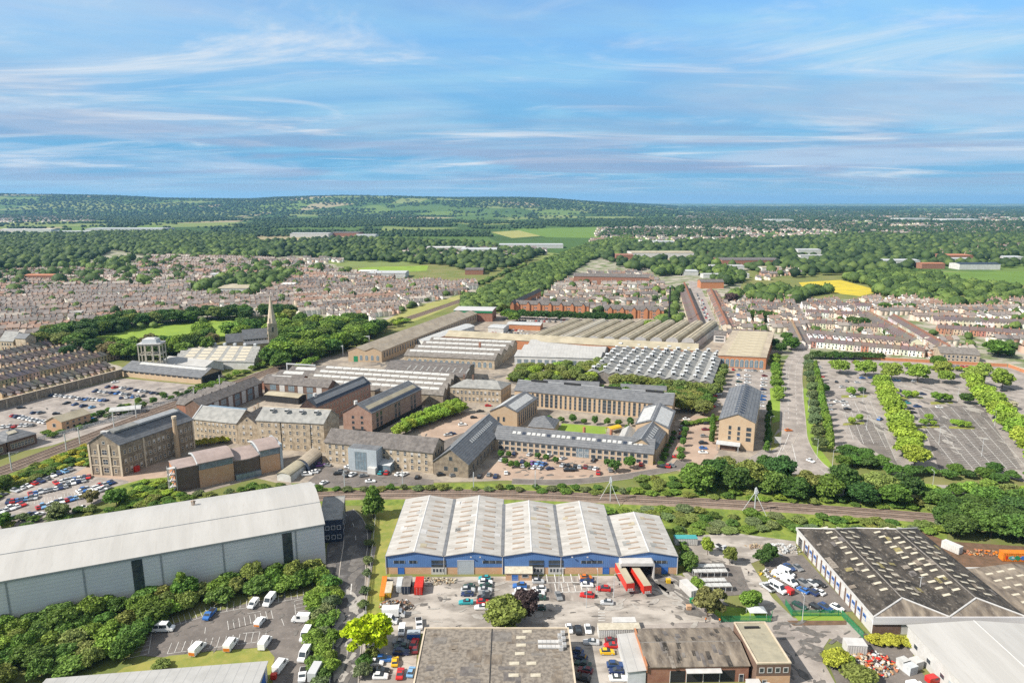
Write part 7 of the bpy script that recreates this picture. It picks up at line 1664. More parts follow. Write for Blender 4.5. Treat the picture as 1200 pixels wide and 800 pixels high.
WALLS = {'cream':(.60,.53,.42),'white':(.72,.70,.66),'stone':(.42,.33,.22),'brick':(.40,.20,.135),'pink':(.52,.40,.32)}
ROOFC = {'dark':(.145,.13,.122),'brown':(.14,.11,.10),'red':(.30,.15,.10),'grey':(.20,.19,.18)}
NH = [0]
def terrace(a, b, where, walls='cream,white,stone', roofs='dark', kind='slate', flip=False, group=None, gap=0.0):
    A, B = G(*a), G(*b); d = B-A; L = d.length; an = math.atan2(d.y,d.x); Wm, Rm, Cm = HM[kind]; w = {'slate':5.2,'wide':6.0,'plain':5.4}[kind]; n = max(1,int(L/(w+gap))); walls = walls.split(','); roofs = roofs.split(',')
    for i in range(n):
        p = A + d*(i/n); wc = rng.choice(walls); rc = rng.choice(roofs)
        if flip: p = A + d*((i+1)/n)
        r = empty('terraced_house', (p.x,p.y,0), an + (PI if flip else 0)); NH[0] += 1
        tag(r, f'{wc} house, {ordinal(i+1)} from the left in {where}', 'house', group or 'terraced houses in '+where)
        c = [x*rng.uniform(.88,1.1) for x in WALLS[wc]]; k = [x*rng.uniform(.85,1.2) for x in ROOFC[rc]]
        obj('wall', Wm, r).color = (*c,1); obj('roof', Rm, r).color = (*k,1); obj('chimney', Cm, r).color = (*[x*.8 for x in WALLS['stone' if rc == 'dark' else 'brick']],1)
for i, (a, b) in enumerate((((-8,470),(120,435)),((-8,457),(140,420)),((-8,445),(128,413)),((-8,433),(96,410)),((-8,423),(70,405)))):
    terrace(a, b, f'the {ORD[i+1]} stone terrace behind the boundary wall', 'stone,stone,pink', 'dark', 'slate', flip=i != 1)
terrace((948,406.5),(1083,419), 'the terrace behind the retail car park', 'brick,white,cream,white', 'brown', 'plain')
terrace((946,395),(1064,405), 'the second terrace behind the retail car park', 'cream,white,pink', 'dark,brown', 'slate', flip=True)
terrace((946,384),(1052,391), 'the third terrace behind the retail car park', 'cream,pink', 'dark,brown', 'slate')
terrace((1040,377),(1104,417), 'the slanting terrace right of the street', 'white,cream', 'brown', 'slate')
terrace((1022,374),(1080,408), 'the slanting terrace left of the street', 'white,cream', 'dark,brown', 'slate', flip=True)
terrace((1098,391),(1215,399), 'the red terrace near the big tree', 'brick,pink,white,brick', 'brown', 'wide')
terrace((1090,378),(1210,383), 'the terrace behind the red bayed one', 'cream,white', 'dark,brown', 'slate', flip=True)
terrace((944,371),(1020,375), 'the terrace below the yellow field', 'white,cream', 'brown', 'slate')
terrace((940,362),(1022,364), 'the white terrace nearest the yellow field', 'white,white,cream', 'brown', 'wide')
terrace((864,361),(926,363), 'the terrace right of the purple tree', 'cream,white', 'brown', 'slate')
terrace((850,394),(897,396), 'the terrace behind the red arched hall', 'cream,pink', 'dark', 'slate', flip=True)
terrace((921,384),(931,408), 'the terrace left of the narrow street', 'cream,white', 'dark', 'slate')
terrace((828,344),(846,388), 'the terrace right of the market street', 'white,cream,brick', 'brown,red', 'slate')
terrace((805,338),(826,390), 'the terrace left of the market street', 'pink,cream', 'brown', 'slate', flip=True)
ribbon('market_street', [(838,398),(832,380),(824,360),(817,342),(812,330)], 14, 'asphalt_pale', 6)
ribbon('diagonal_street', [(1098,424),(1070,402),(1040,380),(1018,362)], 9, 'pavement', 6)
# brick flats beyond the market car park
def flats(a, b, n, where, z=11, wall='orange_brick'):
    A, B = G(*a), G(*b); d = (B-A)/n
    for i in range(n):
        p = A+d*i; s = Bld('brick_flats', f'{ordinal(i+1)} orange brick block from the left {where}', 'flats', p, p+d*.97, 12, z, 'orange brick flats')
        s.walls(wall,'gable','x',3.4); s.roof('slate_warm','gable','x',3.4,o=.3)
        b_ = MB(); W = s.L*.32; x = s.L*.5; b_.prism([(x-W/2,0),(x+W/2,0),(x+W/2,z),(x,z+2.6),(x-W/2,z)],'y',-1.2,3,wall); s.part('gabled_bay', b_)
        b_ = MB(); b_.prism([(x-W/2-.2,z-.1),(x,z+2.7),(x+W/2+.2,z-.1),(x+W/2+.2,z+.1),(x,z+2.95),(x-W/2-.2,z+.1)],'y',-1.4,5,'slate_warm'); s.part('bay_roof', b_)
        s.wins('front', 2, (1,4,7), 1.0, 1.5, 'white', a=.5, b=s.L*.32)
flats((600,368),(690,371), 7, 'behind the dark tree row')
flats((708,372),(778,374), 5, 'right of the gap behind the dark tree row', 9)
s = simple('corner_flats','orange brick flats turning the corner at the railway cutting','flats',G(598,369),G(602,369),G(634,352),12,'orange_brick','slate_warm','y',3)
s = simple('long_brick_flats','long brick block with slate roof closing the estate at the back','flats',G(672,333),G(760,335),16,12,'red_brick','slate_warm','x',4)
s = simple('brick_hall','long orange brick building beside the market street end','hall',G(821,338),G(848,338),18,9,'orange_brick','slate_warm','x',3)
s = simple('pale_brick_block','pale brick block with a grey roof behind the car park corner','hall',G(1101,424),G(1147,427),22,7,'stone','slate_old','x',3); s.wins('front',8,(1.2,4),1.3,1.8,'white')
# boundary wall along the retail car park
w = Bld('car_park_wall','long orange brick wall along the back of the retail car park','wall',G(1010,421),G(1180,430),.5,2.6); b = MB(); b.box(0,w.L,0,.5,0,2.5,'orange_brick'); w.part('wall',b); b = MB(); b.box(0,w.L,-.1,.6,2.51,2.7,'pale_stone'); w.part('coping',b)
w = Bld('car_park_wall','orange brick wall slanting away at the right end of the car park','wall',G(1181,430),G(1290,470),.5,2.6); b = MB(); b.box(0,w.L,0,.5,0,2.5,'orange_brick'); w.part('wall',b); b = MB(); b.box(0,w.L,-.1,.6,2.51,2.7,'pale_stone'); w.part('coping',b)
# big far roofs
FAR = [(740,813,303,60,12,'roof_tan','huge tan roofed factory far beyond the brick flats'),(722,742,304,40,9,'red_brick','brick works left of the huge tan factory'),(766,790,287,50,9,'rooflight_white','small white roofed shed in the far trees'),
 (540,582,297,70,9,'rooflight_white','wide white roofed shed left of the railway, far away'),(585,660,291,60,9,'rooflight_white','long white roofed shed beyond the railway trees'),(500,545,294,50,8,'pale_wall','pale low sheds beside the far railway'),
 (832,872,318,30,9,'roof_panel','long white glazed works beyond the market street'),(824,878,326,18,6,'rooflight_white','lower white works beyond the market street'),(800,818,323,30,7,'rooflight_white','small white shed right of the dark trees'),
 (846,915,311,60,10,'slate_warm','wide brown roofed school in the trees'),(893,916,319,22,8,'roof_tan','tan block below the brown roofed school'),(918,938,322,14,5,'felt_green','thin pale roof beside the tan block'),
 (935,962,298,40,10,'rooflight_white','large white depot among the trees right of centre'),(938,966,304,24,8,'roof_panel','second white depot below the large one'),(1032,1078,311,40,9,'rooflight_white','white warehouse before the right hand trees'),(1080,1107,315,24,9,'terracotta','white and red store beside the green field'),
 (1124,1172,316,30,10,'navy_clad','dark long warehouse beyond the green field'),(1105,1140,304,50,8,'terracotta','orange roofed estate store at the far right'),(1112,1140,308,30,8,'rooflight_white','white flat roofed store at the far right'),(1175,1200,306,40,8,'rooflight_white','white shed at the right edge'),
 (1060,1090,259,160,14,'rooflight_white','very distant white warehouse, left of its pair'),(1112,1150,260,160,14,'rooflight_white','very distant white warehouse, right of its pair'),(905,930,260,150,12,'rooflight_white','distant pale shed near the horizon, right of centre'),
 (100,190,270,110,7,'rooflight_white','long pale glasshouse strip in the far fields on the left'),(340,385,278,80,12,'roof_panel','grey works at the far left centre'),(388,420,277,80,12,'slate_warm','brown works beside the far grey works'),(416,440,279,60,10,'rooflight_white','white shed beside the far brown works'),
 (130,152,236,120,16,'rooflight_white','tiny white building on the far hill'),(0,60,272,60,10,'pale_wall','pale row of far flats at the left edge'),(65,105,274,60,9,'rooflight_white','far white sheds left of the glasshouse strip'),
 (432,475,326,40,8,'rooflight_white','white works right of the playing field'),(420,440,324,30,8,'pale_wall','grey works below the playing field'),(330,345,340,20,8,'pale_wall','small pale hall in the left town'),(246,262,327,26,7,'rooflight_white','flat white hall among the left town trees'),
 (255,290,345,50,8,'roof_tan','wide tan roofed school in the left town'),(75,96,372,14,6,'pale_wall','pale hall among the near trees of the left town'),(545,566,322,40,8,'slate_warm','dark roofed depot beside the railway trees'),(28,62,330,26,9,'terracotta','red brick school with gables in the left town')]
HILLS = [(-1200,226.5),(-300,227),(0,227),(80,228.5),(150,231),(200,233.5),(300,233),(330,231.5),(400,230.5),(500,231.5),(600,232),(640,233.5),(680,236.5),(730,240),(800,246)]
def hz(x, y):
    if y < 5200: return 0.0
    px = 600 + FPX*x/max(y,1)*1.0
    py = np.interp(px, [h[0] for h in HILLS], [h[1] for h in HILLS]); top = max(0.0, 120 + (YH-py)/FPX*8600) if px < 790 else 0.0
    t = min(1,max(0,(y-5400)/3000)); t = t*t*(3-2*t)
    return top*t*(1+.05*math.sin(x/430+y/700))
for a0, a1, py, dep, h, m, lb in FAR:
    A, B = G(a0,py), G(a1,py); s = Bld('far_warehouse', lb, 'warehouse', A, B, dep, h, z0=hz(A.x,A.y))
    s.walls('red_brick' if m in ('slate_warm','terracotta','red_brick') else 'pale_wall','gable','x',h*.16); s.roof(m,'gable','x',h*.16,o=.4)

# ---- houses too many to count, one object
TW = [(.80,.77,.72),(.72,.67,.60),(.62,.54,.44),(.76,.73,.68),(.48,.33,.25),(.68,.60,.50),(.58,.47,.38),(.74,.70,.64),(.40,.25,.18)]
TR = [(.19,.165,.15),(.14,.125,.12),(.225,.185,.162),(.165,.148,.14),(.24,.178,.145),(.205,.182,.17),(.155,.14,.132),(.28,.25,.22),(.25,.16,.12),(.35,.31,.27)]
m = mat('town_paint', (.5,.5,.5), rough=.9); at_ = m.node_tree.nodes.new('ShaderNodeAttribute'); at_.attribute_name = 'Col'; m.node_tree.links.new(at_.outputs['Color'], m.node_tree.nodes['Principled BSDF'].inputs['Base Color'])
def house_np():
    V = []; F = []; Mi = []
    def add(vs, fs, m):
        o = len(V); V.extend(vs); F.extend([[i+o for i in f] for f in fs]); Mi.extend([m]*len(fs))
    w, d, h, r = 1.0, 1.0, 1.0, .48
    add([(0,0,0),(1,0,0),(1,1,0),(0,1,0),(0,0,1),(1,0,1),(1,1,1),(0,1,1),(0,.5,1.48),(1,.5,1.48)], [[0,1,5],[0,5,4],[1,2,6],[1,6,5],[2,3,7],[2,7,6],[3,0,4],[3,4,7],[4,7,8],[5,9,6]], 0)
    add([(0,-.05,.97),(1,-.05,.97),(1,.5,1.53),(0,.5,1.53),(1,1.05,.97),(0,1.05,.97)], [[0,1,2],[0,2,3],[3,2,4],[3,4,5]], 1)
    add([(.9,.4,1.3),(1.0,.4,1.3),(1.0,.6,1.3),(.9,.6,1.3),(.9,.4,1.8),(1.0,.4,1.8),(1.0,.6,1.8),(.9,.6,1.8)], [[0,1,5],[0,5,4],[1,2,6],[1,6,5],[2,3,7],[2,7,6],[3,0,4],[3,4,7],[4,5,6],[4,6,7]], 2)
    add([(.08,.98,.73),(.57,.98,.73),(.57,1.53,.70),(.08,1.53,.70),(.325,.98,.93),(.325,1.53,.90)], [[0,4,5],[0,5,3],[4,1,2],[4,2,5],[3,5,2]], 1)
    add([(.1,1.0,0),(.55,1.0,0),(.55,1.5,0),(.1,1.5,0),(.1,1.0,.72),(.55,1.0,.72),(.55,1.5,.72),(.1,1.5,.72)], [[0,1,5],[0,5,4],[1,2,6],[1,6,5],[2,3,7],[2,7,6],[3,0,4],[3,4,7],[4,5,6],[4,6,7]], 0)
    return np.array(V,float), np.array(F), np.array(Mi)
HV, HF, HMi = house_np(); HVM = np.zeros(len(HV), int); HVM[np.unique(HF[HMi == 1])] = 1; HVM[np.unique(HF[HMi == 2])] = 2
TOWN_EX = [[(110,394),(150,380),(240,371),(338,370),(300,386),(240,402),(170,406)]]
def fill_town(regions, name, label, seed):
    r = random.Random(seed); Vs = []; Fs = []; Cs = []; o = 0; cnt = 0
    for poly, ang, pitch, dens, w in regions:
        P2 = [tuple(G(*p)) for p in poly]; an = math.radians(ang); ca, sa_ = math.cos(an), math.sin(an)
        loc = [(x*ca+y*sa_, -x*sa_+y*ca) for x,y in P2]; u0, u1 = min(p[0] for p in loc), max(p[0] for p in loc); v0, v1 = min(p[1] for p in loc), max(p[1] for p in loc)
        v = v0; side = 0
        while v < v1:
            u = u0 + r.uniform(0,20); run = r.randint(8,26); k = 0; wc = r.choice(TW); rc = r.choice(TR)
            while u < u1:
                if inpoly((u,v), loc) and r.random() < dens:
                    x = u*ca-v*sa_; y = u*sa_+v*ca; hh = r.uniform(4.8,5.8); dd = r.uniform(7.4,8.8); f = side
                    V = HV*np.array((w,dd,hh)); 
                    if f: V = np.stack([w-V[:,0], dd-V[:,1], V[:,2]],1)
                    V = np.stack([x+V[:,0]*ca-V[:,1]*sa_, y+V[:,0]*sa_+V[:,1]*ca, V[:,2]],1)
                    w2 = wc if r.random() < .6 else r.choice(TW); r2 = rc if r.random() < .75 else r.choice(TR); f = r.uniform(.85,1.15)
                    C = np.where(HVM[:,None] == 0, np.array([*w2,1]), np.where(HVM[:,None] == 2, np.array([.27,.17,.12,1]), np.array([r2[0]*f,r2[1]*f,r2[2]*f,1]))); Vs.append(V); Fs.append(HF+o); Cs.append(C); o += len(V); cnt += 1
                u += w*1.01; k += 1
                if k > run: u += r.uniform(4,14); k = 0; run = r.randint(8,26); wc = r.choice(TW); rc = r.choice(TR)
            v += (pitch*.62 if side == 0 else pitch*1.38)/1; side = 1-side
    me = np_mesh(name, np.concatenate(Vs), np.concatenate(Fs), ['town_paint']); at = me.color_attributes.new('Col','FLOAT_COLOR','POINT'); at.data.foreach_set('color', np.concatenate(Cs).astype(np.float32).ravel()); o = obj(name, me); tag(o, label, 'houses', kind='stuff'); return cnt
fill_town([([(-40,400),(60,398),(105,394),(150,379),(230,371),(330,371),(345,352),(300,350),(215,346),(100,352),(-40,352)], 14, 21, .93, 5.6),
  ([(-40,352),(100,352),(215,346),(225,330),(150,318),(60,318),(-40,322)], 8, 23, .9, 5.8),
  ([(150,318),(225,330),(330,325),(420,335),(480,330),(420,322),(300,303),(170,302)], -14, 25, .85, 6),
  ([(300,350),(340,352),(345,370),(440,380),(478,361),(557,340),(556,333),(480,331),(420,336),(335,327)], 26, 21, .93, 5.4),
  ([(600,368),(690,371),(776,374),(790,346),(755,322),(690,320),(650,338)], 5, 26, .72, 7.0)], 'town_houses', 'dense pinkish town of small houses spreading beyond the railway', 3)
fill_town([([(846,390),(905,394),(938,402),(935,352),(880,352),(842,356)], 3, 24, .55, 5.6), ([(940,400),(1020,400),(1000,352),(945,352)], 4, 25, .25, 5.6), ([(1070,420),(1215,420),(1215,402),(1090,402)], 6, 26, .4, 5.6), ([(1000,352),(1215,354),(1215,377),(1080,378),(1030,372)], 4, 24, .8, 5.6)], 'town_houses', 'close packed pale terraces on the right beyond the car park', 5)
fill_town([([(0,286),(60,284),(110,288),(110,276),(0,277)], 5, 40, .55, 10), ([(330,312),(400,310),(400,303),(330,305)], 5, 34, .6, 8), ([(460,304),(640,302),(640,292),(470,292)], 10, 40, .5, 9), ([(690,285),(880,282),(900,262),(700,268)], 12, 60, .35, 11),
  ([(880,282),(1200,280),(1200,262),(900,262)], -8, 60, .32, 11), ([(1080,300),(1200,300),(1200,284),(1080,284)], 4, 40, .45, 9), ([(780,262),(1250,258),(1250,248),(800,250)], 6, 130, .4, 22), ([(-50,262),(110,260),(110,250),(-50,250)], 6, 90, .4, 16), ([(880,330),(940,326),(940,318),(900,318)], 5, 30, .5, 7)], 'far_houses', 'scattered far suburb houses among trees', 7)

# ---- distant trees, one object for each belt
leaf_mat('woodland_leaves', False, [(.022,.050,.021),(.034,.066,.024),(.046,.084,.028),(.028,.056,.022),(.062,.10,.032),(.036,.07,.025)], island=.25)
leaf_mat('wood_leaves', False, [(.028,.062,.021),(.044,.086,.025),(.066,.115,.03),(.034,.071,.022),(.105,.16,.04),(.053,.098,.026)], island=.25)
leaf_mat('far_leaves', False, [(.045,.086,.025),(.076,.132,.032),(.11,.178,.038),(.056,.10,.026),(.15,.215,.048),(.088,.148,.033)], island=.2)
def lump(sub, n, seed):
    r = np.random.default_rng(seed); out = []
    V0, F0 = (IV2, IF2) if sub == 2 else (IV1, IF1)
    for _ in range(n):
        d = np.zeros(len(V0))
        for k in range(9): ax = r.normal(size=3); ax /= np.linalg.norm(ax); d += .16*np.clip((V0@ax-.55)*2.4,0,1)
        V = V0*(.78+d+r.uniform(-.09,.09,len(V0)))[:,None]; V[:,2] = np.where(V[:,2] < -.35, -.35+(V[:,2]+.35)*.3, V[:,2]); out.append(V)
    return out, F0
LUMP2 = lump(2, 8, 1); LUMP1 = lump(1, 8, 2)
def leafed(V, r, n=70):
    i = r.integers(0, len(V), n); c = V[i]; nn = c/np.linalg.norm(c,axis=1)[:,None]+r.normal(size=(n,3))*.5; a = np.cross(nn, r.normal(size=(n,3))); a /= np.linalg.norm(a,axis=1)[:,None]; b = np.cross(nn,a); b /= np.linalg.norm(b,axis=1)[:,None]; s = r.uniform(.10,.22,(n,1))
    q = np.stack([c-a*s-b*s*.5,c+a*s-b*s*.6,c+b*s],1).reshape(-1,3); return q, np.arange(n*3).reshape(-1,3)
LEAFED = []
_r = np.random.default_rng(5)
for V in LUMP2[0]:
    q, f = leafed(V, _r); LEAFED.append((np.concatenate([V,q]), np.concatenate([LUMP2[1], f+len(V)])))
def forest(name, label, pts, seed, hi=True, lm='far_leaves'):
    r = np.random.default_rng(seed); Vs = []; Fs = []; o = 0
    for x, y, rad, h in pts:
        if hi: V0, F0 = LEAFED[r.integers(8)]
        else: V0, F0 = LUMP1[0][r.integers(8)], LUMP1[1]
        an = r.uniform(0,6.28); c, s = math.cos(an), math.sin(an); V = np.stack([x+rad*(V0[:,0]*c-V0[:,1]*s), y+rad*(V0[:,0]*s+V0[:,1]*c), hz(x,y)+h*.42+V0[:,2]*h*.56],1)
        Vs.append(V); Fs.append(F0+o); o += len(V)
    me = np_mesh(name, np.concatenate(Vs), np.concatenate(Fs), [lm]); q = obj(name, me); tag(q, label, 'trees', kind='stuff'); return len(pts)
def wp(poly): return [tuple(G(*p)) for p in poly]
NO_TREES = [wp([(a0-2,py+2),(a1+2,py+2),(a1+2,py-3),(a0-2,py-3)]) for a0,a1,py,*_ in FAR if py > 262] + [wp(p) for p in ([(943,340),(934,330),(985,327),(1035,341),(1008,348)],[(1068,320),(1200,317),(1500,317),(1500,335),(1190,335),(1115,329)],[(395,319),(430,312),(504,310),(502,318),(425,323)],[(572,277),(575,271),(712,265),(702,280),(600,281)])]
def vnoise(x, y, s, seed):
    x /= s; y /= s; xi, yi = math.floor(x), math.floor(y); fx, fy = x-xi, y-yi; fx = fx*fx*(3-2*fx); fy = fy*fy*(3-2*fy)
    h = lambda a, b: (math.sin(a*127.1+b*311.7+seed*74.7)*43758.5453) % 1.0
    return (h(xi,yi)*(1-fx)+h(xi+1,yi)*fx)*(1-fy)+(h(xi,yi+1)*(1-fx)+h(xi+1,yi+1)*fx)*fy
def belt(polys, seed):
    r = random.Random(seed); out = []
    for poly, sp, rr, hh, dens in polys:
        W = wp(poly); xs = [p[0] for p in W]; ys = [p[1] for p in W]; y = min(ys)
        while y < max(ys):
            x = min(xs)
            while x < max(xs):
                q = (x+r.uniform(-.45,.45)*sp, y+r.uniform(-.45,.45)*sp)
                if inpoly(q, W) and r.random() < dens*(1.25*vnoise(q[0],q[1],70,3)+.45) and not any(inpoly(q, e) for e in NO_TREES):
                    k = r.uniform(.6,1.35); out.append((*q, rr*k, hh*k*r.uniform(.85,1.15)))
                x += sp
            y += sp
    return out
B1 = belt([([(845,353),(880,338),(930,345),(975,330),(1040,320),(1085,322),(1125,334),(1190,340),(1200,354),(1120,362),(1060,352),(1012,342),(960,345),(930,356)], 10, 7, 11, .9),
  ([(535,356),(565,343),(625,312),(692,286),(738,276),(745,286),(690,306),(645,338),(604,362),(580,368),(556,372)], 8.5, 5.6, 7.5, .85), ([(450,371),(480,358),(556,334),(600,316),(622,309),(560,336),(500,354),(470,366)], 7, 4, 5, .75),
  ([(215,338),(300,318),(345,322),(330,338),(290,350),(235,347)], 13, 7.5, 11, .55), ([(764,318),(850,313),(882,330),(850,336),(815,322),(770,324)], 11, 7, 12, .85), ([(840,352),(930,355),(945,352),(945,346),(850,346)], 11, 5, 7, .5),
  ([(850,385),(910,395),(935,360),(860,362)], 15, 3.6, 5.5, .45), ([(945,400),(1060,408),(1020,364),(950,364)], 16, 3.4, 5, .42), ([(1090,420),(1215,425),(1215,360),(1060,362)], 18, 4, 6, .42), ([(600,370),(770,373),(780,330),(660,330)], 22, 4.5, 7, .5),
  ([(-20,400),(100,395),(330,370),(550,345),(420,320),(160,303),(-20,305)], 15, 4.2, 7.5, .26), ([(-20,345),(330,330),(420,322),(300,305),(160,303),(-20,318)], 22, 8, 12, .42), ([(262,303),(300,302),(330,300),(300,282),(180,276),(200,300)], 14, 8, 11, .6), ([(770,392),(800,392),(800,340),(775,345)], 15, 5.5, 8, .7), ([(20,414),(60,410),(110,394),(60,396)], 9, 6, 9, .7)], 3)
print('belt1', forest('town_trees', 'many trees dotting the town and lining the railway cutting', B1, 4))
B2 = belt([([(-30,280),(90,275),(200,273),(300,279),(315,293),(262,303),(172,301),(132,293),(100,309),(40,313),(-30,320)], 12.5, 8.5, 13, .85), ([(300,285),(420,280),(560,287),(640,297),(602,313),(560,321),(520,311),(430,307),(340,301),(300,302)], 15, 9, 13, .62),
  ([(690,292),(760,286),(880,282),(1000,276),(1240,276),(1240,316),(1080,312),(1040,322),(1000,320),(930,327),(880,318),(850,312),(780,314),(740,318),(700,302)], 15, 9, 13, .62), ([(-30,340),(60,332),(60,322),(-30,326)], 14, 7, 10, .5)], 5)
print('belt2', forest('far_wood', 'dark belts of trees across the far side of the town', B2, 6, len(B2) < 3500, 'wood_leaves'))
plant_trees()
r = random.Random(11); B3 = []
y = 2350.0
while y < 15000:
    step = 15 + (y-2350)*.0046; rowx = -y*.80; right = y*.80
    x = rowx
    while x < right:
        qx, qy = x + r.uniform(-.5,.5)*step, y + r.uniform(-.5,.5)*step*2.2
        n1 = vnoise(qx*.7, qy*1.3, 640, 1)*.65 + vnoise(qx, qy, 150, 2)*.35
        th = .47 if x > 0 else .575
        if y > 6000 and qx < 900: th = .49 if qx < -3200 else .43
        e1 = abs(vnoise(qx, qy*.8, 380, 5)-.5) < .028 or abs(vnoise(qx*.8, qy, 300, 6)-.45) < .02
        if (n1 > th or e1) and not (y < 4500 and any(inpoly((qx,qy), e) for e in NO_TREES)):
            k = r.uniform(.7,1.35)*(1+(y-2350)/4600); B3.append((qx, qy, 7.5*k, min(16, 10+3*r.random())*(1+(y-2350)/26000)))
        x += step
    y += step*2.4
print('belt3', forest('distant_woodland', 'hazy woods and hedgerows reaching to the horizon', B3, 8, False, 'woodland_leaves'))
# hills
nx, ny = 150, 40; X = np.linspace(-13000, 3200, nx); Y = np.linspace(5300, 15000, ny); V = []
for yy in Y:
    for xx in X: V.append((xx*(.65+.35*yy/8600), yy, hz(xx*(.65+.35*yy/8600), yy)-.6))
F = [(j*nx+i, j*nx+i+1, (j+1)*nx+i+1, (j+1)*nx+i) for j in range(ny-1) for i in range(nx-1)]
hl = np_mesh('hills', np.array(V), np.array(F), ['far_fields']); hl.polygons.foreach_set('use_smooth',[True]*len(hl.polygons)); struct('hills', hl)

# parked cars too far off to count, one object
def far_cars(rows, seed):
    r = random.Random(seed); b = MB(); ms = []
    for nm in ('white','silver','black','navy','red','grey'):
        if 'car_'+nm not in MAT: mat('car_'+nm, CC[nm], rough=.4)
    for a, c, n, hd in rows:
        A, B = G(*a), G(*c)
        for i in range(n):
            if r.random() < .15: continue
            p = A.lerp(B, i/max(1,n-1)); m = 'car_'+r.choice(('white','silver','black','navy','red','grey','white','silver')); an = math.atan2((B-A).y,(B-A).x)+hd; ca, sa_ = math.cos(an), math.sin(an)
            def T(x, y, z): return (p.x+x*ca-y*sa_, p.y+x*sa_+y*ca, z+.1)
            for x0,x1,w,z0,z1,t,mm in ((-2.1,2.1,.88,.25,.85,.0,m),(-1.5,.8,.78,.85,1.4,.3,'glass_dark'),(-1.1,.4,.5,1.4,1.44,0,m)):
                vs = [T(x0,-w,z0),T(x1,-w,z0),T(x1,w,z0),T(x0,w,z0),T(x0+t,-w+t*.4,z1),T(x1-t,-w+t*.4,z1),T(x1-t,w-t*.4,z1),T(x0+t,w-t*.4,z1)]
                b.add(vs, [[3,2,1,0],[4,5,6,7],[0,1,5,4],[1,2,6,5],[2,3,7,6],[3,0,4,7]], mm)
    tag(obj('distant_cars', b.mesh('distant_cars')), 'many tiny parked cars in far streets and the market car park', 'cars', kind='stuff')
far_cars([((604,373),(735,378),46,PI/2),((606,376),(700,379),30,PI/2),((612,369),(732,373),40,PI/2),((822,350),(838,392),26,0),((817,345),(833,388),26,0),((937,372),(941,404),12,0),((1030,375),(1090,420),20,0),((578,390),(618,392),12,PI/2),((580,386),(612,388),10,PI/2),((848,433),(896,435.5),14,PI/2),((1105,429),(1145,431),8,PI/2)], 3)
s = simple('orange_wall_store','white roofed store with a long orange wall beside the market car park','store',G(594,386),G(633,387.5),16,5,'orange_brick','rooflight_white','x',.8)
s = simple('white_roof_store','low white roofed store between train shed and slanting vaults','store',G(572,390),G(590,391),18,5,'pale_wall','rooflight_white','x',.8)
s = simple('street_corner_shop','white fronted building with a hipped roof at the near end of the market street','shop',G(836,401),G(850,402),10,7,'white_metal','slate_warm','x',2.5); s.wins('front',6,(1.2,4),1.0,1.5,'dark')
# =================================================================== LIGHT, SKY, AIR, CAMERA
SUN_EL = 41.0; SUN_AZ = math.atan2(-.93, -.37)           # from the left, a little behind the viewer
sd = Vector((math.sin(SUN_AZ)*math.cos(math.radians(SUN_EL)), math.cos(SUN_AZ)*math.cos(math.radians(SUN_EL)), math.sin(math.radians(SUN_EL))))
L = bpy.data.lights.new('sun','SUN'); L.energy = 5.0; L.angle = math.radians(.55); L.color = (1.0,.94,.85)
so = bpy.data.objects.new('sun', L); COL.objects.link(so); so.rotation_euler = (-sd).to_track_quat('-Z','Y').to_euler(); so.location = (0,0,400)
W = bpy.data.worlds.new('World'); SC.world = W; W.use_nodes = True; nt = W.node_tree; N = nt.nodes; Lk = nt.links
bg = N['Background']; bg.inputs['Strength'].default_value = .15
sky = N.new('ShaderNodeTexSky'); sky.sky_type = 'NISHITA'; sky.sun_disc = False; sky.sun_elevation = math.radians(SUN_EL); sky.sun_rotation = SUN_AZ % (2*PI); sky.altitude = 120; sky.air_density = 1.0; sky.dust_density = .3; sky.ozone_density = 3.0
hs = N.new('ShaderNodeHueSaturation'); hs.inputs['Saturation'].default_value = 1.1; hs.inputs['Value'].default_value = 1.0; Lk.new(sky.outputs[0], hs.inputs['Color'])
tc = N.new('ShaderNodeTexCoord'); sx = N.new('ShaderNodeSeparateXYZ'); Lk.new(tc.outputs['Generated'], sx.inputs[0])
def math_(op, a, b=None, c=None):
    n = N.new('ShaderNodeMath'); n.operation = op
    for i, v in enumerate((a,b,c)):
        if v is None: continue
        if isinstance(v, (int,float)): n.inputs[i].default_value = v
        else: Lk.new(v, n.inputs[i])
    return n.outputs[0]
zz = math_('ADD', math_('MAXIMUM', sx.outputs[2], 0.0), .055)
cx = math_('DIVIDE', sx.outputs[0], zz); cy = math_('DIVIDE', sx.outputs[1], zz)
cb = N.new('ShaderNodeCombineXYZ'); Lk.new(cx, cb.inputs[0]); Lk.new(cy, cb.inputs[1])
def clouds(scale, sxy, rot, lo, hi, dist, det=8, off=(0,0,0), rough=.55):
    mp = N.new('ShaderNodeMapping'); mp.inputs['Scale'].default_value = (sxy[0],sxy[1],1); mp.inputs['Rotation'].default_value = (0,0,rot); mp.inputs['Location'].default_value = off; Lk.new(cb.outputs[0], mp.inputs[0])
    n = N.new('ShaderNodeTexNoise'); n.inputs['Scale'].default_value = scale; n.inputs['Detail'].default_value = det; n.inputs['Roughness'].default_value = rough; n.inputs['Distortion'].default_value = dist; Lk.new(mp.outputs[0], n.inputs['Vector'])
    mr = N.new('ShaderNodeMapRange'); mr.interpolation_type = 'SMOOTHSTEP'; mr.inputs[1].default_value = lo; mr.inputs[2].default_value = hi; Lk.new(n.outputs['Fac'], mr.inputs[0]); return mr.outputs[0]
def mixc(a, col, f):
    m = N.new('ShaderNodeMix'); m.data_type = 'RGBA'; Lk.new(f, m.inputs['Factor']); Lk.new(a, m.inputs[6]); m.inputs[7].default_value = (*col,1); return m.outputs[2]
K = 3.8
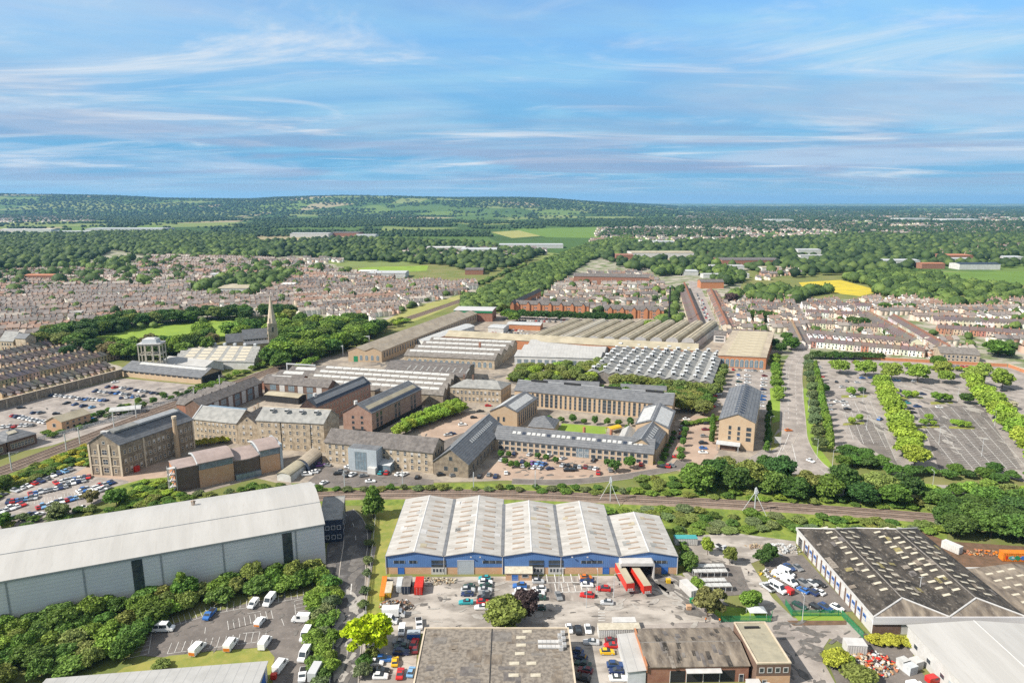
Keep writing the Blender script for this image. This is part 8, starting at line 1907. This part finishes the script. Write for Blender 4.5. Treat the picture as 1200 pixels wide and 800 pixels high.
el = N.new('ShaderNodeMapRange'); el.interpolation_type = 'SMOOTHSTEP'; el.inputs[1].default_value = -.02; el.inputs[2].default_value = .30; el.inputs[3].default_value = .36; el.inputs[4].default_value = .92; Lk.new(sx.outputs[2], el.inputs[0])
vs_ = N.new('ShaderNodeVectorMath'); vs_.operation = 'SCALE'; Lk.new(hs.outputs[0], vs_.inputs[0]); Lk.new(el.outputs[0], vs_.inputs['Scale']); c = vs_.outputs[0]
hf = N.new('ShaderNodeMapRange'); hf.interpolation_type = 'SMOOTHSTEP'; hf.inputs[1].default_value = -.02; hf.inputs[2].default_value = .26; hf.inputs[3].default_value = .85; hf.inputs[4].default_value = .35; Lk.new(sx.outputs[2], hf.inputs[0])
c = mixc(c, tuple(K*x for x in (.09,.46,.87)), hf.outputs[0])
bank = N.new('ShaderNodeMapRange'); bank.interpolation_type = 'SMOOTHSTEP'; bank.inputs[1].default_value = .01; bank.inputs[2].default_value = .16; bank.inputs[3].default_value = 1.0; bank.inputs[4].default_value = .25; Lk.new(sx.outputs[2], bank.inputs[0])
c = mixc(c, tuple(K*x for x in (.46,.80,1.0)), math_('MULTIPLY', clouds(.42,(.75,1.0),-.3,.42,.72,1.2,9,(5.2,8.1,0),.6), .65))
c = mixc(c, tuple(K*x for x in (.60,.74,.92)), math_('MULTIPLY', clouds(.30,(.9,1.0),.25,.43,.66,.8,9,(3.1,1.7,0),.58), .8))
c = mixc(c, tuple(K*x for x in (.90,.95,1.0)), math_('MULTIPLY', clouds(.42,(.75,1.5),-.45,.49,.72,1.3,12,(7.3,4.2,0),.64), .95))
c = mixc(c, tuple(K*x for x in (.36,.46,.68)), math_('MULTIPLY', math_('MULTIPLY', clouds(.36,(.75,1.4),.10,.44,.62,.7,10,(1.4,9.2,0),.58), bank.outputs[0]), .85))
lowb = N.new('ShaderNodeMapRange'); lowb.interpolation_type = 'SMOOTHSTEP'; lowb.inputs[1].default_value = 0; lowb.inputs[2].default_value = .05; lowb.inputs[3].default_value = .75; lowb.inputs[4].default_value = 0; Lk.new(sx.outputs[2], lowb.inputs[0])
c = mixc(c, tuple(K*x for x in (.40,.66,.84)), lowb.outputs[0])
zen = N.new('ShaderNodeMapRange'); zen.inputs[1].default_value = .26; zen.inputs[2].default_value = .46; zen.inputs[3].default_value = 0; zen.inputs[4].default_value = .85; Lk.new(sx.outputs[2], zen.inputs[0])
c = mixc(c, tuple(K*x for x in (.66,.66,.66)), zen.outputs[0])                       # white added to the unseen upper sky, for brighter neutral fill light
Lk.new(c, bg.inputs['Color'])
# air
m = bpy.data.materials.new('haze'); m.use_nodes = True; nt = m.node_tree
nt.nodes.remove(nt.nodes['Principled BSDF']); v = nt.nodes.new('ShaderNodeVolumePrincipled'); v.inputs['Color'].default_value = (.28,.61,1.0,1); v.inputs['Density'].default_value = 3.8e-5; v.inputs['Anisotropy'].default_value = .1
nt.links.new(v.outputs[0], nt.nodes['Material Output'].inputs['Volume']); m.volume_intersection_method if hasattr(m,'volume_intersection_method') else None
b = MB(); b.box(-36000,36000,-400,34500,-1.5,340,'any_paint'); me = b.mesh('haze'); me.materials.clear(); me.materials.append(m)
HAZE = True
if HAZE: tag(obj('haze', me), 'thin blue air over the whole landscape', 'haze', kind='stuff')
cam = bpy.data.cameras.new('camera'); co = bpy.data.objects.new('camera', cam); COL.objects.link(co); co.location = (0,0,CAM_H); co.rotation_euler = (PI/2-PITCH, 0, 0)
cam.sensor_fit = 'HORIZONTAL'; cam.sensor_width = 36; cam.lens = 24.0; cam.clip_start = 1; cam.clip_end = 90000; SC.camera = co
SC.view_settings.view_transform = 'Standard'; SC.view_settings.look = 'None'; SC.view_settings.exposure = .66; SC.view_settings.gamma = 1
SC.render.engine = 'CYCLES'; SC.cycles.max_bounces = 5; SC.cycles.diffuse_bounces = 2; SC.cycles.glossy_bounces = 2; SC.cycles.transmission_bounces = 2; SC.cycles.volume_bounces = 0; SC.cycles.transparent_max_bounces = 8; SC.cycles.use_denoising = False
SC.cycles.use_adaptive_sampling = True
print('cars', NCAR[0], 'houses', NH[0], 'trees', len(TREES), 'objects', len(SC.objects))
